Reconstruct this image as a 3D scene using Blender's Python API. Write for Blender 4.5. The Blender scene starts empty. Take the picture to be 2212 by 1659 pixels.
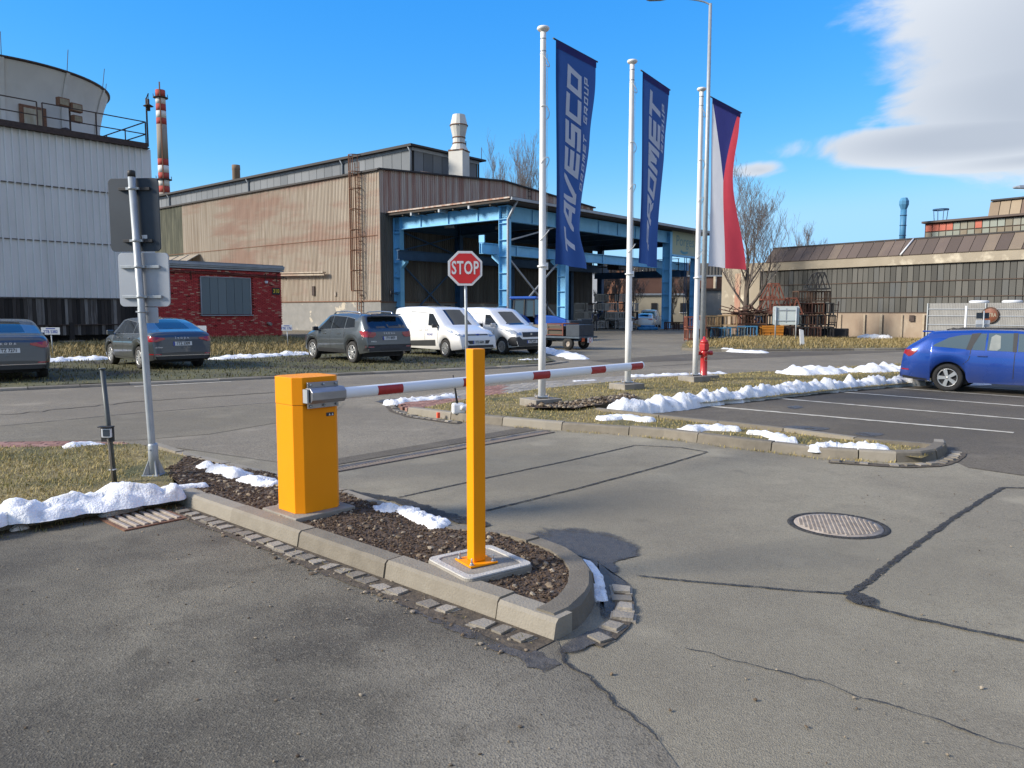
import bpy, bmesh, math, random
from mathutils import Vector, Matrix, noise
R = math.radians
scene = bpy.context.scene
COL = scene.collection

# ------------------------------------------------------------------ camera
CH = 1.72                      # eye height
F_, CX_, CY_, HZ_ = 1662.0, 1106.0, 829.5, 671.0
TH = math.atan((CY_ - HZ_) / F_)
cam = bpy.data.cameras.new('camera')
cam.sensor_width = 36.0
cam.lens = 36.0 * F_ / 2212.0
cam.clip_start = 0.05
cam.clip_end = 6000.0
cam_o = bpy.data.objects.new('camera', cam)
COL.objects.link(cam_o)
cam_o.location = (0, 0, CH)
cam_o.rotation_euler = (math.pi / 2 - TH, 0, 0)
scene.camera = cam_o

# ------------------------------------------------------------------ sky, sun, exposure
SUN_EL, SUN_AZ = 27.0, -104.0     # azimuth from +Y, negative = to the left
world = bpy.data.worlds.new('World')
scene.world = world
world.use_nodes = True
wn = world.node_tree
wn.nodes.clear()
def wnode(t, **k):
    n = wn.nodes.new(t)
    for a, b in k.items():
        setattr(n, a, b)
    return n
def wl(a, b):
    wn.links.new(a, b)
def wmath(op, a, b=None, c=None, clamp=False):
    n = wnode('ShaderNodeMath', operation=op, use_clamp=clamp)
    for i, v in enumerate((a, b, c)):
        if v is None:
            continue
        if isinstance(v, (int, float)):
            n.inputs[i].default_value = v
        else:
            wl(v, n.inputs[i])
    return n.outputs[0]
sky = wnode('ShaderNodeTexSky', sky_type='NISHITA', sun_disc=False)
sky.sun_elevation = R(SUN_EL)
sky.sun_rotation = R(SUN_AZ)
sky.altitude = 200
sky.air_density = 1.0
sky.dust_density = 0.0
sky.ozone_density = 3.0
hsv = wnode('ShaderNodeHueSaturation')
hsv.inputs['Hue'].default_value = 0.508
hsv.inputs['Saturation'].default_value = 1.55
hsv.inputs['Value'].default_value = 1.75
gam = wnode('ShaderNodeGamma'); gam.inputs['Gamma'].default_value = 0.62
wl(sky.outputs[0], gam.inputs['Color'])
wl(gam.outputs[0], hsv.inputs['Color'])
# clear winter azure: grade the channels of the whole dome alike
sps = wnode('ShaderNodeSeparateColor'); wl(hsv.outputs[0], sps.inputs[0])
KD = 0.168
cbs = wnode('ShaderNodeCombineColor')
wl(wmath('SMOOTH_MIN', wmath('MULTIPLY', wmath('POWER', wmath('MULTIPLY', sps.outputs[0], KD), 1.75), 1.66 / KD), 2.3, 0.8), cbs.inputs[0])
wl(wmath('SMOOTH_MIN', wmath('MULTIPLY', sps.outputs[1], 1.06), 4.3, 0.8), cbs.inputs[1])
wl(wmath('MULTIPLY', wmath('POWER', wmath('MULTIPLY', sps.outputs[2], KD), 0.35), 1.075 / KD), cbs.inputs[2])
tc = wnode('ShaderNodeTexCoord')
sep = wnode('ShaderNodeSeparateXYZ')
wl(tc.outputs['Generated'], sep.inputs[0])
# cloud layer: a flat deck seen in perspective, one bank to the right of the view and added unseen ones around
zc = wmath('MAXIMUM', sep.outputs[2], 0.02)
az = wmath('ARCTAN2', sep.outputs[0], sep.outputs[1])
hyp = wmath('SQRT', wmath('ADD', wmath('MULTIPLY', sep.outputs[0], sep.outputs[0]), wmath('MULTIPLY', sep.outputs[1], sep.outputs[1])))
el = wmath('ARCTAN2', sep.outputs[2], hyp)
comb = wnode('ShaderNodeCombineXYZ')
wl(az, comb.inputs[0]); wl(wmath('MULTIPLY', el, 2.2), comb.inputs[1])
n1 = wnode('ShaderNodeTexNoise'); n1.inputs['Scale'].default_value = 6.5; n1.inputs['Detail'].default_value = 7.0; n1.inputs['Roughness'].default_value = 0.56
wl(comb.outputs[0], n1.inputs['Vector']); n1.inputs['Distortion'].default_value = 0.5
n2 = wnode('ShaderNodeTexNoise'); n2.inputs['Scale'].default_value = 2.0; n2.inputs['Detail'].default_value = 3.0
wl(comb.outputs[0], n2.inputs['Vector'])
def blob(a0, e0, ra, re):
    da = wmath('DIVIDE', wmath('SUBTRACT', az, a0), ra)
    de = wmath('DIVIDE', wmath('SUBTRACT', el, e0), re)
    return wmath('SUBTRACT', 1.0, wmath('SQRT', wmath('ADD', wmath('MULTIPLY', da, da), wmath('MULTIPLY', de, de))))
def smooth(x, a, b):
    n = wnode('ShaderNodeMapRange', interpolation_type='SMOOTHSTEP')
    wl(x, n.inputs['Value'])
    n.inputs['From Min'].default_value = a; n.inputs['From Max'].default_value = b
    return n.outputs[0]
bank = wmath('MAXIMUM', blob(1.03, 0.33, 0.67, 0.27), blob(0.90, 0.215, 0.54, 0.085))
bank = wmath('MAXIMUM', bank, blob(0.76, 0.26, 0.40, 0.16))
bank = wmath('MAXIMUM', bank, blob(0.66, 0.225, 0.27, 0.075))
bank = wmath('MAXIMUM', bank, wmath('MULTIPLY', blob(0.55, 0.186, 0.24, 0.032), 0.9))
bank = wmath('MAXIMUM', bank, wmath('MULTIPLY', blob(0.60, 0.158, 0.16, 0.014), 0.55))
bank = wmath('MAXIMUM', bank, wmath('MULTIPLY', blob(0.305, 0.168, 0.05, 0.014), 0.42))
bank = wmath('MAXIMUM', bank, wmath('MULTIPLY', blob(2.6, 0.5, 0.7, 0.30), 1.0))
bank = wmath('MAXIMUM', bank, wmath('MULTIPLY', blob(-2.3, 0.4, 0.5, 0.16), 1.0))
# unseen broken cloud, added over the rest of the sky as neutral fill; the view itself looks into a clear gap
nb_ = wnode('ShaderNodeTexNoise'); nb_.inputs['Scale'].default_value = 1.9; nb_.inputs['Detail'].default_value = 3.0; nb_.inputs['Roughness'].default_value = 0.5
wl(tc.outputs['Generated'], nb_.inputs['Vector'])
gap = wmath('MAXIMUM', wmath('ADD', blob(-0.12, 0.20, 0.95, 0.62), 0.12), 0.0)
fill_cloud = wmath('SUBTRACT', wmath('MULTIPLY', wmath('SUBTRACT', nb_.outputs['Fac'], 0.44), 5.0), wmath('MULTIPLY', gap, 6.0))
bank = wmath('MAXIMUM', bank, wmath('MINIMUM', fill_cloud, 0.7))
dens = wmath('ADD', bank, wmath('MULTIPLY', wmath('SUBTRACT', n1.outputs['Fac'], 0.5), 0.78))
mask = smooth(dens, 0.06, 0.27)
shade = wmath('ADD', wmath('MULTIPLY', smooth(bank, 0.0, 0.65), 0.6), wmath('MULTIPLY', n2.outputs['Fac'], 0.35))
ramp = wnode('ShaderNodeMix', data_type='RGBA')
wl(shade, ramp.inputs['Factor'])
ramp.inputs['A'].default_value = (4.9, 5.15, 5.5, 1)
ramp.inputs['B'].default_value = (2.5, 2.8, 3.35, 1)
mixc = wnode('ShaderNodeMix', data_type='RGBA')
wl(wmath('MULTIPLY', mask, 0.96), mixc.inputs['Factor'])
wl(cbs.outputs[0], mixc.inputs['A']); wl(ramp.outputs['Result'], mixc.inputs['B'])
bg = wnode('ShaderNodeBackground')
bg.inputs['Strength'].default_value = 0.10
wl(mixc.outputs['Result'], bg.inputs['Color'])
wo = wnode('ShaderNodeOutputWorld')
wl(bg.outputs[0], wo.inputs[0])

sun = bpy.data.lights.new('sun', 'SUN')
sun.energy = 3.3
sun.angle = R(15.0)
sun.color = (1.0, 0.93, 0.83)
sun_o = bpy.data.objects.new('sun', sun)
COL.objects.link(sun_o)
ld = Vector((math.sin(R(SUN_AZ)) * math.cos(R(SUN_EL)), math.cos(R(SUN_AZ)) * math.cos(R(SUN_EL)), math.sin(R(SUN_EL))))
sun_o.rotation_euler = ld.to_track_quat('Z', 'Y').to_euler()
sun_o.location = (-20, 0, 20)

cy = scene.cycles
cy.max_bounces = 6; cy.diffuse_bounces = 3; cy.glossy_bounces = 3; cy.transmission_bounces = 3; cy.transparent_max_bounces = 8
cy.caustics_reflective = False; cy.caustics_refractive = False
vs = scene.view_settings
vs.view_transform = 'Standard'
vs.look = 'None'
vs.exposure = 0.84
vs.gamma = 1.0
vs.use_curve_mapping = False

# ------------------------------------------------------------------ survey helpers
def at(px, py, z=0.0):
    """ground position (at height z) of a point measured in the photograph"""
    u = (px - CX_) / F_; v = -(py - CY_) / F_
    c, s = math.cos(TH), math.sin(TH)
    d = (u, c + v * s, -s + v * c)
    t = (z - CH) / d[2]
    return Vector((d[0] * t, d[1] * t, z))
def at_y(px, py, Y):
    u = (px - CX_) / F_; v = -(py - CY_) / F_
    c, s = math.cos(TH), math.sin(TH)
    d = (u, c + v * s, -s + v * c)
    t = Y / d[1]
    return Vector((d[0] * t, Y, CH + d[2] * t))

# ------------------------------------------------------------------ object helpers
def tag(o, label=None, cat=None, group=None, kind=None):
    if label: o['label'] = label
    if cat: o['category'] = cat
    if group: o['group'] = group
    if kind: o['kind'] = kind
    return o
def empty(name, loc=(0, 0, 0), rz=0.0, label=None, cat=None, group=None, kind=None):
    o = bpy.data.objects.new(name, None)
    COL.objects.link(o)
    o.location = loc
    o.rotation_euler = (0, 0, rz)
    o.empty_display_size = 0.1
    return tag(o, label, cat, group, kind)
def link_mesh(name, me, parent=None, loc=None, rot=None, scale=None):
    o = bpy.data.objects.new(name, me)
    COL.objects.link(o)
    if parent: o.parent = parent
    if loc is not None: o.location = loc
    if rot is not None: o.rotation_euler = rot
    if scale is not None: o.scale = scale
    return o
def copy_tree(o, parent=None):
    c = o.copy(); COL.objects.link(c); c.parent = parent
    for ch in list(o.children):
        copy_tree(ch, c)
    return c

class MB:
    """collects simple solids into one mesh"""
    def __init__(s):
        s.v = []; s.f = []; s.m = []; s.sm = []
    def add(s, vs_, fs, mi=0, smooth=False):
        b = len(s.v)
        s.v += [tuple(p) for p in vs_]
        for f in fs:
            s.f.append([b + i for i in f]); s.m.append(mi); s.sm.append(smooth)
        return s
    def box(s, c, d, rz=0.0, mi=0, M=None, taper=1.0):
        x, y, z = d[0] / 2, d[1] / 2, d[2] / 2
        P = []
        for k, (sx, sy, sz) in enumerate([(-1,-1,-1),(1,-1,-1),(1,1,-1),(-1,1,-1),(-1,-1,1),(1,-1,1),(1,1,1),(-1,1,1)]):
            q = taper if sz > 0 else 1.0
            P.append(Vector((sx * x * q, sy * y * q, sz * z)))
        if M is not None: P = [M @ p for p in P]
        elif rz:
            m = Matrix.Rotation(rz, 3, 'Z'); P = [m @ p for p in P]
        c = Vector(c)
        return s.add([p + c for p in P], [(0,3,2,1),(4,5,6,7),(0,1,5,4),(1,2,6,5),(2,3,7,6),(3,0,4,7)], mi)
    def bar(s, a, b, w, h=None, mi=0, up=(0, 0, 1)):
        """rectangular bar between two points"""
        a = Vector(a); b = Vector(b); h = h or w
        d = (b - a)
        if d.length < 1e-6: return s
        d.normalize(); up = Vector(up)
        if abs(d.dot(up)) > 0.98: up = Vector((0, 1, 0))
        r = d.cross(up).normalized() * (w / 2); u = r.cross(d).normalized() * (h / 2)
        P = [a - r - u, a + r - u, a + r + u, a - r + u, b - r - u, b + r - u, b + r + u, b - r + u]
        return s.add(P, [(0,1,2,3),(7,6,5,4),(0,4,5,1),(1,5,6,2),(2,6,7,3),(3,7,4,0)], mi)
    def tube(s, pts, rad, n=8, mi=0, cap=True, smooth=True):
        pts = [Vector(p) for p in pts]
        if isinstance(rad, (int, float)): rad = [rad] * len(pts)
        ref = Vector((0, 0, 1))
        d0 = (pts[-1] - pts[0]).normalized()
        if abs(d0.dot(ref)) > 0.9: ref = Vector((1, 0, 0))
        V = []
        for i, p in enumerate(pts):
            d = (pts[min(i + 1, len(pts) - 1)] - pts[max(i - 1, 0)]).normalized()
            a = d.cross(ref).normalized(); b = d.cross(a).normalized()
            for k in range(n):
                t = 2 * math.pi * k / n
                V.append(p + (a * math.cos(t) + b * math.sin(t)) * rad[i])
        Fs = []
        for i in range(len(pts) - 1):
            for k in range(n):
                Fs.append((i*n+k, i*n+(k+1) % n, (i+1)*n+(k+1) % n, (i+1)*n+k))
        s.add(V, Fs, mi, smooth)
        if cap:
            b = len(s.v) - len(V)
            s.f.append([b + k for k in range(n)][::-1]); s.m.append(mi); s.sm.append(False)
            s.f.append([b + (len(pts)-1)*n + k for k in range(n)]); s.m.append(mi); s.sm.append(False)
        return s
    def lathe(s, prof, c=(0, 0, 0), n=20, mi=0, axis='Z', smooth=True, cap=True):
        c = Vector(c); V = []
        for (r, z) in prof:
            for k in range(n):
                t = 2 * math.pi * k / n
                if axis == 'Z': V.append(c + Vector((r*math.cos(t), r*math.sin(t), z)))
                elif axis == 'Y': V.append(c + Vector((r*math.cos(t), z, r*math.sin(t))))
                else: V.append(c + Vector((z, r*math.cos(t), r*math.sin(t))))
        Fs = []
        for i in range(len(prof) - 1):
            for k in range(n):
                Fs.append((i*n+k, i*n+(k+1) % n, (i+1)*n+(k+1) % n, (i+1)*n+k))
        s.add(V, Fs, mi, smooth)
        if cap:
            b = len(s.v) - len(V); L = len(prof) - 1
            if prof[0][0] > 1e-4: s.f.append([b+k for k in range(n)][::-1]); s.m.append(mi); s.sm.append(False)
            if prof[L][0] > 1e-4: s.f.append([b+L*n+k for k in range(n)]); s.m.append(mi); s.sm.append(False)
        return s
    def prism(s, poly, z0, z1, mi=0, M=None):
        """polygon (x,y) list extruded z0..z1 ; M maps the points"""
        n = len(poly)
        V = [Vector((p[0], p[1], z0)) for p in poly] + [Vector((p[0], p[1], z1)) for p in poly]
        if M is not None: V = [M @ p for p in V]
        return s.add(V, [tuple(range(n))[::-1], tuple(range(n, 2*n))] + [(i, (i+1) % n, n+(i+1) % n, n+i) for i in range(n)], mi)
    def mesh(s, name, mats):
        me = bpy.data.meshes.new(name)
        me.from_pydata(s.v, [], s.f)
        if not isinstance(mats, (list, tuple)): mats = [mats]
        for m in mats: me.materials.append(m)
        me.polygons.foreach_set('material_index', s.m)
        me.polygons.foreach_set('use_smooth', s.sm)
        me.update()
        return me
    def build(s, name, mats, parent=None, loc=None, rot=None, fix=True, bevel=0.0):
        me = s.mesh(name, mats)
        if fix or bevel:
            bm = bmesh.new(); bm.from_mesh(me)
            if fix: bmesh.ops.recalc_face_normals(bm, faces=bm.faces)
            if bevel:
                es = [e for e in bm.edges if len(e.link_faces) == 2 and e.calc_face_angle(0) > 0.6]
                bmesh.ops.bevel(bm, geom=es, offset=bevel, segments=2, affect='EDGES', profile=0.5, clamp_overlap=True)
            bm.to_mesh(me); bm.free()
        return link_mesh(name, me, parent, loc, rot)

def nz(x, y, z=0.0, sc=1.0):
    return noise.noise(Vector((x * sc, y * sc, z * sc)))
def fbm(x, y, z=0.0, sc=1.0, oc=4):
    t = 0; a = 1; n = 0
    for i in range(oc):
        t += a * noise.noise(Vector((x*sc, y*sc, z*sc + i*7.3))); n += a; a *= 0.5; sc *= 2.1
    return t / n

# ------------------------------------------------------------------ materials
def new_mat(name):
    m = bpy.data.materials.new(name); m.use_nodes = True
    nt = m.node_tree
    for n in list(nt.nodes): nt.nodes.remove(n)
    out = nt.nodes.new('ShaderNodeOutputMaterial')
    b = nt.nodes.new('ShaderNodeBsdfPrincipled')
    nt.links.new(b.outputs[0], out.inputs[0])
    return m, nt, b
def N(nt, t, **k):
    n = nt.nodes.new(t)
    for a, v in k.items():
        if a.startswith('in_'):
            n.inputs[a[3:].replace('_', ' ')].default_value = v
        else: setattr(n, a, v)
    return n
def c4(c): return (c[0], c[1], c[2], 1.0)
def pm(name, c1, c2=None, sc=6.0, rough=0.7, metal=0.0, bump=0.0, bsc=40.0, stretch=(1, 1, 1), lo=0.35, hi=0.65, c3=None, sc3=1.5, f3=(0.5, 0.7), coat=0.0, spec=0.5, rvar=0.12, world=False, detail=5.0, rgh=0.55):
    """procedural paint/mineral: two-tone fractal noise, an optional third stain colour, fine relief"""
    m, nt, b = new_mat(name)
    L = nt.links.new
    tcn = N(nt, 'ShaderNodeTexCoord')
    mp = N(nt, 'ShaderNodeMapping'); mp.inputs['Scale'].default_value = stretch
    if world:
        ge = N(nt, 'ShaderNodeNewGeometry'); L(ge.outputs['Position'], mp.inputs[0])
    else:
        L(tcn.outputs['Object'], mp.inputs[0])
    c2 = c2 or tuple(min(1, x * 0.82) for x in c1)
    n = N(nt, 'ShaderNodeTexNoise'); n.inputs['Scale'].default_value = sc; n.inputs['Detail'].default_value = detail; n.inputs['Roughness'].default_value = rgh
    L(mp.outputs[0], n.inputs['Vector'])
    mr = N(nt, 'ShaderNodeMapRange'); mr.inputs['From Min'].default_value = lo; mr.inputs['From Max'].default_value = hi
    L(n.outputs['Fac'], mr.inputs['Value'])
    mx = N(nt, 'ShaderNodeMix', data_type='RGBA'); mx.inputs['A'].default_value = c4(c1); mx.inputs['B'].default_value = c4(c2)
    L(mr.outputs[0], mx.inputs['Factor'])
    colour = mx.outputs['Result']
    if c3:
        n3 = N(nt, 'ShaderNodeTexNoise'); n3.inputs['Scale'].default_value = sc3; n3.inputs['Detail'].default_value = 6.0; n3.inputs['Roughness'].default_value = 0.6
        L(mp.outputs[0], n3.inputs['Vector'])
        m3 = N(nt, 'ShaderNodeMapRange'); m3.inputs['From Min'].default_value = f3[0]; m3.inputs['From Max'].default_value = f3[1]
        L(n3.outputs['Fac'], m3.inputs['Value'])
        x3 = N(nt, 'ShaderNodeMix', data_type='RGBA'); x3.inputs['B'].default_value = c4(c3)
        L(m3.outputs[0], x3.inputs['Factor']); L(colour, x3.inputs['A']); colour = x3.outputs['Result']
    L(colour, b.inputs['Base Color'])
    rr = N(nt, 'ShaderNodeMapRange'); rr.inputs['To Min'].default_value = max(0.02, rough - rvar); rr.inputs['To Max'].default_value = min(1, rough + rvar)
    L(n.outputs['Fac'], rr.inputs['Value']); L(rr.outputs[0], b.inputs['Roughness'])
    b.inputs['Metallic'].default_value = metal
    b.inputs['Specular IOR Level'].default_value = spec
    if coat: b.inputs['Coat Weight'].default_value = coat; b.inputs['Coat Roughness'].default_value = 0.05
    if bump:
        nb = N(nt, 'ShaderNodeTexNoise'); nb.inputs['Scale'].default_value = bsc; nb.inputs['Detail'].default_value = 4.0
        L(mp.outputs[0], nb.inputs['Vector'])
        bp = N(nt, 'ShaderNodeBump'); bp.inputs['Strength'].default_value = min(1.0, bump); bp.inputs['Distance'].default_value = 0.02
        L(nb.outputs['Fac'], bp.inputs['Height']); L(bp.outputs[0], b.inputs['Normal'])
    return m
def island_mat(name, cols, rough=0.8, sub=0.0, noise_amt=0.0, nsc=4.0, transl=0.0):
    """colour picked per loose piece (blades, stones, bricks)"""
    m, nt, b = new_mat(name)
    L = nt.links.new
    g = N(nt, 'ShaderNodeNewGeometry')
    cr = N(nt, 'ShaderNodeValToRGB')
    e = cr.color_ramp.elements
    while len(e) < len(cols): e.new(0.5)
    for i, c in enumerate(cols):
        e[i].position = i / (len(cols) - 1); e[i].color = c4(c)
    if noise_amt:
        tn = N(nt, 'ShaderNodeTexNoise'); tn.inputs['Scale'].default_value = nsc; tn.inputs['Detail'].default_value = 4
        L(g.outputs['Position'], tn.inputs['Vector'])
        ma = N(nt, 'ShaderNodeMath', operation='MULTIPLY_ADD'); ma.inputs[1].default_value = noise_amt; ma.inputs[2].default_value = -noise_amt / 2
        L(tn.outputs['Fac'], ma.inputs[0])
        ad = N(nt, 'ShaderNodeMath', operation='ADD', use_clamp=True)
        L(ma.outputs[0], ad.inputs[0]); L(g.outputs['Random Per Island'], ad.inputs[1])
        L(ad.outputs[0], cr.inputs[0])
    else:
        L(g.outputs['Random Per Island'], cr.inputs[0])
    L(cr.outputs[0], b.inputs['Base Color'])
    b.inputs['Roughness'].default_value = rough
    b.inputs['Specular IOR Level'].default_value = 0.25
    return m
def object_mat(name, cols, rough=0.8, metal=0.0, sc=5.0, amt=0.25, bump=0.0, stretch=(1, 1, 1), bsc=30.0, spec=0.4):
    """colour picked per object, plus noise"""
    m, nt, b = new_mat(name)
    L = nt.links.new
    oi = N(nt, 'ShaderNodeObjectInfo')
    tcn = N(nt, 'ShaderNodeTexCoord'); mp = N(nt, 'ShaderNodeMapping'); mp.inputs['Scale'].default_value = stretch
    L(tcn.outputs['Object'], mp.inputs[0])
    off = N(nt, 'ShaderNodeVectorMath', operation='ADD')
    sc_ = N(nt, 'ShaderNodeMath', operation='MULTIPLY'); sc_.inputs[1].default_value = 57.0
    L(oi.outputs['Random'], sc_.inputs[0]); L(mp.outputs[0], off.inputs[0]); L(sc_.outputs[0], off.inputs[1])
    tn = N(nt, 'ShaderNodeTexNoise'); tn.inputs['Scale'].default_value = sc; tn.inputs['Detail'].default_value = 6; tn.inputs['Roughness'].default_value = 0.6
    L(off.outputs[0], tn.inputs['Vector'])
    ma = N(nt, 'ShaderNodeMath', operation='MULTIPLY_ADD'); ma.inputs[1].default_value = amt * 2; ma.inputs[2].default_value = -amt
    L(tn.outputs['Fac'], ma.inputs[0])
    ad = N(nt, 'ShaderNodeMath', operation='ADD', use_clamp=True)
    L(ma.outputs[0], ad.inputs[0]); L(oi.outputs['Random'], ad.inputs[1])
    cr = N(nt, 'ShaderNodeValToRGB'); e = cr.color_ramp.elements
    while len(e) < len(cols): e.new(0.5)
    for i, c in enumerate(cols):
        e[i].position = i / (len(cols) - 1); e[i].color = c4(c)
    L(ad.outputs[0], cr.inputs[0]); L(cr.outputs[0], b.inputs['Base Color'])
    b.inputs['Roughness'].default_value = rough; b.inputs['Metallic'].default_value = metal
    b.inputs['Specular IOR Level'].default_value = spec
    if bump:
        nb = N(nt, 'ShaderNodeTexNoise'); nb.inputs['Scale'].default_value = bsc; nb.inputs['Detail'].default_value = 4
        L(off.outputs[0], nb.inputs['Vector'])
        bp = N(nt, 'ShaderNodeBump'); bp.inputs['Strength'].default_value = bump; bp.inputs['Distance'].default_value = 0.01
        L(nb.outputs['Fac'], bp.inputs['Height']); L(bp.outputs[0], b.inputs['Normal'])
    return m
def car_paint(name, c, flake=0.35, rough=0.25):
    m, nt, b = new_mat(name)
    b.inputs['Base Color'].default_value = c4(c)
    b.inputs['Metallic'].default_value = flake; b.inputs['Roughness'].default_value = rough
    b.inputs['Coat Weight'].default_value = 1.0; b.inputs['Coat Roughness'].default_value = 0.03
    L = nt.links.new
    tcn = N(nt, 'ShaderNodeTexCoord'); tn = N(nt, 'ShaderNodeTexNoise'); tn.inputs['Scale'].default_value = 2.0; tn.inputs['Detail'].default_value = 8
    L(tcn.outputs['Object'], tn.inputs['Vector'])
    mr = N(nt, 'ShaderNodeMapRange'); mr.inputs['To Min'].default_value = rough - 0.06; mr.inputs['To Max'].default_value = rough + 0.12
    L(tn.outputs['Fac'], mr.inputs['Value']); L(mr.outputs[0], b.inputs['Roughness'])
    # road film towards the sills
    sp = N(nt, 'ShaderNodeSeparateXYZ'); L(tcn.outputs['Object'], sp.inputs[0])
    dz = N(nt, 'ShaderNodeMapRange'); dz.inputs['From Min'].default_value = 0.75; dz.inputs['From Max'].default_value = 0.2; dz.inputs['To Max'].default_value = 0.55
    L(sp.outputs[2], dz.inputs['Value'])
    mu = N(nt, 'ShaderNodeMath', operation='MULTIPLY'); L(dz.outputs[0], mu.inputs[0]); L(tn.outputs['Fac'], mu.inputs[1])
    mx = N(nt, 'ShaderNodeMix', data_type='RGBA'); mx.inputs['A'].default_value = c4(c); mx.inputs['B'].default_value = (0.17, 0.155, 0.135, 1)
    L(mu.outputs[0], mx.inputs['Factor']); L(mx.outputs['Result'], b.inputs['Base Color'])
    return m
def asphalt(name, c, c_l, c_d, patch=0.35, sc=90.0, pebble=0.5, worn=None):
    """bitumen with grit, worn patches and faint tyre polish; colours are linear albedo"""
    m, nt, b = new_mat(name)
    L = nt.links.new
    g = N(nt, 'ShaderNodeNewGeometry')
    def tex(s, d=4.0, r=0.55):
        t = N(nt, 'ShaderNodeTexNoise'); t.inputs['Scale'].default_value = s; t.inputs['Detail'].default_value = d; t.inputs['Roughness'].default_value = r
        L(g.outputs['Position'], t.inputs['Vector']); return t.outputs['Fac']
    def rng(v, a, b_, x=0.0, y=1.0):
        n = N(nt, 'ShaderNodeMapRange'); n.inputs['From Min'].default_value = a; n.inputs['From Max'].default_value = b_
        n.inputs['To Min'].default_value = x; n.inputs['To Max'].default_value = y
        L(v, n.inputs['Value']); return n.outputs[0]
    def mix(f, a, b_):
        n = N(nt, 'ShaderNodeMix', data_type='RGBA'); L(f, n.inputs['Factor'])
        for k, v in (('A', a), ('B', b_)):
            if isinstance(v, tuple): n.inputs[k].default_value = c4(v)
            else: L(v, n.inputs[k])
        return n.outputs['Result']
    big = tex(0.55, 4.0, 0.6); mid = tex(3.1, 3.0, 0.6)
    col = mix(rng(big, 0.40, 0.66), c, c_l)
    if worn:
        # older, paler surfacing towards the lane (a wear boundary with a ragged edge of its own)
        spx = N(nt, 'ShaderNodeSeparateXYZ'); L(g.outputs['Position'], spx.inputs[0])
        wv = N(nt, 'ShaderNodeMath', operation='MULTIPLY_ADD'); wv.inputs[1].default_value = 2.6
        L(big, wv.inputs[0]); L(spx.outputs[0], wv.inputs[2])
        col = mix(rng(wv.outputs[0], worn[0], worn[1]), col, mix(rng(big, 0.40, 0.66), worn[2], worn[3]))
    col = mix(rng(mid, 0.50, 0.72, 0.0, 0.45), col, c_d)
    vo = N(nt, 'ShaderNodeTexVoronoi'); vo.inputs['Scale'].default_value = sc
    L(g.outputs['Position'], vo.inputs['Vector'])
    sp = N(nt, 'ShaderNodeSeparateColor'); L(vo.outputs['Color'], sp.inputs[0])
    col = mix(rng(sp.outputs[0], 0.72, 1.0, 0.0, pebble), col, tuple(min(1, x * 2.0) for x in c_l))
    col = mix(rng(sp.outputs[1], 0.70, 1.0, 0.0, pebble + 0.2), col, tuple(x * 0.32 for x in c_d))
    gr = tex(sc * 1.9, 3.0)
    col = mix(rng(gr, 0.35, 0.7, 0.0, 0.22), col, tuple(x * 0.5 for x in c_d))
    st = tex(1.4, 3.0, 0.4)
    col = mix(rng(st, 0.60, 0.72, 0.0, 0.40), col, tuple(x * 1.35 for x in c_l))
    drip = tex(2.3, 2.0, 0.4)
    col = mix(rng(drip, 0.70, 0.78, 0.0, 0.5), col, tuple(x * 0.55 for x in c_d))
    wide = tex(0.21, 3.0, 0.5)
    col = mix(rng(wide, 0.44, 0.60, 0.0, 0.55), col, tuple(x * 0.70 for x in c))
    L(col, b.inputs['Base Color'])
    L(rng(big, 0.3, 0.7, 0.80, 0.95), b.inputs['Roughness'])
    b.inputs['Specular IOR Level'].default_value = 0.3
    bp = N(nt, 'ShaderNodeBump'); bp.inputs['Strength'].default_value = 0.42; bp.inputs['Distance'].default_value = 0.010
    ad = N(nt, 'ShaderNodeMath', operation='ADD'); L(vo.outputs['Distance'], ad.inputs[0]); L(gr, ad.inputs[1])
    L(ad.outputs[0], bp.inputs['Height']); L(bp.outputs[0], b.inputs['Normal'])
    return m
def cloth(name, c, tr=0.45):
    m, nt, b = new_mat(name)
    L = nt.links.new
    tcn = N(nt, 'ShaderNodeTexCoord')
    tn = N(nt, 'ShaderNodeTexNoise'); tn.inputs['Scale'].default_value = 3.0; tn.inputs['Detail'].default_value = 5
    L(tcn.outputs['Object'], tn.inputs['Vector'])
    mx = N(nt, 'ShaderNodeMix', data_type='RGBA'); mx.inputs['A'].default_value = c4(tuple(x * 0.88 for x in c)); mx.inputs['B'].default_value = c4(tuple(min(1, x * 1.1) for x in c))
    L(tn.outputs['Fac'], mx.inputs['Factor'])
    L(mx.outputs['Result'], b.inputs['Base Color']); b.inputs['Roughness'].default_value = 0.85; b.inputs['Specular IOR Level'].default_value = 0.2
    t = N(nt, 'ShaderNodeBsdfTranslucent'); L(mx.outputs['Result'], t.inputs['Color'])
    ms = N(nt, 'ShaderNodeMixShader'); ms.inputs[0].default_value = tr
    out = [n for n in nt.nodes if n.type == 'OUTPUT_MATERIAL'][0]
    L(b.outputs[0], ms.inputs[1]); L(t.outputs[0], ms.inputs[2]); L(ms.outputs[0], out.inputs[0])
    return m
def glass_dark(name, c=(0.015, 0.018, 0.02), rough=0.03, alpha=1.0):
    m, nt, b = new_mat(name)
    b.inputs['Base Color'].default_value = c4(c); b.inputs['Roughness'].default_value = rough
    b.inputs['Specular IOR Level'].default_value = 0.9
    if alpha < 1: b.inputs['Alpha'].default_value = alpha
    return m

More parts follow.
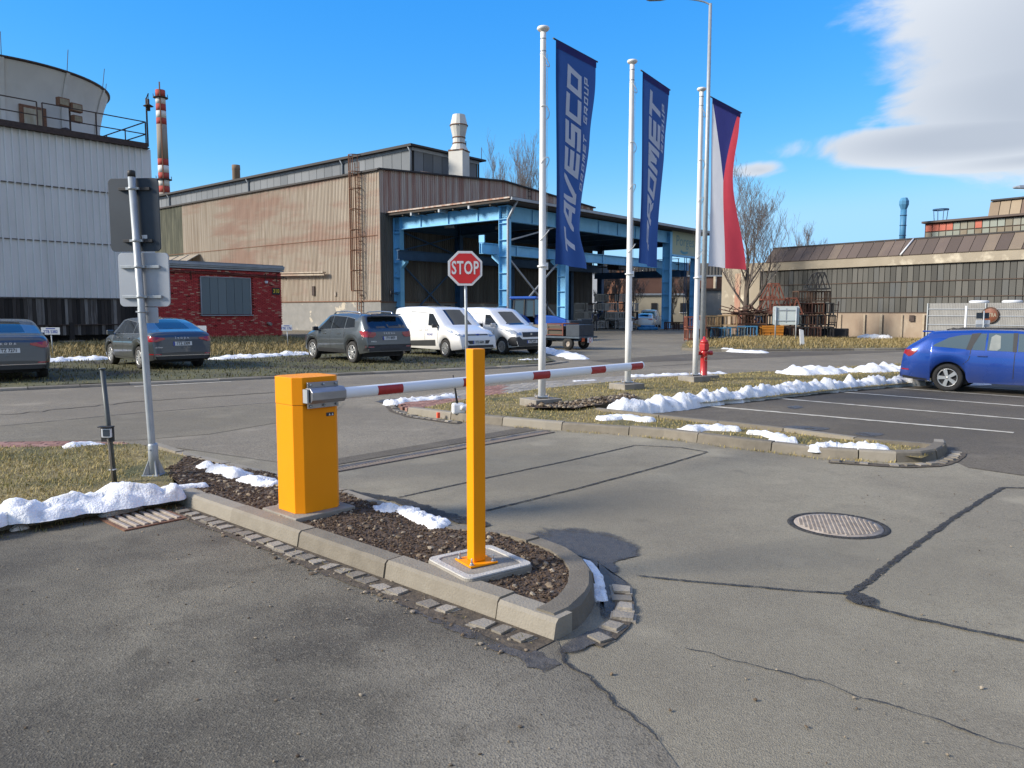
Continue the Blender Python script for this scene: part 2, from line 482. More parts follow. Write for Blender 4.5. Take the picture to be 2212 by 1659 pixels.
M = {}
M['concrete'] = pm('concrete', (0.31, 0.28, 0.235), (0.23, 0.207, 0.17), 5, 0.85, bump=0.35, bsc=60, c3=(0.20, 0.185, 0.16), sc3=2.2, f3=(0.55, 0.78))
M['kerb'] = object_mat('kerb_concrete', [(0.15, 0.13, 0.10), (0.225, 0.197, 0.153), (0.29, 0.258, 0.205)], 0.9, sc=9, amt=0.42, bump=0.5, bsc=70)
M['sett'] = object_mat('sett_granite', [(0.17, 0.15, 0.12), (0.25, 0.222, 0.18), (0.34, 0.305, 0.25)], 0.85, sc=16, amt=0.4, bump=0.6, bsc=60)
M['yellow'] = pm('yellow_powder_coat', (0.93, 0.315, 0.002), (0.90, 0.30, 0.002), 3, 0.5, spec=0.22, bump=0.08, bsc=260, rvar=0.10, c3=(0.70, 0.30, 0.02), sc3=7.0, f3=(0.64, 0.80))
M['galv'] = pm('galvanised_steel', (0.42, 0.45, 0.47), (0.33, 0.36, 0.38), 14, 0.5, metal=0.35, stretch=(1, 1, 0.5))
M['steel'] = pm('stainless_steel', (0.40, 0.40, 0.41), (0.30, 0.30, 0.31), 12, 0.36, metal=0.85, stretch=(0.3, 1, 1))
M['alu'] = pm('aluminium_sign_back', (0.38, 0.41, 0.45), (0.34, 0.37, 0.41), 3, 0.55, metal=0.2)
M['darkgrey'] = pm('dark_grey_sheet', (0.028, 0.042, 0.060), (0.023, 0.035, 0.050), 3, 0.6)
M['black'] = pm('black_plastic', (0.018, 0.018, 0.02), (0.028, 0.028, 0.03), 20, 0.6)
M['white'] = pm('white_paint', (0.80, 0.80, 0.79), (0.72, 0.72, 0.71), 2.5, 0.4, c3=(0.55, 0.54, 0.51), sc3=3, f3=(0.62, 0.85))
M['boom'] = pm('white_boom_paint', (0.82, 0.83, 0.84), (0.78, 0.79, 0.80), 2.5, 0.32)
M['redtape'] = pm('red_reflective_tape', (0.40, 0.018, 0.018), (0.33, 0.012, 0.014), 40, 0.4)
M['signred'] = pm('red_sign_foil', (0.62, 0.022, 0.025), (0.58, 0.02, 0.022), 3, 0.38)
M['signwhite'] = pm('white_sign_foil', (0.70, 0.71, 0.72), (0.65, 0.66, 0.67), 3, 0.4)
M['tar'] = pm('bitumen_joint', (0.022, 0.021, 0.020), (0.055, 0.052, 0.048), 45, 0.75, bump=0.6, bsc=120, world=True)
M['wet'] = pm('damp_dirt_stain', (0.060, 0.054, 0.047), (0.105, 0.095, 0.083), 26, 0.5, world=True, bump=0.5, bsc=110)
def ragged(m, sc, lo, hi, fade=False):
    """lets the sheet below show through where the stain thins out"""
    nt = m.node_tree; L = nt.links.new
    g = N(nt, 'ShaderNodeNewGeometry'); t = N(nt, 'ShaderNodeTexNoise'); t.inputs['Scale'].default_value = sc; t.inputs['Detail'].default_value = 6; t.inputs['Roughness'].default_value = 0.7
    L(g.outputs['Position'], t.inputs['Vector'])
    r = N(nt, 'ShaderNodeMapRange'); r.inputs['From Min'].default_value = lo; r.inputs['From Max'].default_value = hi
    if fade:
        at_ = N(nt, 'ShaderNodeAttribute', attribute_name='fade'); ad = N(nt, 'ShaderNodeMath', operation='MULTIPLY_ADD'); ad.inputs[1].default_value = 0.75
        L(at_.outputs['Fac'], ad.inputs[0]); L(t.outputs['Fac'], ad.inputs[2])
        sb = N(nt, 'ShaderNodeMath', operation='SUBTRACT'); sb.inputs[1].default_value = 0.12; L(ad.outputs[0], sb.inputs[0]); L(sb.outputs[0], r.inputs['Value'])
    else:
        L(t.outputs['Fac'], r.inputs['Value'])
    b = [n for n in nt.nodes if n.type == 'BSDF_PRINCIPLED'][0]
    L(r.outputs[0], b.inputs['Alpha'])
M['damp'] = pm('damp_asphalt_stain', (0.058, 0.053, 0.047), (0.095, 0.087, 0.077), 26, 0.5, world=True, bump=0.5, bsc=110)
ragged(M['wet'], 5.0, 0.30, 0.50)
ragged(M['damp'], 6.0, 0.42, 0.78, True)
ragged(M['tar'], 38.0, 0.34, 0.48)
M['rust'] = pm('rusty_iron', (0.23, 0.115, 0.065), (0.13, 0.062, 0.036), 16, 0.85, bump=0.4, bsc=80)
M['castiron'] = pm('worn_cast_iron', (0.42, 0.36, 0.30), (0.30, 0.25, 0.205), 12, 0.7, metal=0.2, bump=0.3, bsc=60)
M['ironrail'] = pm('dark_brown_painted_steel', (0.060, 0.036, 0.028), (0.035, 0.022, 0.018), 6, 0.7)
M['soil'] = pm('dug_soil', (0.105, 0.070, 0.045), (0.055, 0.037, 0.025), 9, 0.95, bump=1.0, bsc=45, c3=(0.13, 0.095, 0.062), sc3=5, f3=(0.55, 0.75), world=True)
M['stones'] = island_mat('soil_stones', [(0.07, 0.05, 0.034), (0.13, 0.095, 0.062), (0.24, 0.185, 0.125), (0.36, 0.30, 0.22), (0.17, 0.145, 0.115)], 0.9)
M['clods'] = island_mat('soil_clods', [(0.042, 0.028, 0.019), (0.085, 0.056, 0.036), (0.13, 0.088, 0.058)], 0.95)
M['turf'] = pm('winter_turf', (0.29, 0.225, 0.098), (0.17, 0.135, 0.058), 6, 0.95, bump=1.0, bsc=50, c3=(0.070, 0.075, 0.026), sc3=1.1, f3=(0.45, 0.7), world=True)
M['turf_far'] = pm('dark_verge_turf', (0.120, 0.112, 0.048), (0.075, 0.076, 0.036), 2.2, 0.95, bump=1.0, bsc=20, c3=(0.040, 0.034, 0.024), sc3=0.5, f3=(0.48, 0.64), world=True)  # darker turf colour for the far verge
M['blade'] = island_mat('grass_blade', [(0.26, 0.195, 0.068), (0.44, 0.34, 0.135), (0.54, 0.43, 0.19), (0.25, 0.215, 0.066), (0.16, 0.155, 0.044)], 0.8, noise_amt=0.9, nsc=1.3)
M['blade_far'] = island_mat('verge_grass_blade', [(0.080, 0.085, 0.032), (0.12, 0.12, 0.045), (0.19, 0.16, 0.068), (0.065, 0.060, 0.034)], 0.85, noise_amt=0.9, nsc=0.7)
M['blade_dry'] = island_mat('dry_grass_blade', [(0.20, 0.150, 0.060), (0.33, 0.245, 0.105), (0.42, 0.32, 0.15), (0.19, 0.16, 0.060)], 0.8, noise_amt=0.6, nsc=0.6)
# snow
def snow_mat(name, dirt):
    m, nt, b = new_mat(name); L = nt.links.new
    g = N(nt, 'ShaderNodeNewGeometry')
    t = N(nt, 'ShaderNodeTexNoise'); t.inputs['Scale'].default_value = 8.0; t.inputs['Detail'].default_value = 8; t.inputs['Roughness'].default_value = 0.72
    L(g.outputs['Position'], t.inputs['Vector'])
    mr = N(nt, 'ShaderNodeMapRange'); mr.inputs['From Min'].default_value = 0.52; mr.inputs['From Max'].default_value = 0.76; mr.inputs['To Max'].default_value = dirt
    L(t.outputs['Fac'], mr.inputs['Value'])
    mx = N(nt, 'ShaderNodeMix', data_type='RGBA'); mx.inputs['A'].default_value = (0.84, 0.845, 0.85, 1); mx.inputs['B'].default_value = (0.27, 0.23, 0.185, 1)
    L(mr.outputs[0], mx.inputs['Factor']); L(mx.outputs['Result'], b.inputs['Base Color'])
    b.inputs['Roughness'].default_value = 0.75; b.inputs['Specular IOR Level'].default_value = 0.3
    
    t2 = N(nt, 'ShaderNodeTexNoise'); t2.inputs['Scale'].default_value = 55; t2.inputs['Detail'].default_value = 4
    L(g.outputs['Position'], t2.inputs['Vector'])
    bp = N(nt, 'ShaderNodeBump'); bp.inputs['Strength'].default_value = 0.6; bp.inputs['Distance'].default_value = 0.02
    L(t2.outputs['Fac'], bp.inputs['Height']); L(bp.outputs[0], b.inputs['Normal'])
    return m
M['snow'] = snow_mat('melting_snow', 0.75)
M['snow_dirty'] = snow_mat('dirty_snow', 0.95)
# asphalts (linear albedo)
M['asph_base'] = asphalt('asphalt_lane', (0.246, 0.217, 0.161), (0.330, 0.295, 0.218), (0.191, 0.167, 0.124), sc=120, pebble=0.22)
M['asph_dark'] = asphalt('asphalt_lot_dark', (0.101, 0.090, 0.070), (0.244, 0.219, 0.165), (0.058, 0.050, 0.039), sc=105, pebble=0.24, worn=(0.3, 2.0, (0.228, 0.203, 0.160), (0.288, 0.260, 0.206)))
M['asph_light'] = asphalt('asphalt_worn_light', (0.260, 0.225, 0.167), (0.330, 0.285, 0.212), (0.197, 0.168, 0.125), sc=120, pebble=0.22)
M['asph_park'] = asphalt('asphalt_parking', (0.128, 0.110, 0.085), (0.167, 0.144, 0.110), (0.097, 0.083, 0.064), sc=80, pebble=0.35)
M['asph_road'] = asphalt('asphalt_main_road', (0.231, 0.200, 0.150), (0.280, 0.245, 0.186), (0.175, 0.151, 0.114), sc=80, pebble=0.35)
M['asph_yard'] = asphalt('asphalt_yard', (0.210, 0.183, 0.135), (0.258, 0.227, 0.167), (0.161, 0.139, 0.104), sc=60, pebble=0.3)
M['paint_line'] = pm('worn_line_paint', (0.62, 0.58, 0.48), (0.50, 0.46, 0.37), 9, 0.8, bump=0.3, bsc=90, c3=(0.16, 0.145, 0.125), sc3=14, f3=(0.60, 0.75), world=True)
M['ground'] = pm('far_ground', (0.13, 0.11, 0.065), (0.09, 0.08, 0.05), 0.05, 0.95, world=True)
M['paver_red'] = object_mat('red_paver', [(0.22, 0.115, 0.09), (0.28, 0.15, 0.12), (0.33, 0.19, 0.155)], 0.88, sc=12, amt=0.3, bump=0.3)
M['paver_grey'] = object_mat('grey_paver', [(0.23, 0.21, 0.18), (0.29, 0.265, 0.23), (0.34, 0.315, 0.275)], 0.88, sc=12, amt=0.3, bump=0.3)
M['paver_stuff'] = island_mat('grey_paver_far', [(0.23, 0.21, 0.18), (0.29, 0.265, 0.23), (0.34, 0.315, 0.275)], 0.88)
M['bed'] = pm('joint_sand', (0.115, 0.090, 0.062), (0.060, 0.048, 0.035), 18, 0.95, bump=0.6, world=True)

# ================================================================== GROUND
from mathutils.geometry import delaunay_2d_cdt
def inside(p, poly):
    x, y = p; c = False; n = len(poly); j = n - 1
    for i in range(n):
        xi, yi = poly[i]; xj, yj = poly[j]
        if (yi > y) != (yj > y) and x < (xj - xi) * (y - yi) / (yj - yi) + xi: c = not c
        j = i
    return c
def edge_dist(p, poly):
    P = Vector(p); best = 1e9
    for i in range(len(poly)):
        a = Vector(poly[i]); b = Vector(poly[(i + 1) % len(poly)]); ab = b - a
        t = max(0, min(1, (P - a).dot(ab) / max(1e-9, ab.length_squared)))
        best = min(best, (P - a - ab * t).length)
    return best
def sheet(name, poly, z, mat, kind='structure', parent=None):
    poly = [(float(p[0]), float(p[1])) for p in poly]
    if sum(poly[i-1][0] * poly[i][1] - poly[i][0] * poly[i-1][1] for i in range(len(poly))) < 0: poly = poly[::-1]
    r = delaunay_2d_cdt([Vector(p) for p in poly], [], [list(range(len(poly)))], 1, 1e-6)
    b = MB(); b.add([(p.x, p.y, z) for p in r[0]], [tuple(f) for f in r[2]])
    o = b.build(name, mat, parent, fix=False)
    me = o.data
    if sum(p.normal.z * p.area for p in me.polygons) < 0: me.flip_normals()
    if not parent and kind: tag(o, kind=kind)
    return o
def patch(name, poly, z, mat, res=0.25, amp=0.03, fsc=1.5, parent=None, kind=None, zfun=None, smooth=True):
    poly = [tuple(p[:2]) for p in poly]
    xs = [p[0] for p in poly]; ys = [p[1] for p in poly]
    pts = []; n0 = 0
    for i in range(len(poly)):
        a = Vector(poly[i]); b = Vector(poly[(i + 1) % len(poly)])
        k = max(1, int((b - a).length / res))
        for t in range(k): pts.append(a.lerp(b, t / k))
    n0 = len(pts); edges = [(i, (i + 1) % n0) for i in range(n0)]
    x = min(xs); rnd = random.Random(4)
    while x < max(xs):
        y = min(ys)
        while y < max(ys):
            q = (x + rnd.uniform(-.3, .3) * res, y + rnd.uniform(-.3, .3) * res)
            if inside(q, poly) and edge_dist(q, poly) > res * 0.35: pts.append(Vector(q))
            y += res
        x += res
    r = delaunay_2d_cdt(pts, edges, [list(range(n0))], 1, 1e-5)
    V = []
    for p in r[0]:
        h = amp * fbm(p.x, p.y, 0, fsc)
        if zfun: h += zfun(p.x, p.y)
        V.append((p.x, p.y, z + h))
    b = MB(); b.add(V, [tuple(f) for f in r[2]], 0, smooth)
    o = b.build(name, mat, parent, fix=False)
    if o.data.polygons and o.data.polygons[0].normal.z < 0: o.data.flip_normals()
    if kind: tag(o, kind=kind)
    return o
def blades(name, poly, n, zf, mat, lo=0.03, hi=0.07, w=0.004, lean=0.9, seed=1, parent=None, dens=None):
    rnd = random.Random(seed)
    poly = [tuple(p[:2]) for p in poly]
    xs = [p[0] for p in poly]; ys = [p[1] for p in poly]
    V = []; Fs = []
    k = 0; tries = 0
    while k < n and tries < n * 12:
        tries += 1
        x = rnd.uniform(min(xs), max(xs)); y = rnd.uniform(min(ys), max(ys))
        if not inside((x, y), poly): continue
        if dens and rnd.random() > dens(x, y): continue
        L_ = rnd.uniform(lo, hi); a = rnd.uniform(0, 6.283); t = rnd.uniform(0.1, lean)
        dx, dy = math.cos(a), math.sin(a)
        z = zf(x, y) - 0.004
        ww = w * rnd.uniform(.6, 1.4)
        sx, sy = -dy * ww, dx * ww
        h1 = L_ * 0.55 * math.cos(t); r1 = L_ * 0.55 * math.sin(t)
        t2 = min(1.55, t + 0.5)
        h2 = h1 + L_ * 0.45 * math.cos(t2); r2 = r1 + L_ * 0.45 * math.sin(t2)
        b = len(V)
        V += [(x-sx, y-sy, z), (x+sx, y+sy, z), (x+dx*r1+sx*.7, y+dy*r1+sy*.7, z+h1), (x+dx*r1-sx*.7, y+dy*r1-sy*.7, z+h1), (x+dx*r2, y+dy*r2, z+h2)]
        Fs += [(b, b+1, b+2, b+3), (b+3, b+2, b+4)]
        k += 1
    m = MB(); m.add(V, Fs)
    o = m.build(name, mat, parent, fix=False)
    return o
ROCKS = []
def rock_mesh(seed, mat=None):
    bm = bmesh.new(); bmesh.ops.create_icosphere(bm, subdivisions=1, radius=1.0)
    r = random.Random(seed)
    for v in bm.verts:
        v.co *= r.uniform(.65, 1.15); v.co.z *= .7
    V = [tuple(v.co) for v in bm.verts]; Fs = [tuple(x.index for x in f.verts) for f in bm.faces]
    bm.free(); return V, Fs
RK = [rock_mesh(s) for s in range(8)]
def rocks(name, poly, n, zf, mat, lo, hi, seed, parent=None, power=2.0):
    rnd = random.Random(seed); b = MB()
    poly = [tuple(p[:2]) for p in poly]
    xs = [p[0] for p in poly]; ys = [p[1] for p in poly]
    k = 0; tr = 0
    while k < n and tr < 20 * n:
        tr += 1
        x = rnd.uniform(min(xs), max(xs)); y = rnd.uniform(min(ys), max(ys))
        if not inside((x, y), poly): continue
        s = lo + (hi - lo) * rnd.random() ** power
        V, Fs = RK[rnd.randrange(8)]
        m = Matrix.Rotation(rnd.uniform(0, 6.28), 3, 'Z') @ Matrix.Rotation(rnd.uniform(-.6, .6), 3, 'X')
        z = zf(x, y) + s * .25
        q = Vector((rnd.uniform(.7, 1.3), rnd.uniform(.7, 1.2), rnd.uniform(.6, 1.0)))
        b.add([Vector((x, y, z)) + m @ Vector((v[0]*s*q.x, v[1]*s*q.y, v[2]*s*q.z)) for v in V], Fs)
        k += 1
    return b.build(name, mat, parent, fix=False)

def P2(*pts):
    return [at(*p).to_2d() if len(p) < 3 else at(*p).to_2d() for p in pts]

# ---- the setting sheets
sheet('ground', [(-2500, -400), (2500, -400), (2500, 4500), (-2500, 4500)], -0.05, M['ground'])
sheet('yard', [(-70, -20), (70, -20), (70, 130), (-70, 130)], 0.0, M['asph_yard'])
NEAR_C = [at(*p).to_2d() for p in [(879,896),(1005,912),(1069,918),(1176,928),(1293,936),(1430,947),(1584,967),(1771,990),(1937,1000)]]
lane = [(-14, -12), (45, -12), (45, 3), (14, 3), (5.3, 7.9), (5.0, 8.3), (5.15, 9.0)] + [(p.x, p.y + .06) for p in NEAR_C[::-1]][1:-3] + [(0.55, 10.9), (-2.05, 8.25), (-3.9, 9.35), (-14, 9.0)]
sheet('exit_lane', lane, 0.004, M['asph_base'])
sheet('parking_lane', [(-2.9, 6.85), (0.24, 3.86), (0.26, 3.66), (0.40, 3.38), (0.47, 3.22), (0.56, 3.05), (0.66, 2.6), (0.62, 2.0), (0.9, 0.5), (1.0, -12), (-14, -12), (-14, -3)], 0.008, M['asph_dark'])
sheet('parking_lot', [(1.5, 13.35), (3.36, 11.19), (4.71, 9.75), (5.12, 9.05), (5.0, 8.35), (5.32, 7.95), (14, 3.05), (45, 3.05), (45, 39), (9.62, 18.3), (3.42, 14.4)], 0.005, M['asph_park'])
main_road = [(-60, -34), (-14, 9.0), (-4.6, 9.75), (-3.9, 9.36), (-2.06, 8.26), (0.53, 10.9), (-1.75, 12.7), (-2.2, 13.6), (-1.7, 14.6), (0.0, 16.6), (3.7, 19.2), (7.1, 21.2), (12.1, 24.3), (60, 53), (60, 60), (24, 36.6), (17, 33.5), (12, 32.7), (8.9, 32.3), (2.28, 26.3), (-.08, 23.1), (-6.93, 18.94), (-10.98, 16.41), (-60, -14)]
sheet('main_road', main_road, 0.006, M['asph_road'])

# darker resurfaced band on the near half of the road and beyond the drain
sheet('road_repair', [(-30, -6.6), (-7.67, 11.42), (-3.49, 14.94), (-3.1, 14.2), (-3.0, 12.8), (-4.2, 10.6), (-5.0, 10.1), (-14, 9.4), (-30, -8)], 0.010, M['asph_yard'])
sheet('drain_repair', [(-2.35, 8.45), (-2.1, 8.30), (0.35, 10.95), (0.2, 11.25)], 0.012, M['asph_park'])
sheet('yard_repair', [(2.6, 26.4), (8.2, 31.6), (13.5, 32.5), (19.0, 33.6), (15.0, 31.4), (8.0, 27.4), (3.4, 25.2)], 0.011, M['asph_park'])

# ---- kerbs -------------------------------------------------------
def polyline_at(pts, s):
    for i in range(len(pts) - 1):
        l = (pts[i+1] - pts[i]).length
        if s <= l or i == len(pts) - 2:
            d = (pts[i+1] - pts[i]).normalized()
            return pts[i] + d * s, d
        s -= l
def kerb_line(name, pts, side, w=0.15, h=0.12, stone=1.0, gap=0.014, seed=0, z0=-0.05, mat=None, batter=0.02, parent=None):
    """row of separate kerb stones; pts = outer foot of the kerb, side=+1 when the verge lies to the left"""
    pts = [Vector((p[0], p[1])) for p in pts]
    tot = sum((pts[i+1] - pts[i]).length for i in range(len(pts) - 1))
    root = parent or empty(name, (pts[0].x, pts[0].y, 0), kind='structure')
    rnd = random.Random(seed)
    s = 0.0
    while s < tot - 0.05:
        e = min(tot, s + stone)
        if tot - e < 0.25: e = tot
        k = max(2, int((e - s) / (0.13 if name.startswith('island') else 0.25)) + 1)
        ss = [s + gap/2 + (e - s - gap) * i / (k - 1) for i in range(k)]
        prof = [(0.0, z0), (0.0, 0.0), (batter, h - 0.018), (batter + 0.018, h), (w, h), (w, z0)]
        V = []; dz = rnd.uniform(-.006, .006); dn = rnd.uniform(-.006, .006)
        o0, _ = polyline_at(pts, s)
        for q in ss:
            p, d = polyline_at(pts, q)
            p1, d1 = polyline_at(pts, min(tot, q + .08)); p0, d0_ = polyline_at(pts, max(0, q - .08))
            d = (d1 + d0_).normalized()
            nrm = Vector((-d.y, d.x)) * side
            chip = 0.010 * max(0.0, fbm(p.x, p.y, seed + 2, 5.0, 3) - 0.12) * 4; wob = 0.003 * fbm(p.x, p.y, seed, 9.0, 2)
            for pi_, (a, b) in enumerate(prof):
                if pi_ in (2, 3): a, b = a + wob + (chip if pi_ == 3 else 0), b + wob - (chip if pi_ == 2 else 0)
                V.append((p.x + nrm.x * (a + dn) - root.location.x, p.y + nrm.y * (a + dn) - root.location.y, b + (dz if b > 0 else 0)))
        m = len(prof); Fs = []
        for i in range(k - 1):
            for j in range(m):
                Fs.append((i*m+j, i*m+(j+1) % m, (i+1)*m+(j+1) % m, (i+1)*m+j))
        Fs.append(tuple(range(m))[::-1]); Fs.append(tuple((k-1)*m + j for j in range(m)))
        b = MB(); b.add(V, Fs)
        b.build('kerb_stone', mat or M['kerb'], root)
        s = e
    return root
H_K = 0.12
A_front = [at(*p).to_2d() for p in [(377,1087),(481,1127),(621,1176),(801,1240),(1044,1327),(1199,1388)]]
# the island front is straight
A_front = [A_front[0], A_front[-1]]
kerb_line('island_kerb', A_front, +1, 0.16, 0.12, 0.985, seed=1)
nose = [Vector(p) for p in [(0.255,3.90),(0.33,3.99),(0.43,4.16),(0.50,4.40),(0.52,4.66),(0.48,4.92),(0.38,5.16),(0.22,5.36),(0.02,5.55)]]
kerb_line('island_nose_kerb', nose, +1, 0.16, 0.12, 0.80, seed=2)
A_far = [Vector((0.0, 5.57)), at(1006,1141,.12).to_2d() + Vector((0.02, 0.08)), at(700,1062,.0).to_2d(), at(425,1000).to_2d(), at(345,974).to_2d()]
kerb_line('island_rear_kerb', A_far, +1, 0.13, 0.11, 1.0, seed=3)
L_near = [at(372,1090).to_2d(), Vector((-4.0, 5.88)), Vector((-9.5, 1.1))]
kerb_line('lawn_kerb', [L_near[0], L_near[2]], -1, 0.16, 0.13, 1.0, seed=4)
Cn = NEAR_C[:]
C_tip = [at(*p).to_2d() for p in [(1937,1000),(2000,999),(2030,992),(2046,980),(2048,972),(2046,969)]]
kerb_line('verge_kerb', Cn, +1, 0.15, 0.12, 1.0, seed=5)
kerb_line('verge_tip_kerb', C_tip, +1, 0.15, 0.12, 0.62, seed=6)
C_back = [at(*p, 0.10).to_2d() for p in [(2046,963),(1990,957),(1876,949),(1741,931),(1659,921),(1433,897),(1296,882)]]
kerb_line('verge_inner_kerb', C_back, +1, 0.13, 0.12, 1.0, seed=7)
C_park = [Vector((1.42, 13.55)), at(1488,874).to_2d(), at(1650,858).to_2d(), at(1817,842).to_2d(), at(1996,825).to_2d(), at(2090,816).to_2d()]
kerb_line('parking_kerb', C_park, +1, 0.14, 0.12, 1.0, seed=8)
far_k = [Vector((-30, 4.4)), Vector((-10.98, 16.41)), Vector((-6.93, 18.94)), Vector((-.08, 23.1)), Vector((1.2, 24.2)), Vector((1.9, 25.6))]
kerb_line('far_kerb', far_k, +1, 0.30, 0.05, 1.0, seed=9)
right_k = [Vector((7.4, 33.6)), Vector((8.3, 32.4)), Vector((9.6, 32.25)), Vector((17, 33.45)), Vector((24, 36.5)), Vector((40, 46))]
kerb_line('corner_kerb', right_k, +1, 0.14, 0.10, 1.0, seed=10)

# ---- raised beds
A_in = [A_front[0] + Vector((.10,.10)), A_front[1] + Vector((.0,.19)), Vector((.32,4.2)), Vector((.40,4.66)), Vector((.28,5.08)), Vector((-.06,5.46)), A_far[1] + Vector((-.07,-.07)), A_far[2] + Vector((-.07,-.07)), A_far[3] + Vector((-.08,-.06)), Vector((-3.55,7.7)), Vector((-3.05,7.0))]
def z_soil(x, y):
    return 0.098 + 0.032 * fbm(x, y, 1.0, 2.2) + 0.018 * fbm(x, y, 3.0, 9.0)
patch('soil_bed', A_in, 0.075, M['soil'], res=0.055, amp=0.0, kind='structure', zfun=lambda x, y: z_soil(x, y) - 0.075, smooth=False)
tag(rocks('soil_clods', A_in, 13000, z_soil, M['clods'], 0.003, 0.0135, 11, power=1.6), kind='stuff')
tag(rocks('soil_stones', A_in, 1500, z_soil, M['stones'], 0.004, 0.027, 12, power=3.2), kind='stuff')
lawn = [at(372,1088).to_2d() + Vector((-.05,.2)), Vector((-9.45,1.2)), Vector((-14, 5.0)), Vector((-14.0, 8.55)), Vector((-6.3, 9.05)), Vector((-5.2, 9.25)), Vector((-4.55, 9.3)), A_far[3] + Vector((-.1,-.05)), Vector((-3.5,7.75))]
def z_lawn(x, y): return 0.085 + 0.03 * fbm(x, y, 2.0, 1.2)
patch('lawn', lawn, 0.0, M['turf'], res=0.16, kind='structure', amp=0, zfun=z_lawn)
def d_mud(x, y): return 1.0 if (x + 3.6) * -0.7 + (y - 8.2) * 0.0 > -0.1 else 0.25
tag(blades('lawn_grass', [p for p in lawn if True], 26000, z_lawn, M['blade'], 0.025, 0.065, 0.0035, 1.35, 21, dens=lambda x, y: (1.0 if x > -8 and y > 4.5 else 0.05) * (0.35 if x > -3.9 else 1.0) * (1.0 if fbm(x, y, 4, 1.4) > -.12 else .3)), kind='stuff')
verge = [Vector(p) for p in []]
C_in = [p + Vector((.05,.08)) for p in NEAR_C] + [at(1990,985,.1).to_2d(), at(2020,973,.1).to_2d(), at(1985,962,.1).to_2d(), at(1870,951,.1).to_2d(), at(1741,934,.1).to_2d(), at(1433,900,.1).to_2d(), at(1292,886,.1).to_2d(), Vector((1.40, 13.7)), at(1488,871,.1).to_2d(), at(1650,855,.1).to_2d(), at(1817,838,.1).to_2d(), at(2050,819,.1).to_2d(), Vector((13.0, 22.9)), Vector((12.2, 24.0)), Vector((7.2, 20.9)), at(1482,818).to_2d(), at(1272,835).to_2d(), at(1045,863).to_2d(), at(960,880).to_2d()]
def z_c(x, y): return 0.075 + 0.03 * fbm(x, y, 5.0, 1.1)
patch('verge_turf', C_in, 0.0, M['turf'], res=0.2, kind='structure', amp=0, zfun=z_c)
mudA, mudB = at(1200,890).to_2d(), at(1340,868).to_2d()
def dm(x, y):
    p = Vector((x, y)); ab = mudB - mudA
    t = max(0, min(1, (p - mudA).dot(ab) / ab.length_squared)); return (p - mudA - ab * t).length
tag(blades('verge_grass', C_in, 36000, z_c, M['blade'], 0.025, 0.065, 0.0045, 1.35, 22, dens=lambda x, y: 0.06 if dm(x, y) < 0.45 else (1.0 if fbm(x, y, 4, 1.0) > -.12 else .3)), kind='stuff')
mud = [mudA + Vector((-.5,-.25)), mudA + Vector((.3,-.5)), mudB + Vector((.3,-.3)), mudB + Vector((.2,.35)), mudA + Vector((.3,.45)), mudA + Vector((-.4,.2))]
patch('mud_patch', mud, 0.125, M['soil'], res=0.1, amp=0.04, fsc=3, kind='structure')
tag(rocks('mud_stones', mud, 420, lambda x, y: 0.13, M['stones'], 0.01, 0.05, 13), kind='stuff')
# far verge where the cars are parked
V_far = [Vector(p) for p in [(-45,-5.3),(-30,4.7),(-10.98,16.72),(-7.05,19.22),(-.25,23.45),(.9,24.5),(1.45,25.8),(1.2,29.5),(-1.5,36),(-5,47),(-9.5,60.5),(-14.9,52),(-21,44.8),(-34,29)]]
def z_v(x, y): return 0.055 + 0.04 * fbm(x, y, 8.0, 0.5)
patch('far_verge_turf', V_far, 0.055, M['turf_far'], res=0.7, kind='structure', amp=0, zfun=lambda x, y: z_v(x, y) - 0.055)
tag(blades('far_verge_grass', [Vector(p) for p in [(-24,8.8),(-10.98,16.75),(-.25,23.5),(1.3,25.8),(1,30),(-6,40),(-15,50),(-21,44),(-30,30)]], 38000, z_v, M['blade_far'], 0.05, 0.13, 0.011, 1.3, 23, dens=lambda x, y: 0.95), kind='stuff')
tag(blades('dry_verge_grass', [Vector(p) for p in [(-26,28),(-14.5,26.2),(-8,29),(-8,33),(-11,42),(-15.2,49.5),(-21,43.5)]], 15000, z_v, M['blade_dry'], 0.12, 0.32, 0.014, 1.0, 24), kind='stuff')
# right hand mound with long dry grass
Mnd = [Vector(p) for p in [(7.5,33.9),(8.5,32.7),(9.7,32.5),(17,33.7),(24,36.8),(40,46.3),(44,52),(22,46.6),(14.8,54.5),(13.5,50),(10.2,44),(8.4,38)]]
def z_m(x, y):
    d = edge_dist((x, y), [tuple(p) for p in Mnd]) if inside((x, y), [tuple(p) for p in Mnd]) else 0
    k = max(0, 1 - abs((x - 13) / 7.0))
    return 0.08 + min(d, 3.5) * 0.055 * k + 0.05 * fbm(x, y, 9.0, 0.6)
patch('mound_turf', Mnd, 0.0, M['turf'], res=0.7, kind='structure', amp=0, zfun=z_m)
tag(blades('mound_grass', [Vector(p) for p in [(7.8,33.9),(9.7,32.7),(17,33.9),(24,37),(30,41),(26,44),(22,46.2),(14,48),(10.4,43),(8.6,38)]], 24000, z_m, M['blade_dry'], 0.08, 0.24, 0.012, 1.15, 25), kind='stuff')

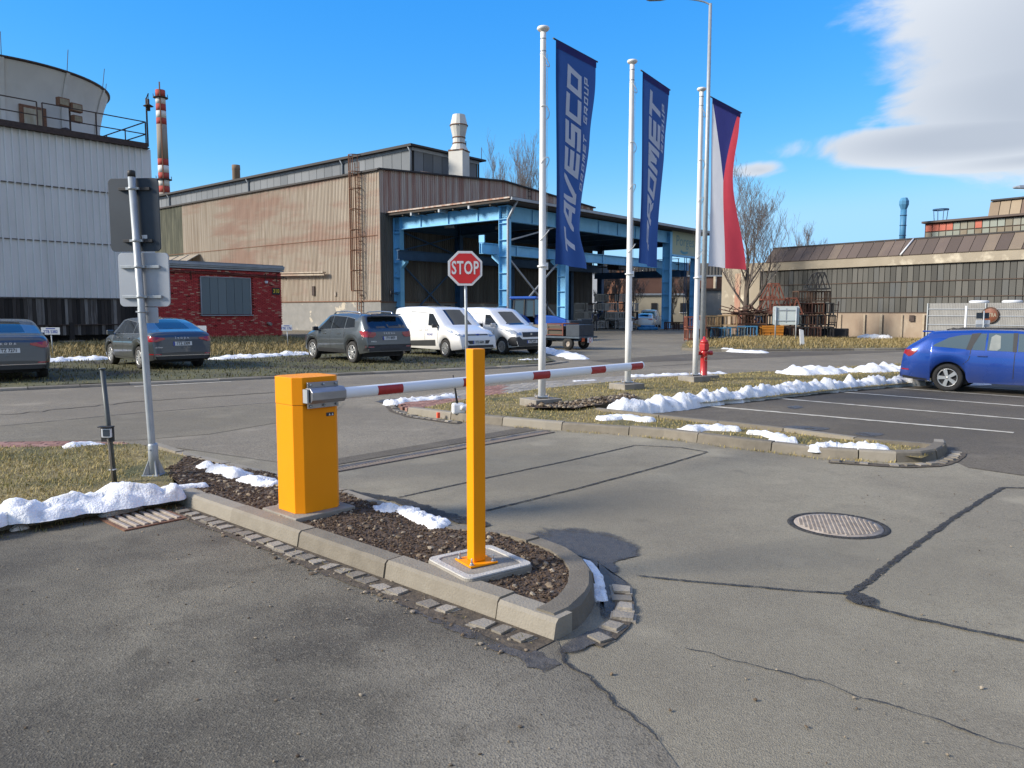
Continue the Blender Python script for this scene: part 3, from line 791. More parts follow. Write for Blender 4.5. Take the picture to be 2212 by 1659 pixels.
# ---- pavings ------------------------------------------------------
def paver_mesh(lx, ly, h, mat, name):
    b = MB(); b.box((0, 0, 0), (lx, ly, h)); me = b.mesh(name, mat)
    bm = bmesh.new(); bm.from_mesh(me); bmesh.ops.bevel(bm, geom=[e for e in bm.edges if all(v.co.z > 0 for v in e.verts)], offset=0.006, segments=1, affect='EDGES'); bm.to_mesh(me); bm.free()
    return me
PV = {'g': paver_mesh(0.192, 0.092, 0.06, M['paver_grey'], 'paver'), 'r': paver_mesh(0.192, 0.092, 0.06, M['paver_red'], 'paver')}
def paving(name, poly, ang, z, keyf, lim=300, seed=0, order=None):
    poly2 = [tuple(p) for p in poly]
    o = sheet(name, poly2, z - 0.02, M['bed'])
    c, s = math.cos(ang), math.sin(ang)
    loc = []
    cx = sum(p[0] for p in poly2) / len(poly2); cy = sum(p[1] for p in poly2) / len(poly2)
    for i in range(-110, 110):
        for j in range(-110, 110):
            a = i * 0.2 + (0.1 if j % 2 else 0); b = j * 0.1
            x = cx + a * c - b * s; y = cy + a * s + b * c
            if inside((x, y), poly2) and edge_dist((x, y), poly2) > 0.05: loc.append((x, y))
    loc.sort(key=lambda p: p[0] ** 2 + p[1] ** 2 if (abs(p[0] / max(.1, p[1])) < 0.72) else 1e6)
    rnd = random.Random(seed); rest = MB()
    for k, (x, y) in enumerate(loc):
        kk = keyf(x, y)
        if k < lim:
            link_mesh('paver', PV[kk], o, (x, y, z - 0.03 + rnd.uniform(-.003, .003)), (rnd.uniform(-.01,.01), rnd.uniform(-.01,.01), ang))
        else:
            rest.box((x, y, z - 0.03), (0.19, 0.09, 0.06), ang)
    if rest.v: tag(rest.build('paver_field', M['paver_stuff'], o, fix=False), kind='stuff')
    return o
# left footway
paving('left_footway', [(-14, 8.6), (-6.3, 9.10), (-5.2, 9.30), (-4.75, 9.45), (-5.0, 9.72), (-5.6, 9.85), (-14, 9.35)], 0.05, 0.05, lambda x, y: 'r', 300, 1)
swalk = [at(*p).to_2d() for p in [(858,880),(890,894),(960,882),(1045,864),(1272,836),(1482,819),(1478,808),(1272,821),(1045,840),(930,858),(870,868)]]
red_c = at(905, 878).to_2d()
paving('footway', swalk, math.atan2(.53, .85), 0.06, lambda x, y: 'r' if (Vector((x, y)) - red_c).length < 0.95 or (abs(x + .5) < .35 and y > 15.1) else 'g', 300, 2)

# ---- setts along the kerbs
def sett_meshes():
    out = []
    for s in range(5):
        r = random.Random(s); b = MB(); b.box((0, 0, 0), (0.122, 0.118, 0.08))
        me = b.mesh('sett', M['sett'])
        bm = bmesh.new(); bm.from_mesh(me)
        for v in bm.verts:
            v.co.x += r.uniform(-.012, .012); v.co.y += r.uniform(-.012, .012)
            if v.co.z > 0: v.co.z += r.uniform(-.006, .006)
        bmesh.ops.bevel(bm, geom=[e for e in bm.edges if all(v.co.z > 0 for v in e.verts)], offset=0.014, segments=2, affect='EDGES')
        bm.to_mesh(me); bm.free(); out.append(me)
    return out
ST = sett_meshes()
def sett_row(name, pts, off, step=0.14, seed=0, miss=0.08, wid=0.19):
    pts = [Vector(p) for p in pts]
    tot = sum((pts[i+1] - pts[i]).length for i in range(len(pts) - 1))
    rnd = random.Random(seed)
    L_, R_ = [], []
    k = max(2, int(tot / 0.12))
    for i in range(k + 1):
        p, d = polyline_at(pts, tot * i / k); n_ = Vector((d.y, -d.x))
        L_.append(p + n_ * 0.005); R_.append(p + n_ * (wid + 0.05 * fbm(p.x, p.y, seed, 4)))
    b = MB(); V = [(p.x, p.y, 0.013) for p in L_] + [(p.x, p.y, 0.013) for p in R_]
    b.add(V, [(i, i + 1, k + 2 + i, k + 1 + i) for i in range(k)])
    o = b.build(name, M['bed'], fix=True); tag(o, kind='structure')
    if o.data.polygons[0].normal.z < 0: o.data.flip_normals()
    s = 0.07
    while s < tot:
        p, d = polyline_at(pts, s); n_ = Vector((d.y, -d.x))
        if rnd.random() > miss:
            q = p + n_ * (off + rnd.uniform(-.012, .012))
            link_mesh('sett', ST[rnd.randrange(5)], o, (q.x, q.y, -0.0145 + rnd.uniform(-.006, .004)), (0, 0, math.atan2(d.y, d.x) + rnd.uniform(-.12, .12)), (rnd.uniform(.85, 1.1), rnd.uniform(.85, 1.12), 1))
        s += step * rnd.uniform(.92, 1.1)
    return o
sett_row('gutter_setts', [A_front[0] + Vector((.25,-.22)), A_front[1]], 0.105, seed=1, miss=0.04, wid=0.21)
sett_row('nose_setts', [Vector(p) for p in [(0.36,3.88),(0.47,3.98),(0.55,4.14),(0.60,4.36),(0.62,4.6)]], 0.055, seed=2, miss=0.12, wid=0.12)
sett_row('tip_setts', [at(*p).to_2d() for p in [(1790,996),(1937,1006),(2010,1003),(2046,990),(2052,978)]], 0.06, seed=3, wid=0.17)
sett_row('corner_setts', [at(*p).to_2d() for p in [(868,872),(850,880),(860,890),(900,902),(1000,915)]], 0.02, seed=4, wid=0.14)
tag(blades('gutter_weeds', [A_front[0] + Vector((-.05,-.12)), A_front[1] + Vector((-.2,.0)), A_front[1] + Vector((-.05,-.08)), A_front[0] + Vector((.1,-.25))], 1600, lambda x, y: 0.015, M['blade'], 0.015, 0.05, 0.003, 1.4, 31, dens=lambda x, y: 1.0 if fbm(x, y, 0, 3) > 0.02 else 0.12), kind='stuff')
gl = at(372,1092).to_2d()
tag(blades('kerb_foot_weeds', [gl + Vector((-.02,-.02)), gl + Vector((-5.5*.76,-5.5*.655)), gl + Vector((-5.4*.76,-5.6*.655-.12)), gl + Vector((.2,-.2))], 1500, lambda x, y: 0.012, M['blade_far'], 0.02, 0.07, 0.003, 1.2, 32, dens=lambda x, y: 1.0 if fbm(x, y, 0, 2.5) > 0.0 else 0.1), kind='stuff')
tag(blades('verge_kerb_weeds', [p + Vector((.0,.0)) for p in NEAR_C] + [p + Vector((-.07,-.09)) for p in NEAR_C[::-1]], 2600, lambda x, y: 0.008, M['blade'], 0.02, 0.06, 0.004, 1.4, 33, dens=lambda x, y: 1.0 if fbm(x, y, 0, 1.6) > -0.05 else 0.1), kind='stuff')
tag(rocks('gutter_grit', [A_front[0] + Vector((.05,-.1)), A_front[1] + Vector((-.1,.0)), A_front[1] + Vector((-.15,-.3)), A_front[0] + Vector((.15,-.42))], 320, lambda x, y: 0.012, M['stones'], 0.003, 0.018, 34, power=3), kind='stuff')

# ---- joints and cracks in the asphalt (real strips a few millimetres proud or flush)
def strip(name, pts, w, z, mat, jag=0.0, seed=0, step=0.03, kind='structure', wf=None, sub=None):
    pts = [Vector(p) for p in pts]
    tot = sum((pts[i+1] - pts[i]).length for i in range(len(pts) - 1))
    k = max(2, int(tot / step)); V = []; r = random.Random(seed)
    for i in range(k + 1):
        p, d = polyline_at(pts, tot * i / k); n_ = Vector((-d.y, d.x))
        wig = jag * (fbm(p.x, p.y, seed, 6, 3) * 1.6)
        ww = w * (1 + 0.5 * fbm(p.x * 1.3, p.y, seed + 3, 9, 2)) * (wf(i / k) if wf else 1)
        a = p + n_ * (wig + ww / 2 + r.uniform(-.15, .15) * w); b_ = p + n_ * (wig - ww / 2 + r.uniform(-.15, .15) * w)
        V += [(a.x, a.y, z), (b_.x, b_.y, z)]
    b = MB(); b.add(V, [(2*i, 2*i+1, 2*i+3, 2*i+2) for i in range(k)])
    o = b.build(name, mat, fix=False)
    if o.data.polygons[0].normal.z < 0: o.data.flip_normals()
    return tag(o, kind=kind)
def A2(*l): return [at(*p).to_2d() for p in l]
strip('joint', A2((1838,1287),(1930,1215),(2060,1120),(2165,1055)), 0.042, 0.011, M['tar'], 0.01, 1)
strip('joint', A2((2165,1055),(2230,1056),(2400,1058)), 0.03, 0.011, M['tar'], 0.006, 2)
strip('joint', A2((1372,1246),(1480,1258),(1600,1268),(1720,1279),(1838,1287)), 0.019, 0.013, M['tar'], 0.008, 3)
strip('joint', A2((1838,1287),(1880,1314),(1950,1333),(2080,1362),(2215,1390),(2400,1430)), 0.028, 0.015, M['tar'], 0.01, 4)
strip('joint', A2((1825,1283),(1845,1292),(1885,1314)), 0.10, 0.017, M['tar'], 0.02, 5, wf=lambda t: 0.5 + 1.2 * math.sin(math.pi * t))
strip('joint', A2((862,1076),(1050,1034),(1230,996),(1372,963)), 0.030, 0.009, M['tar'], 0.006, 6)
strip('joint', A2((1050,1105),(1250,1056),(1440,1005),(1528,978),(1470,968),(1372,963)), 0.026, 0.011, M['tar'], 0.006, 7)
strip('gutter_joint', A2((730,1062),(860,1083),(950,1112),(1050,1140)), 0.14, 0.014, M['tar'], 0.02, 8)
strip('crack', A2((1205,1405),(1225,1432),(1270,1470),(1320,1500),(1345,1540),(1395,1575),(1420,1605)), 0.015, 0.014, M['tar'], 0.05, 9, wf=lambda t: 1.4 - t)
strip('crack', A2((1480,1402),(1570,1425),(1680,1452)), 0.006, 0.010, M['tar'], 0.03, 10)
strip('crack', A2((1680,1452),(1760,1475),(1850,1505),(1950,1535),(2080,1580),(2215,1622)), 0.007, 0.012, M['tar'], 0.035, 11, wf=lambda t: 0.7 + 0.9 * (1 + math.sin(18 * t)) / 2)
strip('gutter_edge', [A_front[0] + Vector((.42,-.44)), A_front[1] + Vector((-.02,-.30))], 0.11, 0.0125, M['wet'], 0.05, 12, wf=lambda t: 0.4 + 0.9 * abs(math.sin(5 * t)))
strip('road_seam', A2((0,922),(300,893),(560,873),(720,862)), 0.03, 0.012, M['tar'], 0.03, 13, step=0.1)
strip('road_seam', A2((0,898),(300,868),(600,848),(1005,824)), 0.05, 0.012, M['asph_park'], 0.15, 14, step=0.15)
strip('road_seam', A2((1050,826),(1300,800),(1500,786)), 0.05, 0.012, M['asph_park'], 0.15, 15, step=0.2)
strip('kerb_gap', [p + Vector((.04,-.08)) for p in far_k[1:4]], 0.10, 0.012, M['tar'], 0.04, 16, step=0.1)
def blot(name, pts, z, mat, seed, jag=0.12):
    pts = [Vector(p) for p in pts]; n_ = len(pts); V = []
    for i in range(n_):
        a, b_, c_, d_ = pts[i-1], pts[i], pts[(i+1) % n_], pts[(i+2) % n_]
        for t in [k / 14 for k in range(14)]:
            q = 0.5 * ((2*b_) + (-a + c_)*t + (2*a - 5*b_ + 4*c_ - d_)*t*t + (-a + 3*b_ - 3*c_ + d_)*t**3)
            q = q + Vector((fbm(q.x, q.y, seed, 5), fbm(q.x, q.y, seed + 9, 5))) * jag
            V.append((q.x, q.y))
    if mat is not M['damp']: return sheet(name, V, z, mat)
    n2 = len(V); c = Vector((sum(p[0] for p in V) / n2, sum(p[1] for p in V) / n2))
    rings = []; fd = []
    for f, a in ((1.0, 0.0), (.86, .35), (.66, .8), (.4, 1.0), (.02, 1.0)):
        for p in V:
            q = c.lerp(Vector(p), f); rings.append((q.x, q.y, z)); fd.append(a)
    m_ = MB(); m_.add(rings, [(j*n2+i, j*n2+(i+1) % n2, (j+1)*n2+(i+1) % n2, (j+1)*n2+i) for j in range(4) for i in range(n2)])
    o = m_.build(name, mat, None, fix=False)
    if sum(p.normal.z for p in o.data.polygons) < 0: o.data.flip_normals()
    at_ = o.data.attributes.new('fade', 'FLOAT', 'POINT'); at_.data.foreach_set('value', fd)
    return tag(o, kind='structure')
blot('damp_patch', A2((1120,1160),(1180,1137),(1260,1142),(1350,1165),(1392,1183),(1370,1207),(1330,1222),(1345,1260),(1360,1290),(1350,1330),(1310,1350),(1290,1290),(1275,1235),(1210,1190)), 0.010, M['damp'], 3)
blot('damp_patch', A2((1240,1380),(1290,1360),(1335,1340),(1330,1365),(1290,1395),(1240,1420),(1205,1412)), 0.0142, M['damp'], 5, 0.06)
blot('damp_patch', A2((810,868),(850,862),(905,866),(880,874),(840,876)), 0.012, M['damp'], 6, 0.1)
for k, q in enumerate([((1690,925),(1720,921),(1790,926),(1760,931)), ((1845,938),(1870,935),(1910,939),(1880,944)), ((1822,956),(1840,953),(1858,957),(1840,961)), ((1886,966),(1905,961),(1935,967),(1908,972)), ((1362,824),(1390,822),(1400,825),(1380,827)), ((1700,880),(1720,877),(1735,881),(1712,884))]):
    blot('oil_stain', A2(*q), 0.0095, M['wet'], 20 + k, 0.03)
# parking bays
for k, (a, b_) in enumerate([((1470,873),(2190,936)), ((1640,858),(2330,917)), ((1800,846),(2400,893)), ((1890,836),(2450,876)), ((1960,828),(2500,862))]):
    strip('bay_line', A2(a, b_), 0.11, 0.0105, M['paint_line'], 0.004, 40 + k, step=0.1)
strip('road_edge_line', A2((290,836),(420,829),(500,825)), 0.10, 0.0125, M['paint_line'], 0.02, 47, step=0.1)

# ---- snow ---------------------------------------------------------
def snow(path, wid, hgt, label, seed, z0=0.0, mat=None, lump=0.5, res=0.06, group=None, ragged=0.35, drop=0.035):
    path = [Vector(p) for p in path]
    tot = sum((path[i+1] - path[i]).length for i in range(len(path) - 1))
    n_ = max(6, int(tot / res)); m_ = max(7, int(wid / res) + 2)
    if m_ % 2 == 0: m_ += 1
    V = []
    o0 = path[0]
    for i in range(n_ + 1):
        s = i / n_
        p, d = polyline_at(path, tot * s); nn = Vector((-d.y, d.x))
        endt = min(1, (min(s, 1 - s) * tot / (wid * 0.55)))
        endt = math.sqrt(max(0.0, 1 - (1 - min(1, endt)) ** 2))
        wl_ = wid / 2 * (0.45 + 0.55 * endt) * (1 + ragged * 1.8 * fbm(p.x, p.y, seed, 1.6 / max(.4, wid)))
        wr_ = wid / 2 * (0.45 + 0.55 * endt) * (1 + ragged * 1.8 * fbm(p.x, p.y, seed + 4, 1.6 / max(.4, wid)))
        for j in range(m_):
            t = 2 * j / (m_ - 1) - 1
            q = p + nn * (t * (wl_ if t > 0 else wr_))
            q += Vector((fbm(q.x, q.y, seed + 2, 5 / max(.3, wid)), fbm(q.x, q.y, seed + 5, 5 / max(.3, wid)))) * wid * 0.08
            prof = max(0.0, 1 - abs(t) ** 2.6)
            w0 = max(.22, min(.7, wid))
            lum = abs(noise.noise(Vector((q.x * 2.6 / w0, q.y * 2.6 / w0, seed * 3.1)))) * 1.5 + abs(noise.noise(Vector((q.x * 6 / w0, q.y * 6 / w0, seed)))) * .8
            hh = hgt * endt * prof * (1 - lump * .62 + lump * 1.25 * lum + lump * 1.0 * fbm(q.x, q.y, seed, 1.6 / w0, 2) + lump * .35 * fbm(q.x, q.y, seed + 3, 14 / w0, 2))
            hh -= hgt * (.27 + .75 * fbm(q.x, q.y, seed + 8, 2.2 / w0, 3))
            if abs(t) > .99 or endt < .02: hh = -1
            zz = z0 + (hh if hh > 0 else max(-drop, hh * 1.5))
            V.append((q.x - o0.x, q.y - o0.y, zz))
    Fs = [(i*m_+j, i*m_+j+1, (i+1)*m_+j+1, (i+1)*m_+j) for i in range(n_) for j in range(m_ - 1)]
    b = MB(); b.add(V, Fs, 0, True)
    o = b.build('snow_bank', mat or M['snow'], None, (o0.x, o0.y, 0), fix=False)
    if sum(p.normal.z for p in o.data.polygons) < 0: o.data.flip_normals()
    return tag(o, label, 'snow', group)
def AZ(z, *l): return [at(p[0], p[1], z).to_2d() for p in l]
snow(AZ(.13,(-120,1135),(0,1112),(90,1100),(180,1085),(250,1075),(330,1066),(400,1058)), 0.44, 0.105, 'thick snow bank lying along the kerb of the left lawn', 1, .115, lump=.45, res=.04)
snow(AZ(.10,(340,1058),(400,1052),(452,1046)), 0.16, 0.020, 'thin snow tongue behind the storm grate kerb corner', 2, .11, res=.03)
snow(AZ(.0,(14,1149),(70,1140)), 0.16, 0.048, 'small grey snow lump on the asphalt at the left picture edge', 3, .01, M['snow_dirty'], res=.025)
snow(AZ(.0,(208,1119),(260,1108),(312,1097)), 0.17, 0.054, 'snow chunk slid down beside the rusty storm grate', 4, .01, res=.025)
snow(AZ(.06,(115,972),(170,967),(236,961)), 0.34, 0.082, 'snow heap where the red footway meets the lawn', 5, .05, res=.05)
snow(AZ(.11,(432,1003),(462,1008)), 0.2, 0.048, 'snow lump near the foot of the tall sign pole', 6, .10, res=.03)
snow(AZ(.11,(458,1012),(490,1018),(528,1028)), 0.30, 0.068, 'pointed snow heap on the island between sign pole and barrier', 7, .10, res=.035)
snow(AZ(.11,(522,1030),(560,1038),(600,1048)), 0.32, 0.048, 'snow heap at the back edge of the barrier cabinet', 8, .10, res=.035)
snow(AZ(.11,(800,1100),(830,1098),(868,1094)), 0.22, 0.061, 'snow pile on the soil right of the barrier cabinet', 9, .10, res=.025)
snow(AZ(.11,(868,1095),(905,1115),(965,1138)), 0.20, 0.054, 'long snow pile on the soil left of the yellow post', 10, .10, res=.025)
snow(AZ(.0,(1258,1212),(1285,1250),(1300,1305)), 0.12, 0.024, 'thin grey ice strip around the rounded kerb nose', 11, .012, M['snow_dirty'], res=.02)
snow(AZ(.12,(1318,880),(1420,873),(1500,863),(1600,852),(1690,842),(1800,832),(1900,824),(1990,820)), 0.50, 0.155, 'long ploughed snow wall along the parking kerb', 12, .09, lump=.55, res=.05, drop=.11)
snow([Vector((9.6,18.0)), Vector((10.3,18.0)), Vector((11.2,17.9))], 0.7, 0.095, 'low snow ramp behind the rear wheel of the blue estate car', 13, .0, res=.06)
snow(AZ(.12,(1294,901),(1345,896),(1412,905)), 0.30, 0.034, 'flat snow strip on the verge at the start of the snow wall', 14, .105, res=.04)
snow(AZ(.12,(1472,926),(1530,920),(1602,924)), 0.36, 0.061, 'snow patch on the verge below the parking bays, second from left', 15, .10, res=.04)
snow(AZ(.12,(1612,929),(1650,932),(1680,940)), 0.16, 0.034, 'narrow snow ridge on the verge beside a larger lump', 16, .105, res=.03)
snow(AZ(.12,(1660,943),(1690,946),(1722,946)), 0.34, 0.075, 'rounded snow lump in the middle of the verge tip', 17, .10, res=.035)
snow(AZ(.12,(1745,965),(1800,960),(1860,963),(1925,967)), 0.26, 0.068, 'snow patch nearest the rounded end of the verge', 18, .10, res=.035)
snow(AZ(.06,(830,870),(880,866),(930,862),(990,856)), 0.36, 0.082, 'snow ridge on the footway corner behind the barrier boom', 19, .05, res=.06)
snow(AZ(.06,(1235,824),(1290,821)), 0.2, 0.027, 'small thin snow streak on the footway behind the boom', 20, .055, res=.06)
snow(AZ(.06,(1355,814),(1430,811),(1500,808),(1570,806)), 0.40, 0.068, 'long thin snow strip on the footway behind the flagpoles', 21, .05, res=.08)
snow(AZ(.1,(1685,806),(1750,803),(1822,801)), 1.3, 0.204, 'pointed white snow pile at the road edge', 22, .06, lump=.3, res=.1)
snow(AZ(.1,(1815,801),(1880,799),(1960,797)), 1.2, 0.204, 'dirty brown snow pile at the road edge near the blue car', 23, .06, M['snow_dirty'], lump=.5, res=.1)
snow(AZ(.06,(80,783),(160,778),(250,774)), 1.0, 0.109, 'snow strip between the two grey saloon cars', 24, .06, res=.11)
snow(AZ(.06,(455,776),(560,770),(670,763)), 1.0, 0.109, 'snow strip between the grey saloon and the grey SUV', 25, .06, res=.11)
snow(AZ(.06,(1160,752),(1205,760),(1256,773)), 0.9, 0.102, 'grey snow pile in front of the farm trailer', 26, .02, M['snow_dirty'], res=.1)
snow(AZ(.06,(1120,777),(1165,775)), 0.5, 0.034, 'icy streak on the verge below the black bumper van', 27, .05, M['snow_dirty'], res=.1)
snow(AZ(.06,(1552,753),(1600,758),(1660,760)), 0.8, 0.095, 'dirty snow strip along the kerb of the dry grass mound', 28, .03, M['snow_dirty'], res=.12)
snow([Vector((20.2,45.3)), Vector((21.0,44.9)), Vector((22.0,44.4))], 0.8, 0.286, 'white snow lump against the foot of the factory wall', 29, .08, res=.1, lump=.3)
for k, (x, y) in enumerate([(1268,904),(1745,958),(1728,957)]):
    pass

# ---- ironwork in the road ----------------------------------------
g = empty('storm_grate', at(310,1124).to_2d().to_3d(), math.atan2(at(398,1122).y - at(262,1150).y, at(398,1122).x - at(262,1150).x), 'rusty ribbed storm drain grate set in the asphalt by the kerb corner', 'grate')
b = MB()
for (cx, cy, sx, sy) in [(0, -.235, .50, .03), (0, .235, .50, .03), (-.235, 0, .03, .44), (.235, 0, .03, .44)]: b.box((cx, cy, 0.004), (sx, sy, 0.03))
b.build('frame', M['rust'], g)
b = MB(); b.box((0, 0, -0.012), (0.44, 0.44, 0.02)); b.build('sump', M['black'], g, (0, 0, 0.012))
for k in range(7):
    b = MB(); b.box((0, 0, 0), (0.032, 0.43, 0.028))
    b.build('bar', M['castiron'], g, (-.195 + .065 * k, 0, 0.017), bevel=0.004)
mh = empty('manhole_cover', at(1810,1136).to_2d().to_3d(), 0.2, 'round cast iron manhole cover with studded surface in the exit lane', 'manhole')
b = MB(); b.lathe([(0.335, 0.004), (0.345, 0.013), (0.375, 0.013), (0.385, 0.004)], n=48, cap=False); b.build('ring', M['tar'], mh)
b = MB(); b.lathe([(0.0, 0.011), (0.33, 0.011), (0.334, 0.004)], n=48, cap=False); b.build('plate', M['castiron'], mh)
b = MB()
for i in range(-9, 10):
    for j in range(-9, 10):
        x, y = i * 0.036 + (0.018 if j % 2 else 0), j * 0.034
        if x * x + y * y < 0.30 ** 2: b.box((x, y, 0.0145), (0.024, 0.018, 0.009), taper=.8)
tag(b.build('studs', M['castiron'], mh, fix=False), kind='stuff')
M['drain_iron'] = pm('brown_drain_iron', (.21, .175, .145), (.15, .12, .10), 20, .8)
dA, dB = at(722,1019).to_2d(), at(1190,934).to_2d()
dd = (dB - dA); dl = dd.length
dr = empty('channel_drain', (dA.x, dA.y, 0), math.atan2(dd.y, dd.x), 'long slotted channel drain crossing the exit lane behind the barrier', 'drain')
b = MB()
for s in (-1, 1): b.box((dl / 2, s * .062, 0.008), (dl, 0.016, 0.02))
b.build('rim', M['drain_iron'], dr)
b = MB(); b.box((dl / 2, 0, -0.006), (dl, 0.11, 0.018)); b.build('channel', M['black'], dr)
bm_ = MB(); bm_.box((0, 0, 0), (0.022, 0.112, 0.012)); dme = bm_.mesh('grate_bar', M['drain_iron'])
k = 0; x = 0.02; restb = MB()
while x < dl - .02:
    if k < 120: link_mesh('grate_bar', dme, dr, (x, 0, 0.012))
    x += 0.045; k += 1
strip('drain_dirt', [dA + Vector((-.03,.10)), dB + Vector((-.04,.10))], 0.10, 0.0155, M['wet'], 0.05, 61)

# loose grit and small litter on the paving
tag(rocks('loose_grit', [Vector(p) for p in [(-4.2,5.6),(-2.6,6.4),(.5,3.6),(3.2,4.0),(4.5,7.0),(3.0,9.0),(2.0,2.2),(-1.6,2.2)]], 520, lambda x, y: 0.010, M['stones'], 0.0025, 0.011, 71, power=3.5), kind='stuff')

# ================================================================== FOREGROUND OBJECTS
def text_mesh(body, size, offset=0.0, shear=0.0, spacing=1.0, align='CENTER'):
    cu = bpy.data.curves.new('txt', 'FONT')
    cu.body = body; cu.size = size; cu.offset = offset; cu.shear = shear; cu.space_character = spacing
    cu.align_x = align; cu.align_y = 'CENTER'; cu.resolution_u = 3
    o = bpy.data.objects.new('txt', cu)
    me = bpy.data.meshes.new_from_object(o)
    V = [v.co.copy() for v in me.vertices]; Fs = [tuple(p.vertices) for p in me.polygons]
    bpy.data.objects.remove(o); bpy.data.curves.remove(cu); bpy.data.meshes.remove(me)
    return V, Fs
def text_part(name, body, size, mat, parent, mtx, offset=0.0, xs=1.0, shear=0.0, spacing=1.0, thick=0.0, align='CENTER'):
    """flat lettering; mtx maps (x right, y up, z out of the surface)"""
    V, Fs = text_mesh(body, size, offset, shear, spacing, align)
    if not V: return None
    b = MB(); b.add([mtx @ Vector((v.x * xs, v.y, thick)) for v in V], Fs)
    return b.build(name, mat, parent, fix=False)
def face_mtx(origin, right, up):
    r = Vector(right).normalized(); u = Vector(up).normalized(); n_ = r.cross(u)
    m = Matrix(((r.x, u.x, n_.x, origin[0]), (r.y, u.y, n_.y, origin[1]), (r.z, u.z, n_.z, origin[2]), (0, 0, 0, 1)))
    return m
FACE = face_mtx((0, 0, 0), (1, 0, 0), (0, 0, 1))      # local: writing on a face that looks to -Y
def rrect(w, h, r, n_=5):
    out = []
    for (cx, cy, a0) in ((w/2-r, h/2-r, 0), (-w/2+r, h/2-r, 90), (-w/2+r, -h/2+r, 180), (w/2-r, -h/2+r, 270)):
        for k in range(n_ + 1):
            a = R(a0 + 90 * k / n_); out.append((cx + r*math.cos(a), cy + r*math.sin(a)))
    return out
XZ = Matrix(((1, 0, 0, 0), (0, 0, 1, 0), (0, 1, 0, 0), (0, 0, 0, 1)))   # prism in x-z, thickness along y

# ---- barrier ------------------------------------------------------
BA = R(47.0)
bx, by = -1.655, 5.86
bar = empty('boom_barrier', (bx, by, 0.10), BA, 'yellow automatic boom barrier with white and red arm across the exit lane', 'barrier')
# footprint with cut corners; front corner at the origin, x along the road-side face, y away along the island
def foot(x1, y1, c, e=0.0):
    return [(c, -e), (x1 - c*.8, -e), (x1 + e, c*.8), (x1 + e, y1 - c), (x1 - c, y1 + e), (c, y1 + e), (-e, y1 - c), (-e, c)]
b = MB(); b.prism(foot(.40, .36, .058), 0.035, 0.888); b.build('cabinet', M['yellow'], bar, bevel=0.003)
b = MB(); b.prism(foot(.40, .36, .058, .003), 0.890, 1.105); b.build('cabinet_hood', M['yellow'], bar, bevel=0.004)
b = MB(); b.prism(foot(.40, .36, .058, -.004), 0.880, 0.895); b.build('hood_seam', M['black'], bar)
# flange clamp holding the arm
zb = 0.965
b = MB()
b.box((.19, -.012, zb), (.20, .020, .20)); b.build('hub_plate', M['steel'], bar, bevel=0.003)
for sz in (-1, 1):
    b = MB(); b.box((.22, -.030, zb + sz * .080), (.28, .012, .042)); b.build('clamp_flange', M['steel'], bar, bevel=0.003)
b = MB()
prof = [(-.022, -.060), (-.085, -.060), (-.118, -.030), (-.118, .030), (-.085, .060), (-.022, .060)]
V = [(x, p[0], zb + p[1]) for x in (.070, .38) for p in prof]
b.add(V, [(0,1,2,3,4,5), (11,10,9,8,7,6)] + [(i, (i+1) % 6, 6+(i+1) % 6, 6+i) for i in range(6)])
b.build('clamp_shell', M['steel'], bar, bevel=0.003)
b = MB(); b.box((.055, -.05, zb), (.016, .06, .105)); b.build('clamp_end', M['galv'], bar)
for sx in (.105, .22, .335):
    for sz in (-1, 1):
        q = MB(); q.lathe([(0, -.012), (.010, -.012), (.010, .0), (.006, .0)], n=6, axis='Y'); q.build('bolt', M['galv'], bar, (sx, -.037, zb + sz * .082))
boomL = 4.62
b = MB()
ell = []
for k in range(24):
    a = 2 * math.pi * k / 24; ell.append((-.070 + .040 * math.cos(a), .047 * math.sin(a)))
b.add([(x, p[0], zb + p[1]) for x in (.37, boomL) for p in ell], [(k, (k+1) % 24, 24+(k+1) % 24, 24+k) for k in range(24)], 0, True)
b.add([(x, p[0], zb + p[1]) for x in (.40, boomL) for p in ell], [tuple(range(24))[::-1], tuple(range(24, 48))])
boom = b.build('boom_arm', M['boom'], bar)
b = MB(); b.add([(x, (p[0] + .070) * 1.02 - .070, zb + p[1] * 1.02) for x in (boomL - .012, boomL + .012) for p in ell], [tuple(range(24))[::-1], tuple(range(24, 48))] + [(k, (k+1) % 24, 24+(k+1) % 24, 24+k) for k in range(24)]); b.build('end_cap', M['boom'], boom)
for t0 in (.70, 1.665, 2.63, 3.595, 4.365):
    b = MB(); t1 = min(t0 + .262, boomL - .015)
    arc = []
    for k in range(9):
        a = R(138 + 104 * k / 8 - 8); arc.append((-.070 + .0415 * math.cos(a), .0485 * math.sin(a)))
    b.add([(x, p[0], zb + p[1]) for x in (t0, t1) for p in arc], [(k, k+1, 10+k, 9+k) for k in range(8)], 0, True)
    b.build('red_reflector', M['redtape'], boom)
# sticker
b = MB(); b.box((.30, -.0015, .80), (.07, .003, .028)); b.build('warning_sticker', M['darkgrey'], bar)
for k in (0, 1):
    b = MB(); b.add([(.285 + .028*k, -.004, .79), (.303 + .028*k, -.004, .79), (.294 + .028*k, -.004, .81)], [(0, 1, 2)]); b.build('warning_mark', M['signwhite'], bar)
# slab
sl = MB(); sl.prism([(-.075, -.075), (.475, -.075), (.475, .43), (-.075, .43)], 0.0, 0.135); o = sl.build('concrete_plinth', M['concrete'], None, (bx, by, 0), (0, 0, BA), bevel=0.008)
tag(o, 'thin concrete plinth under the yellow barrier cabinet', 'plinth')

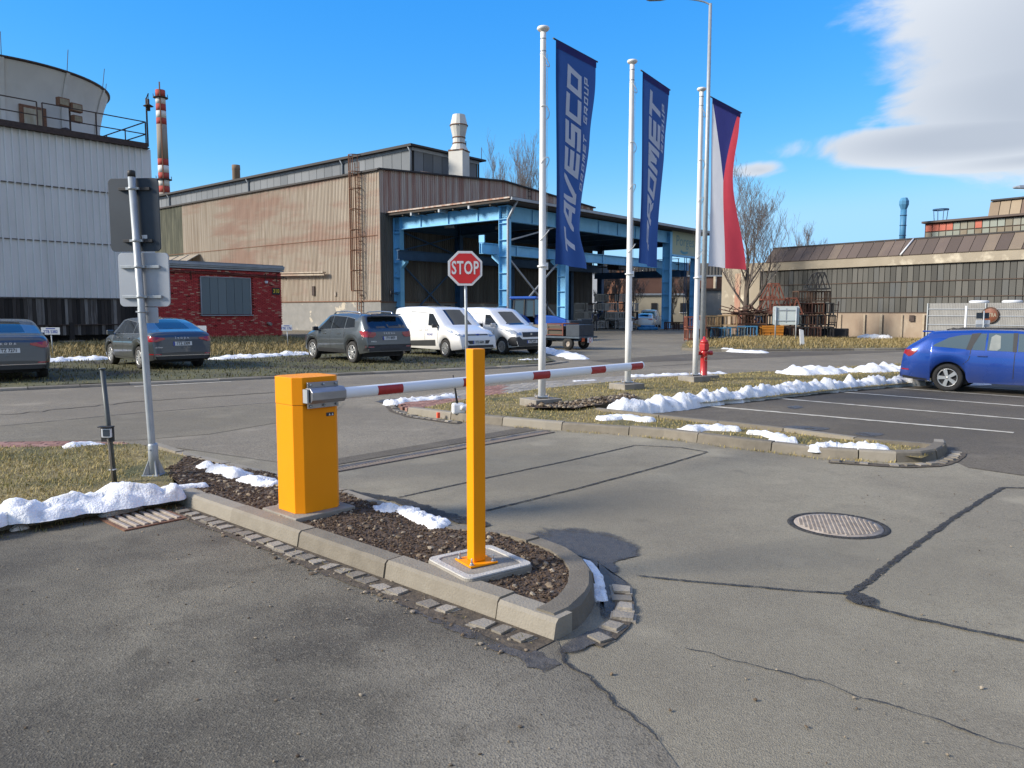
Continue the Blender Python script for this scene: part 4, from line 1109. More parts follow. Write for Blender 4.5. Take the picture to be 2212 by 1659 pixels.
# ---- yellow rest post
pp = at(1029, 1203, .17); PA = R(33.0)
post = empty('rest_post', (pp.x, pp.y, 0.140), PA, 'square yellow boom rest post bolted to a concrete footing', 'post')
ph = 1.335
b = MB(); b.box((0, 0, ph / 2 + .012), (.088, .088, ph)); b.build('column', M['yellow'], post, bevel=0.006)
b = MB(); b.box((0, 0, 0.006), (.20, .20, .012)); b.build('base_plate', M['yellow'], post, bevel=0.003)
for sx in (-1, 1):
    for sy in (-1, 1):
        q = MB(); q.lathe([(0.016, .0), (.016, .003)], n=14); q.lathe([(.011, .003), (.011, .014)], n=6); q.lathe([(.0055, .014), (.0055, .040), (.003, .043)], n=8)
        q.build('anchor_bolt', M['galv'], post, (sx * .078, sy * .078, .0125))
fo = MB(); fo.prism(rrect(.50, .50, .05), -.10, .136)
o = fo.build('concrete_footing', M['concrete'], None, (pp.x + .02, pp.y + .01, 0), (0, 0, R(36)), bevel=0.012)
tag(o, 'square concrete footing with raised rim under the yellow post', 'footing')
rim = MB(); outer = rrect(.50, .50, .05); inner = rrect(.40, .40, .05); n_ = len(outer)
rim.add([(p[0]*.985, p[1]*.985, .136) for p in outer] + [(p[0], p[1], .144) for p in [(q[0]*.975, q[1]*.975) for q in outer]] + [(p[0], p[1], .144) for p in inner] + [(p[0]*.985, p[1]*.985, .1365) for p in inner], [(k+j*n_, (k+1) % n_+j*n_, (k+1) % n_+(j+1)*n_, k+(j+1)*n_) for j in range(3) for k in range(n_)])
M['limewash'] = pm('pale_concrete', (0.52, 0.50, 0.46), (0.42, 0.40, 0.365), 9, 0.85, bump=0.4, bsc=70)
rim.build('rim', M['limewash'], o)

# ---- tall sign seen from behind
sp_ = at(333, 1024, .10)
sg = empty('sign_post', (sp_.x, sp_.y, 0.09), R(-6), 'tall galvanised pole carrying sign panels seen from behind on the left lawn', 'sign')
lean = -0.095
SH = 2.93
def lx(z): return lean * z / SH
b = MB(); b.tube([(lx(z), 0, z) for z in (0, .4, 1.4, SH)], .034, 14); b.build('pole', M['galv'], sg)
b = MB(); b.lathe([(.036, 0), (.036, .05), (.03, .06)], n=14); b.build('cap', M['black'], sg, (lx(SH), 0, SH - .02))
b = MB(); b.lathe([(.047, 0.0), (.047, .30), (.040, .32)], n=14)
for k in range(4):
    a = R(45 + 90 * k); d = Vector((math.cos(a), math.sin(a), 0)); n2 = Vector((-d.y, d.x, 0)) * .005
    P_ = [d*.045, d*.11, d*.05 + Vector((0,0,.15)), d*.045 + Vector((0,0,.15))]
    b.add([p + n2 for p in P_] + [p - n2 for p in P_], [(0,1,2,3), (7,6,5,4), (0,4,5,1), (1,5,6,2), (2,6,7,3), (3,7,4,0)])
b.box((0, 0, .004), (.17, .17, .012)); b.build('base_socket', M['galv'], sg)
q = MB(); q.lathe([(.009, 0), (.009, .02)], n=6, axis='Y'); q.build('set_screw', M['galv'], sg, (.0, -.065, .26))
def panel(nm, w, h, zc, mat, xc, r=.04, edge=None):
    m_ = MB(); m_.prism(rrect(w, h, r), .045, .060, M=XZ); o_ = m_.build(nm, mat, sg, (xc, 0, zc), bevel=0.002)
    return o_
pz = [(2.555, .515, .70, 'darkgrey', -.03), (1.93, .52, .52, 'alu', .02), (1.585, .21, .155, 'alu', .03)]
pan = []
for k, (zc, w, h, mt, dx) in enumerate(pz):
    pan.append(panel('sign_panel', w, h, zc, M[mt], lx(zc) + dx, .045 if k < 2 else .01))
pan[0]['label'] = 'dark grey sign back'; pan[1]['label'] = 'pale aluminium sign back'; pan[2]['label'] = 'small grey sign back'
for (zc, w, mt) in [(2.80, .32, 'black'), (2.305, .30, 'black'), (2.055, .40, 'galv'), (1.765, .40, 'galv')]:
    m_ = MB(); m_.box((lx(zc), .030, zc), (w, .026, .028)); m_.build('bracket_rail', M[mt], sg, bevel=.003)
    m_ = MB(); m_.lathe([(.036, -.014), (.039, -.014), (.039, .014), (.036, .014)], n=14, cap=False); m_.box((-.05, .0, 0), (.03, .02, .022)); m_.box((.05, .0, 0), (.03, .02, .022)); m_.build('pipe_clamp', M['galv'], sg, (lx(zc), 0, zc))
m_ = MB(); m_.lathe([(.036, -.008), (.039, -.008), (.039, .008), (.036, .008)], n=14, cap=False); m_.box((0, 0, 0), (.12, .012, .014)); m_.build('pipe_clamp', M['galv'], sg, (lx(1.62), 0, 1.62))
m_ = MB(); m_.box((lx(2.33) + .06, .043, 2.345), (.055, .002, .035)); m_.build('maker_label', M['signwhite'], sg)

# ---- card reader post
cp = at(248, 1040, .10)
cr_ = empty('card_reader_post', (cp.x, cp.y, .09), 0, 'thin dark grey post with a card reader box on the left lawn', 'card reader')
M['anthracite'] = pm('anthracite_paint', (0.075, 0.088, 0.088), (0.06, 0.07, 0.07), 8, 0.5)
b = MB(); b.tube([(0, 0, 0), (-.065, 0, 1.08)], .022, 12); b.build('pole', M['anthracite'], cr_)
b = MB(); b.lathe([(.030, 0), (.030, .012)], n=12); b.build('cap', M['anthracite'], cr_, (-.065, 0, 1.08))
b = MB(); b.box((-.028, -.032, .47), (.118, .02, .14)); b.box((-.028, -.055, .545), (.125, .075, .008)); b.build('back_plate', M['black'], cr_)
b = MB(); b.box((-.024, -.055, .485), (.088, .035, .085)); o = b.build('reader', M['signwhite'], cr_, bevel=.006)
b = MB(); b.box((-.018, -.074, .487), (.064, .006, .062)); b.build('screen', M['darkgrey'], o)
b = MB(); b.tube([(-.024, -.05, .44), (-.02, -.036, .40), (.0, -.036, .0)], .010, 8); b.build('conduit', M['concrete'], cr_)
b = MB(); b.box((-.006, -.018, .13), (.05, .05, .008)); b.build('cable_tie', M['signwhite'], cr_)

# ---- stop sign
sx_, sy_ = -0.965, 16.0
st = empty('stop_sign', (sx_, sy_, 0.05), R(4), 'red octagonal STOP sign on a grey pole behind the yellow post', 'sign')
b = MB(); b.tube([(.03, .045, 0), (.0, .045, 2.85)], .030, 12); b.build('pole', M['galv'], st)
def octo(r): return [(r * math.cos(R(22.5 + 45 * k)) / math.cos(R(22.5)), r * math.sin(R(22.5 + 45 * k)) / math.cos(R(22.5))) for k in range(8)]
b = MB(); b.prism(octo(.352), -.012, .012, M=XZ); b.build('plate', M['signwhite'], st, (0, 0, 2.535), bevel=.003)
b = MB(); b.add([(x, -.0155, z) for x, z in octo(.305)], [tuple(range(8))]); b.build('red_face', M['signred'], st, (0, 0, 2.535))
text_part('lettering', 'STOP', .37, M['signwhite'], st, face_mtx((0, -.019, 2.535), (1, 0, 0), (0, 0, 1)), offset=.008, xs=.60, spacing=1.08)

# ---- white aerial box lying by the kerb
wb = at(990, 893, .11)
aw = empty('antenna_unit', (wb.x, wb.y, .10), R(15), 'white plastic unit with a black whip antenna on the verge behind the post', 'antenna')
b = MB(); b.box((0, 0, .09), (.20, .14, .17)); b.box((.10, -.02, .10), (.12, .12, .11)); b.build('housing', M['white'], aw, bevel=.03)
b = MB(); b.tube([(-.02, -.03, .15), (-.06, -.03, .45), (-.085, -.03, .62)], [.020, .013, .010], 8); b.build('whip', M['black'], aw)
b = MB(); b.lathe([(.035, 0), (.035, .05), (.025, .06)], n=10, axis='X'); b.build('nozzle', M['signwhite'], aw, (.02, -.10, .11))
mk = at(947, 896, .08)
o = MB().box((0, 0, 0), (.05, .05, .09)).build('survey_mark', pm('orange_marker', (.85, .12, .05), (.8, .1, .04), 5, .7), None, (mk.x, mk.y - .02, .075), (0, 0, .4), bevel=.008)
tag(o, 'small fluorescent orange survey mark on the verge kerb', 'marker')

# ---- flagpoles and flags ------------------------------------------
M['rope'] = pm('white_halyard', (.62, .62, .60), (.5, .5, .48), 20, .8)
flags = []
def flagpole(px, py, Y, top, label, r0=.066, r1=.048):
    g_ = at(px, py, .16)
    x = (px - CX_) / F_ * Y
    t = empty('flagpole', (x, Y, .10), R(8), label, 'flagpole', 'white flagpoles on the verge')
    b = MB(); b.tube([(0, 0, .12), (.0, 0, 1.2), (-.0, 0, top - .25), (0, 0, top - .1)], [r0, r0 * .98, r1, r1], 18); b.build('mast', M['white'], t)
    b = MB(); b.lathe([(r1 * .95, -.08), (r1 * .95, .0), (.085, .005), (.108, .035), (.095, .062), (0.0, .075)], n=18); b.build('finial', M['white'], t, (0, 0, top - .08))
    b = MB(); b.lathe([(r1 * 1.05, 0), (r1 * 1.05, .02)], n=18)
    b.lathe([(r1 * 1.05, .20), (r1 * 1.05, .22)], n=18); b.build('swivel_band', M['galv'], t, (0, 0, top - .42))
    b = MB(); b.lathe([(r0 * 1.02, 0), (r0 * 1.35, .005), (r0 * 1.35, .03), (r0 * 1.02, .035)], n=18); b.box((.07, -.01, .02), (.05, .04, .12)); b.build('ring', M['white'], t, (0, 0, 2.36))
    b = MB(); b.tube([(0, 0, -.10), (0, 0, .10)], .026, 10); b.build('cleat_cover', M['white'], t, (.055, -.02, 1.30), bevel=.01)
    b = MB(); b.tube([(.075, -.01, 2.45), (.07, 0, top - .45)], .004, 5); b.build('halyard', M['rope'], t)
    for k, z in enumerate((2.9, 4.1, 4.95, top - .55)):
        b = MB(); rr = r1 * 1.6 if z > 4 else r0 * 1.3
        pts = [(rr * math.cos(a) + .03, rr * math.sin(a), z + .10 * math.cos(a + k) ) for a in [R(20 * i) for i in range(19)]]
        b.tube(pts, .007, 6, cap=False); b.build('flag_hoop', M['rope'], t)
    b = MB(); b.box((0, 0, .08), (.26, .26, .014)); b.box((0, 0, .13), (.22, .22, .014))
    b.build('base_plate', M['galv'], t)
    for s in (-1, 1):
        for u in (-1, 1):
            q = MB(); q.tube([(0, 0, 0), (0, 0, .12)], .010, 6); q.lathe([(.017, .075), (.017, .092)], n=6); q.build('anchor_bolt', M['castiron'], t, (s * .10, u * .10, .05))
    fb = MB(); fb.box((0, 0, .03), (.56, .50, .24)); o_ = fb.build('flagpole_footing', M['concrete'], None, (x - .02, Y, .05), (0, 0, R(34)), bevel=.012)
    return t, o_
ft, fo = [], []
FP = [(1171, 883, 13.35, 6.35, 'white flagpole with the tall blue banner, nearest and leftmost'), (1357, 848, 16.15, 6.69, 'white flagpole with the blue banner, middle of the three'), (1503, 830, 18.0, 6.66, 'white flagpole with the tricolour banner beside the red hydrant')]
for k, f in enumerate(FP):
    t, o_ = flagpole(*f); ft.append(t)
    tag(o_, ['concrete block at the foot of the leftmost flagpole', 'concrete block at the foot of the middle flagpole', 'concrete block under the flagpole next to the hydrant'][k], 'footing', 'flagpole footings')
def flag_map(org, d0, width, height, bend, ripple, seed):
    """org top hoist corner, d0 spar direction angle, bend(v) -> turn of the free cloth, returns f(u,v)"""
    def f(u, v):
        a = d0 + bend(v)
        dx, dy = math.cos(a), math.sin(a); nx, ny = -dy, dx
        off = ripple(u, v) * min(1, v * 4)
        k = 1 - .10 * v * abs(math.sin(3 * v + seed))
        sag = -.03 * u * v
        return Vector((org[0] + dx * width * u * k + nx * off, org[1] + dy * width * u * k + ny * off, org[2] - height * v + sag))
    return f
def flag_n(f, u, v):
    a = f(min(1, u + .01), v) - f(max(0, u - .01), v); c = f(u, min(1, v + .01)) - f(u, max(0, v - .01))
    n_ = a.cross(c).normalized()
    if n_.dot(Vector((-f(u, v).x, -f(u, v).y, 0))) < 0: n_ = -n_
    return n_
GL = {'T': [[(0,.88),(1,.88)], [(.45,.74),(.40,0)]], 'A': [[(.02,0),(.58,.88),(.90,.88),(.90,0)], [(.42,.34),(.78,.34)]],
 'V': [[(.02,1),(.13,.12),(.36,.12),(1.0,1)]], 'E': [[(1,.88),(.16,.88),(.10,.12),(.96,.12)], [(.26,.5),(.96,.5)]],
 'S': [[(1,.88),(.16,.88),(.14,.5),(.88,.5),(.86,.12),(0,.12)]], 'C': [[(1,.88),(.16,.88),(.12,.12),(.94,.12)]],
 'O': [[(.12,.12),(.86,.12),(.90,.88),(.16,.88),(.12,.12)]], 'P': [[(.10,0),(.16,.88),(.90,.88),(.86,.42),(.25,.42)]],
 'R': [[(.10,0),(.16,.88),(.90,.88),(.86,.42),(.25,.42)], [(.55,.38),(.92,0)]], 'M': [[(.08,0),(.14,.88),(.40,.88),(.50,.34),(.66,.88),(.92,.88),(.88,0)]],
 'G': [[(1,.88),(.16,.88),(.12,.12),(.88,.12),(.90,.46),(.56,.46)]], 'U': [[(.16,1),(.12,.12),(.86,.12),(.92,1)]], ' ': []}
def flag_text(name, word, f, ub, h_u, v0, v1, t, mat, parent, lift=.006, gap=.16, ins=.0):
    """word runs upwards (from v0 to v1), letter tops towards the hoist"""
    b = MB(); n_ = len(word); cell = (v0 - v1) / n_
    for i, ch in enumerate(word):
        for si, pl in enumerate(GL[ch]):
            for k in range(len(pl) - 1):
                a = Vector(pl[k]); c = Vector(pl[k+1]); d = (c - a)
                L0 = d.length; d.normalize(); nn = Vector((-d.y, d.x)) * t / 2
                a2 = a - d * (t / 2); c2 = c + d * (t / 2)
                m_ = max(1, int(L0 / .12)); V = []
                for q in range(m_ + 1):
                    p = a2.lerp(c2, q / m_)
                    for s in (-1, 1):
                        w = p + nn * s
                        tx = min(1.03, max(-.03, w.x)); ty = min(1.0, max(0, w.y))
                        v = v0 - cell * (i + gap / 2 + tx * (1 - gap) + (ty - .5) * ins); u = ub - ty * h_u
                        P = f(u, v); V.append(P + flag_n(f, u, v) * (lift + .0006 * ((k + si * 3) % 5)))
                b.add(V, [(2*q, 2*q+1, 2*q+3, 2*q+2) for q in range(m_)])
    return b.build(name, mat, parent, fix=False)
M['flag_blue'] = cloth('navy_flag_cloth', (.019, .056, .20), .42)
M['flag_text'] = cloth('pale_flag_print', (.66, .69, .76), .25)
M['flag_white'] = cloth('white_flag_cloth', (.72, .72, .74), .45)
M['flag_red'] = cloth('red_flag_cloth', (.66, .075, .10), .5)
M['flag_navy'] = cloth('dark_blue_flag_cloth', (.045, .050, .20), .40)
def cloth_band(nm, f, u0, u1, v0, v1, mat, parent, nu=18, nv=60):
    b = MB(); V = []
    for j in range(nv + 1):
        v = v0 + (v1 - v0) * j / nv
        a, c = u0(v), u1(v)
        for i in range(nu + 1): V.append(f(a + (c - a) * i / nu, v))
    b.add(V, [(j*(nu+1)+i, j*(nu+1)+i+1, (j+1)*(nu+1)+i+1, (j+1)*(nu+1)+i) for j in range(nv) for i in range(nu)], 0, True)
    return b.build(nm, mat, parent, fix=False)
def spar(f, parent, r=.014):
    b = MB(); a = f(-.06, 0); c = f(1.05, 0); b.tube([a, c], r, 8); b.build('spar', M['black'], parent)
    b = MB(); V = []
    for v in (0.0, .035):
        for u in (0, .25, .5, .75, 1.0):
            P = f(u, v); V.append(P + flag_n(f, u, v) * (.012 if v else .016))
    b.add(V, [(i, i+1, 6+i, 5+i) for i in range(4)]); b.build('sleeve', M['flag_navy'], parent, fix=False)
s_ = lambda x, a, b_: max(0, min(1, (x - a) / (b_ - a))) ** 2 * (3 - 2 * max(0, min(1, (x - a) / (b_ - a))))
# first banner
F1 = flag_map((.735, 13.38, 6.24), math.atan2(1.10, .78), 1.36, 3.72, lambda v: .04*s_(v,.1,.35) + .12 * s_(v, .38, .76) - .12 * s_(v, .80, 1.0), lambda u, v: .055 * u * math.sin(5.2*u + 2.6*v + .4) + .045 * math.sin(9*u - 3*v) * v, 1)
fl = empty('banner_flag', (.70, 13.36, 6.3), 0, 'tall navy banner flag with long white lettering, nearest the barrier', 'flag', 'banner flags')
fl_inv = Matrix.Translation(-Vector(fl.location))
def wrapf(f, org): 
    o3 = Vector(org); return lambda u, v: f(u, v) - o3
f1 = wrapf(F1, fl.location)
# flag_n needs the true direction to the viewer: shift back
def flag_n(f, u, v):
    a = f(min(1, u + .01), v) - f(max(0, u - .01), v); c = f(u, min(1, v + .01)) - f(u, max(0, v - .01))
    n_ = a.cross(c).normalized()
    if n_.y > 0: n_ = -n_
    return n_
cloth_band('cloth', f1, lambda v: 0.0, lambda v: 1.0, 0, 1, M['flag_blue'], fl)
spar(f1, fl)
flag_text('lettering', 'TAVESCO', f1, .615, .33, .945, .085, .25, M['flag_text'], fl, gap=.14, ins=.22)
cw = (.635 - .10) / 12
flag_text('small_lettering', 'PROMET', f1, .795, .115, .635, .635 - 6*cw, .23, M['flag_text'], fl, gap=.26, ins=.1)
flag_text('small_lettering', 'GROUP', f1, .795, .115, .635 - 7*cw, .10, .23, M['flag_text'], fl, gap=.26, ins=.1)
F2 = flag_map((2.66, 16.2, 6.57), math.atan2(1.30, .81), 1.50, 3.86, lambda v: .02*s_(v,0,.3) + .12 * s_(v, .25, .98), lambda u, v: .04 * u * math.sin(6*u + 4*v) + .03 * math.sin(8*u - 4*v) * v, 2)
fl2 = empty('banner_flag', (2.62, 16.18, 6.6), 0, 'navy banner flag with white lettering on the middle flagpole', 'flag', 'banner flags')
f2 = wrapf(F2, fl2.location)
cloth_band('cloth', f2, lambda v: 0.0, lambda v: 1.0, 0, 1, M['flag_blue'], fl2)
spar(f2, fl2)
flag_text('lettering', 'PROMET', f2, .66, .38, .905, .075, .25, M['flag_text'], fl2, gap=.12, ins=.22)
flag_text('small_lettering', 'GROUP', f2, .84, .125, .37, .10, .23, M['flag_text'], fl2, gap=.24, ins=.1)
F3 = flag_map((4.56, 18.06, 6.55), math.atan2(1.35, 1.06), 1.66, 3.80, lambda v: .06*s_(v,0.1,.4) - .20 * s_(v, .4, 1), lambda u, v: .055 * u * math.sin(7*u + 3*v + 1) + .03 * math.sin(9*u - 3*v) * v, 3)
fl3 = empty('banner_flag', (4.52, 18.04, 6.6), 0, 'white and red banner flag with a dark blue wedge at the top', 'flag', 'banner flags')
f3 = wrapf(F3, fl3.location)
W_ = .46; SP = .52
cloth_band('blue_wedge', f3, lambda v: min(SP, SP*v/W_), lambda v: max(SP, 1 - (1-SP)*(v/W_)**.6), 0, W_, M['flag_navy'], fl3)
cloth_band('white_stripe', f3, lambda v: 0.0, lambda v: min(SP, SP*v/W_), 0.0, 1, M['flag_white'], fl3, 12, 70)
cloth_band('red_stripe', f3, lambda v: max(SP, 1 - (1-SP)*(v/W_)**.6), lambda v: 1.0, 0.0, 1, M['flag_red'], fl3, 12, 70)
spar(f3, fl3)

# ---- hydrant
M['hydred'] = pm('red_hydrant_paint', (.52, .030, .030), (.44, .022, .024), 5, .35, coat=.3)
hy = empty('fire_hydrant', (4.585, 18.35, .08), R(20), 'red pillar fire hydrant behind the right flagpole', 'hydrant')
b = MB(); b.lathe([(.105, 0), (.105, .03), (.082, .05), (.082, .60), (.092, .62), (.092, .70)], n=20); b.build('barrel', M['hydred'], hy)
b = MB(); b.prism([(.125*math.cos(R(60*k)), .125*math.sin(R(60*k))) for k in range(6)], .70, .86); b.build('valve_head', M['hydred'], hy, bevel=.012)
b = MB(); b.lathe([(.10, .86), (.095, .92), (.06, .96), (.035, .97), (.035, 1.02), (0, 1.03)], n=18); b.build('dome', M['hydred'], hy)
for s in (-1, 1):
    q = MB(); q.lathe([(.045, 0), (.045, .09), (.055, .10), (.055, .14), (.03, .15)], n=14, axis='X'); q.build('outlet', M['hydred'], hy, (s * .075 if s > 0 else -.075, 0, .63), (0, 0, 0 if s > 0 else math.pi))
q = MB(); q.tube([(.05*math.cos(a), -.09, .50 + .05*math.sin(a)) for a in [R(30*k) for k in range(13)]], .006, 6, cap=False); q.build('chain', M['castiron'], hy)
o = MB().box((0, 0, 0), (.55, .42, .10)).build('hydrant_slab', M['concrete'], None, (4.72, 18.75, .10), (0, 0, R(30)), bevel=.01)
tag(o, 'concrete slab on the verge behind the red hydrant', 'slab')

# ---- street lamps
def lamp(loc, h, arm_dir, arm, label, headlen=.75, arch=False):
    t = empty('street_lamp', loc, 0, label, 'street lamp', 'street lamps')
    d = Vector(arm_dir).normalized()
    b = MB(); b.tube([(0, 0, 0), (0, 0, h * .55), (0, 0, h)], [.115, .095, .065], 14); b.build('pole', M['galv'], t)
    b = MB(); pts = [Vector((0, 0, h - .1)) + Vector((0, 0, .35)) * math.sin(R(90 * k / 6)) + Vector((d.x, d.y, 0)) * arm * (1 - math.cos(R(90 * k / 6))) for k in range(7)]
    b.tube(pts, .035, 8); b.build('arm', M['galv'], t)
    e = pts[-1]; sd = Vector((-d.y, d.x, 0))
    b = MB(); P_ = []
    for (s, w, zt, zb_) in ((-.08, .08, .05, -.04), (.15, .16, .09, -.05), (headlen * .8, .17, .06, -.05), (headlen, .10, .02, -.03)):
        c = e + Vector((d.x, d.y, 0)) * s
        P_ += [c + sd * w + Vector((0, 0, zb_)), c + sd * w * .8 + Vector((0, 0, zt)), c - sd * w * .8 + Vector((0, 0, zt)), c - sd * w + Vector((0, 0, zb_))]
    b.add(P_, [(4*i+j, 4*i+(j+1) % 4, 4*(i+1)+(j+1) % 4, 4*(i+1)+j) for i in range(3) for j in range(4)] + [(0,1,2,3), (15,14,13,12)])
    b.build('lamp_head', M['alu'], t)
    return t
lp = at(1517, 757)
lamp((lp.x, lp.y, 0), 14.44, (-1, .05, 0), 1.9, 'tall thin street lamp behind the right flagpole, its head at the top edge')
lamp((23.75, 34.5, 0), 6.85, (-1, -.1, 0), 1.0, 'street lamp whose curved arm reaches in at the right picture edge', .8)

# ================================================================== VEHICLES
M['grey_paint'] = car_paint('graphite_car_paint', (0.060, 0.072, 0.080), .45, .28)
M['suv_paint'] = car_paint('steel_blue_grey_car_paint', (0.075, 0.090, 0.100), .45, .28)
M['blue_paint'] = car_paint('bright_blue_car_paint', (0.008, 0.065, 0.36), .25, .24)
M['white_paint'] = car_paint('white_car_paint', (0.78, 0.77, 0.74), 0.0, .35)
M['glass'] = glass_dark('tinted_car_glass', (.012, .015, .018))
M['glass_light'] = glass_dark('pale_car_glass', (.11, .14, .135), .06)  # opaque pale tint stands in for light passing through the windows
M['tyre'] = pm('tyre_rubber', (.022, .021, .020), (.035, .033, .031), 12, .85)
M['rim'] = pm('alloy_rim', (.62, .62, .60), (.52, .52, .50), 8, .35, metal=.6)
M['rimdark'] = pm('spoke_shade_dark', (.02, .02, .02), (.03, .03, .03), 10, .7)
M['taillight'] = pm('red_tail_lamp', (.38, .008, .012), (.28, .006, .010), 30, .12, coat=1.0)
M['headlight'] = pm('headlamp_lens', (.55, .57, .58), (.32, .34, .36), 18, .08, metal=.3, coat=1.0)
M['chrome'] = pm('chrome_trim', (.72, .72, .72), (.6, .6, .6), 8, .18, metal=.95)
M['plate'] = pm('number_plate', (.68, .69, .68), (.6, .61, .6), 10, .4)
M['euroblue'] = pm('plate_blue_band', (.01, .04, .32), (.01, .035, .28), 10, .4)
M['trim'] = pm('black_trim_plastic', (.022, .023, .025), (.032, .033, .035), 15, .55)
M['seat'] = pm('pale_seat_cover', (.34, .36, .33), (.28, .30, .28), 6, .8)
M['amber'] = pm('amber_lens', (.6, .18, .02), (.5, .14, .02), 20, .2)

def lerp_list(pts, x):
    if x <= pts[0][0]: return pts[0][1]
    for i in range(len(pts) - 1):
        if x <= pts[i+1][0]:
            a, b = pts[i], pts[i+1]
            t = (x - a[0]) / max(1e-9, b[0] - a[0]); return a[1] + (b[1] - a[1]) * t
    return pts[-1][1]
class Car:
    def __init__(s, top, belt, half_w, zb, wheels, wr, arch=1.16, tum=.42, plan=None, crown=.035, nose=.22, tail=.16, smooth=2):
        s.x0, s.x1 = top[0][0], top[-1][0]
        s.belt_p, s.w, s.zb, s.wheels, s.wr, s.tum = belt, half_w, zb, wheels, wr, tum
        s.crown = crown; s.nose, s.tail = nose, tail; s.ra = wr * arch
        # smoothed fine profile
        n_ = 400; xs = [s.x0 + (s.x1 - s.x0) * i / n_ for i in range(n_ + 1)]
        zs = [lerp_list(top, x) for x in xs]
        for _ in range(smooth * 6):
            zs = [zs[0]] + [(zs[i-1] + 2*zs[i] + zs[i+1]) / 4 for i in range(1, n_)] + [zs[-1]]
        s.prof = list(zip(xs, zs))
    def top(s, x):
        t = (x - s.x0) / (s.x1 - s.x0) * 400; i = max(0, min(399, int(t))); f = max(0, min(1, t - i))
        return s.prof[i][1] * (1 - f) + s.prof[i+1][1] * f
    def half(s, x):
        f = max(0, 1 - (s.x1 - x) / .75); r = max(0, 1 - (x - s.x0) / .55)
        return s.w * (1 - s.nose * f ** 2.2 - s.tail * r ** 2.4)
    def bottom(s, x):
        z = s.zb + .07 * max(0, 1 - (x - s.x0) / .45) + .06 * max(0, 1 - (s.x1 - x) / .45)
        for xc in s.wheels:
            d = abs(x - xc)
            if d < s.ra: z = max(z, s.wr + math.sqrt(s.ra ** 2 - d ** 2))
        return z
    def ring(s, x):
        w = s.half(x); zt = s.top(x); zb = s.bottom(x)
        bl = min(lerp_list(s.belt_p, x), zt - .05)
        zb = min(zb, bl - .04)
        h = max(0, zt - bl)
        ye = max(.2 * w, w * .955 - s.tum * h * .55 - .035)
        pts = [(w * .93, zb), (w * .975, zb + (bl - zb) * .14), (w * .998, zb + (bl - zb) * .45), (w, zb + (bl - zb) * .62), (w * .985, zb + (bl - zb) * .86), (w * .958, bl)]
        pts += [(w * .958 + (ye - w * .958) * .5, bl + (h - s.crown) * .5), (ye, zt - s.crown), (ye * .88, zt - s.crown * .38), (ye * .6, zt - s.crown * .12), (ye * .3, zt - .002), (0, zt)]
        return pts, ye, bl
    def stations(s):
        xs = set(); x = s.x0
        while x < s.x1: xs.add(round(x, 4)); x += .075
        for k in range(12):
            xs.add(round(s.x0 + .28 * k / 12, 4)); xs.add(round(s.x1 - .28 * k / 12, 4))
        for xc in s.wheels:
            for k in range(-9, 10): xs.add(round(xc + s.ra * math.sin(R(10 * k)), 4))
        xs.add(s.x1)
        return sorted(q for q in xs if s.x0 <= q <= s.x1)
    def body(s, b):
        xs = s.stations(); V = []; m_ = 0
        for x in xs:
            r, _, _ = s.ring(x)
            full = [(-y, z) for y, z in r] + [(y, z) for y, z in r[::-1][1:]]
            m_ = len(full); V += [(x, y, z) for y, z in full]
        Fs = [(i*m_+j, i*m_+j+1, (i+1)*m_+j+1, (i+1)*m_+j) for i in range(len(xs) - 1) for j in range(m_ - 1)]
        b.add(V, Fs, 0, True)
        n_ = len(xs)
        b.add([V[j] for j in range(m_)], [tuple(range(m_))], 0); b.add([V[(n_-1)*m_+j] for j in range(m_)], [tuple(range(m_))[::-1]], 0)
    def side_y(s, x, z):
        r, _, _ = s.ring(x)
        for i in range(7):
            if r[i+1][1] >= z:
                a, c = r[i], r[i+1]; t = (z - a[1]) / max(1e-6, c[1] - a[1]); t = max(0, t)
                return a[0] + (c[0] - a[0]) * t
        return r[7][0]
    def side_patch(s, poly, sd, off=.005, res=.10):
        pts = []; k0 = 0
        for i in range(len(poly)):
            a = Vector(poly[i]); c = Vector(poly[(i+1) % len(poly)]); k = max(1, int((c - a).length / res))
            for t in range(k): pts.append(a.lerp(c, t / k))
        k0 = len(pts); ed = [(i, (i+1) % k0) for i in range(k0)]
        xs = [p[0] for p in poly]; zs = [p[1] for p in poly]
        x = min(xs)
        while x < max(xs):
            z = min(zs)
            while z < max(zs):
                if inside((x, z), [tuple(p) for p in poly]) and edge_dist((x, z), poly) > res * .4: pts.append(Vector((x, z)))
                z += res
            x += res
        r = delaunay_2d_cdt(pts, ed, [list(range(k0))], 1, 1e-5)
        V = [(p.x, sd * (s.side_y(p.x, p.y) + off), p.y) for p in r[0]]
        Fs = [tuple(f) if sd < 0 else tuple(f)[::-1] for f in r[2]]
        return V, Fs
    def top_pt(s, x, q, off=0.0):
        r, ye, _ = s.ring(x); a = abs(q)
        z = s.top(x) - s.crown * a ** 2.6
        y = q * ye
        if off:
            e = .01; t = (s.top(x + e) - s.top(x - e)) / (2 * e)
            n_ = Vector((-t, 0, 1)).normalized(); return Vector((x, y, z)) + n_ * off
        return Vector((x, y, z))
    def x_at(s, z, rear=True):
        P = s.prof if rear else s.prof[::-1]
        for i in range(len(P) - 1):
            if P[i][1] <= z <= P[i+1][1] or P[i+1][1] >= z:
                a, c = P[i], P[i+1]
                if c[1] == a[1]: return a[0]
                t = max(0, min(1, (z - a[1]) / (c[1] - a[1]))); return a[0] + (c[0] - a[0]) * t
        return P[-1][0]
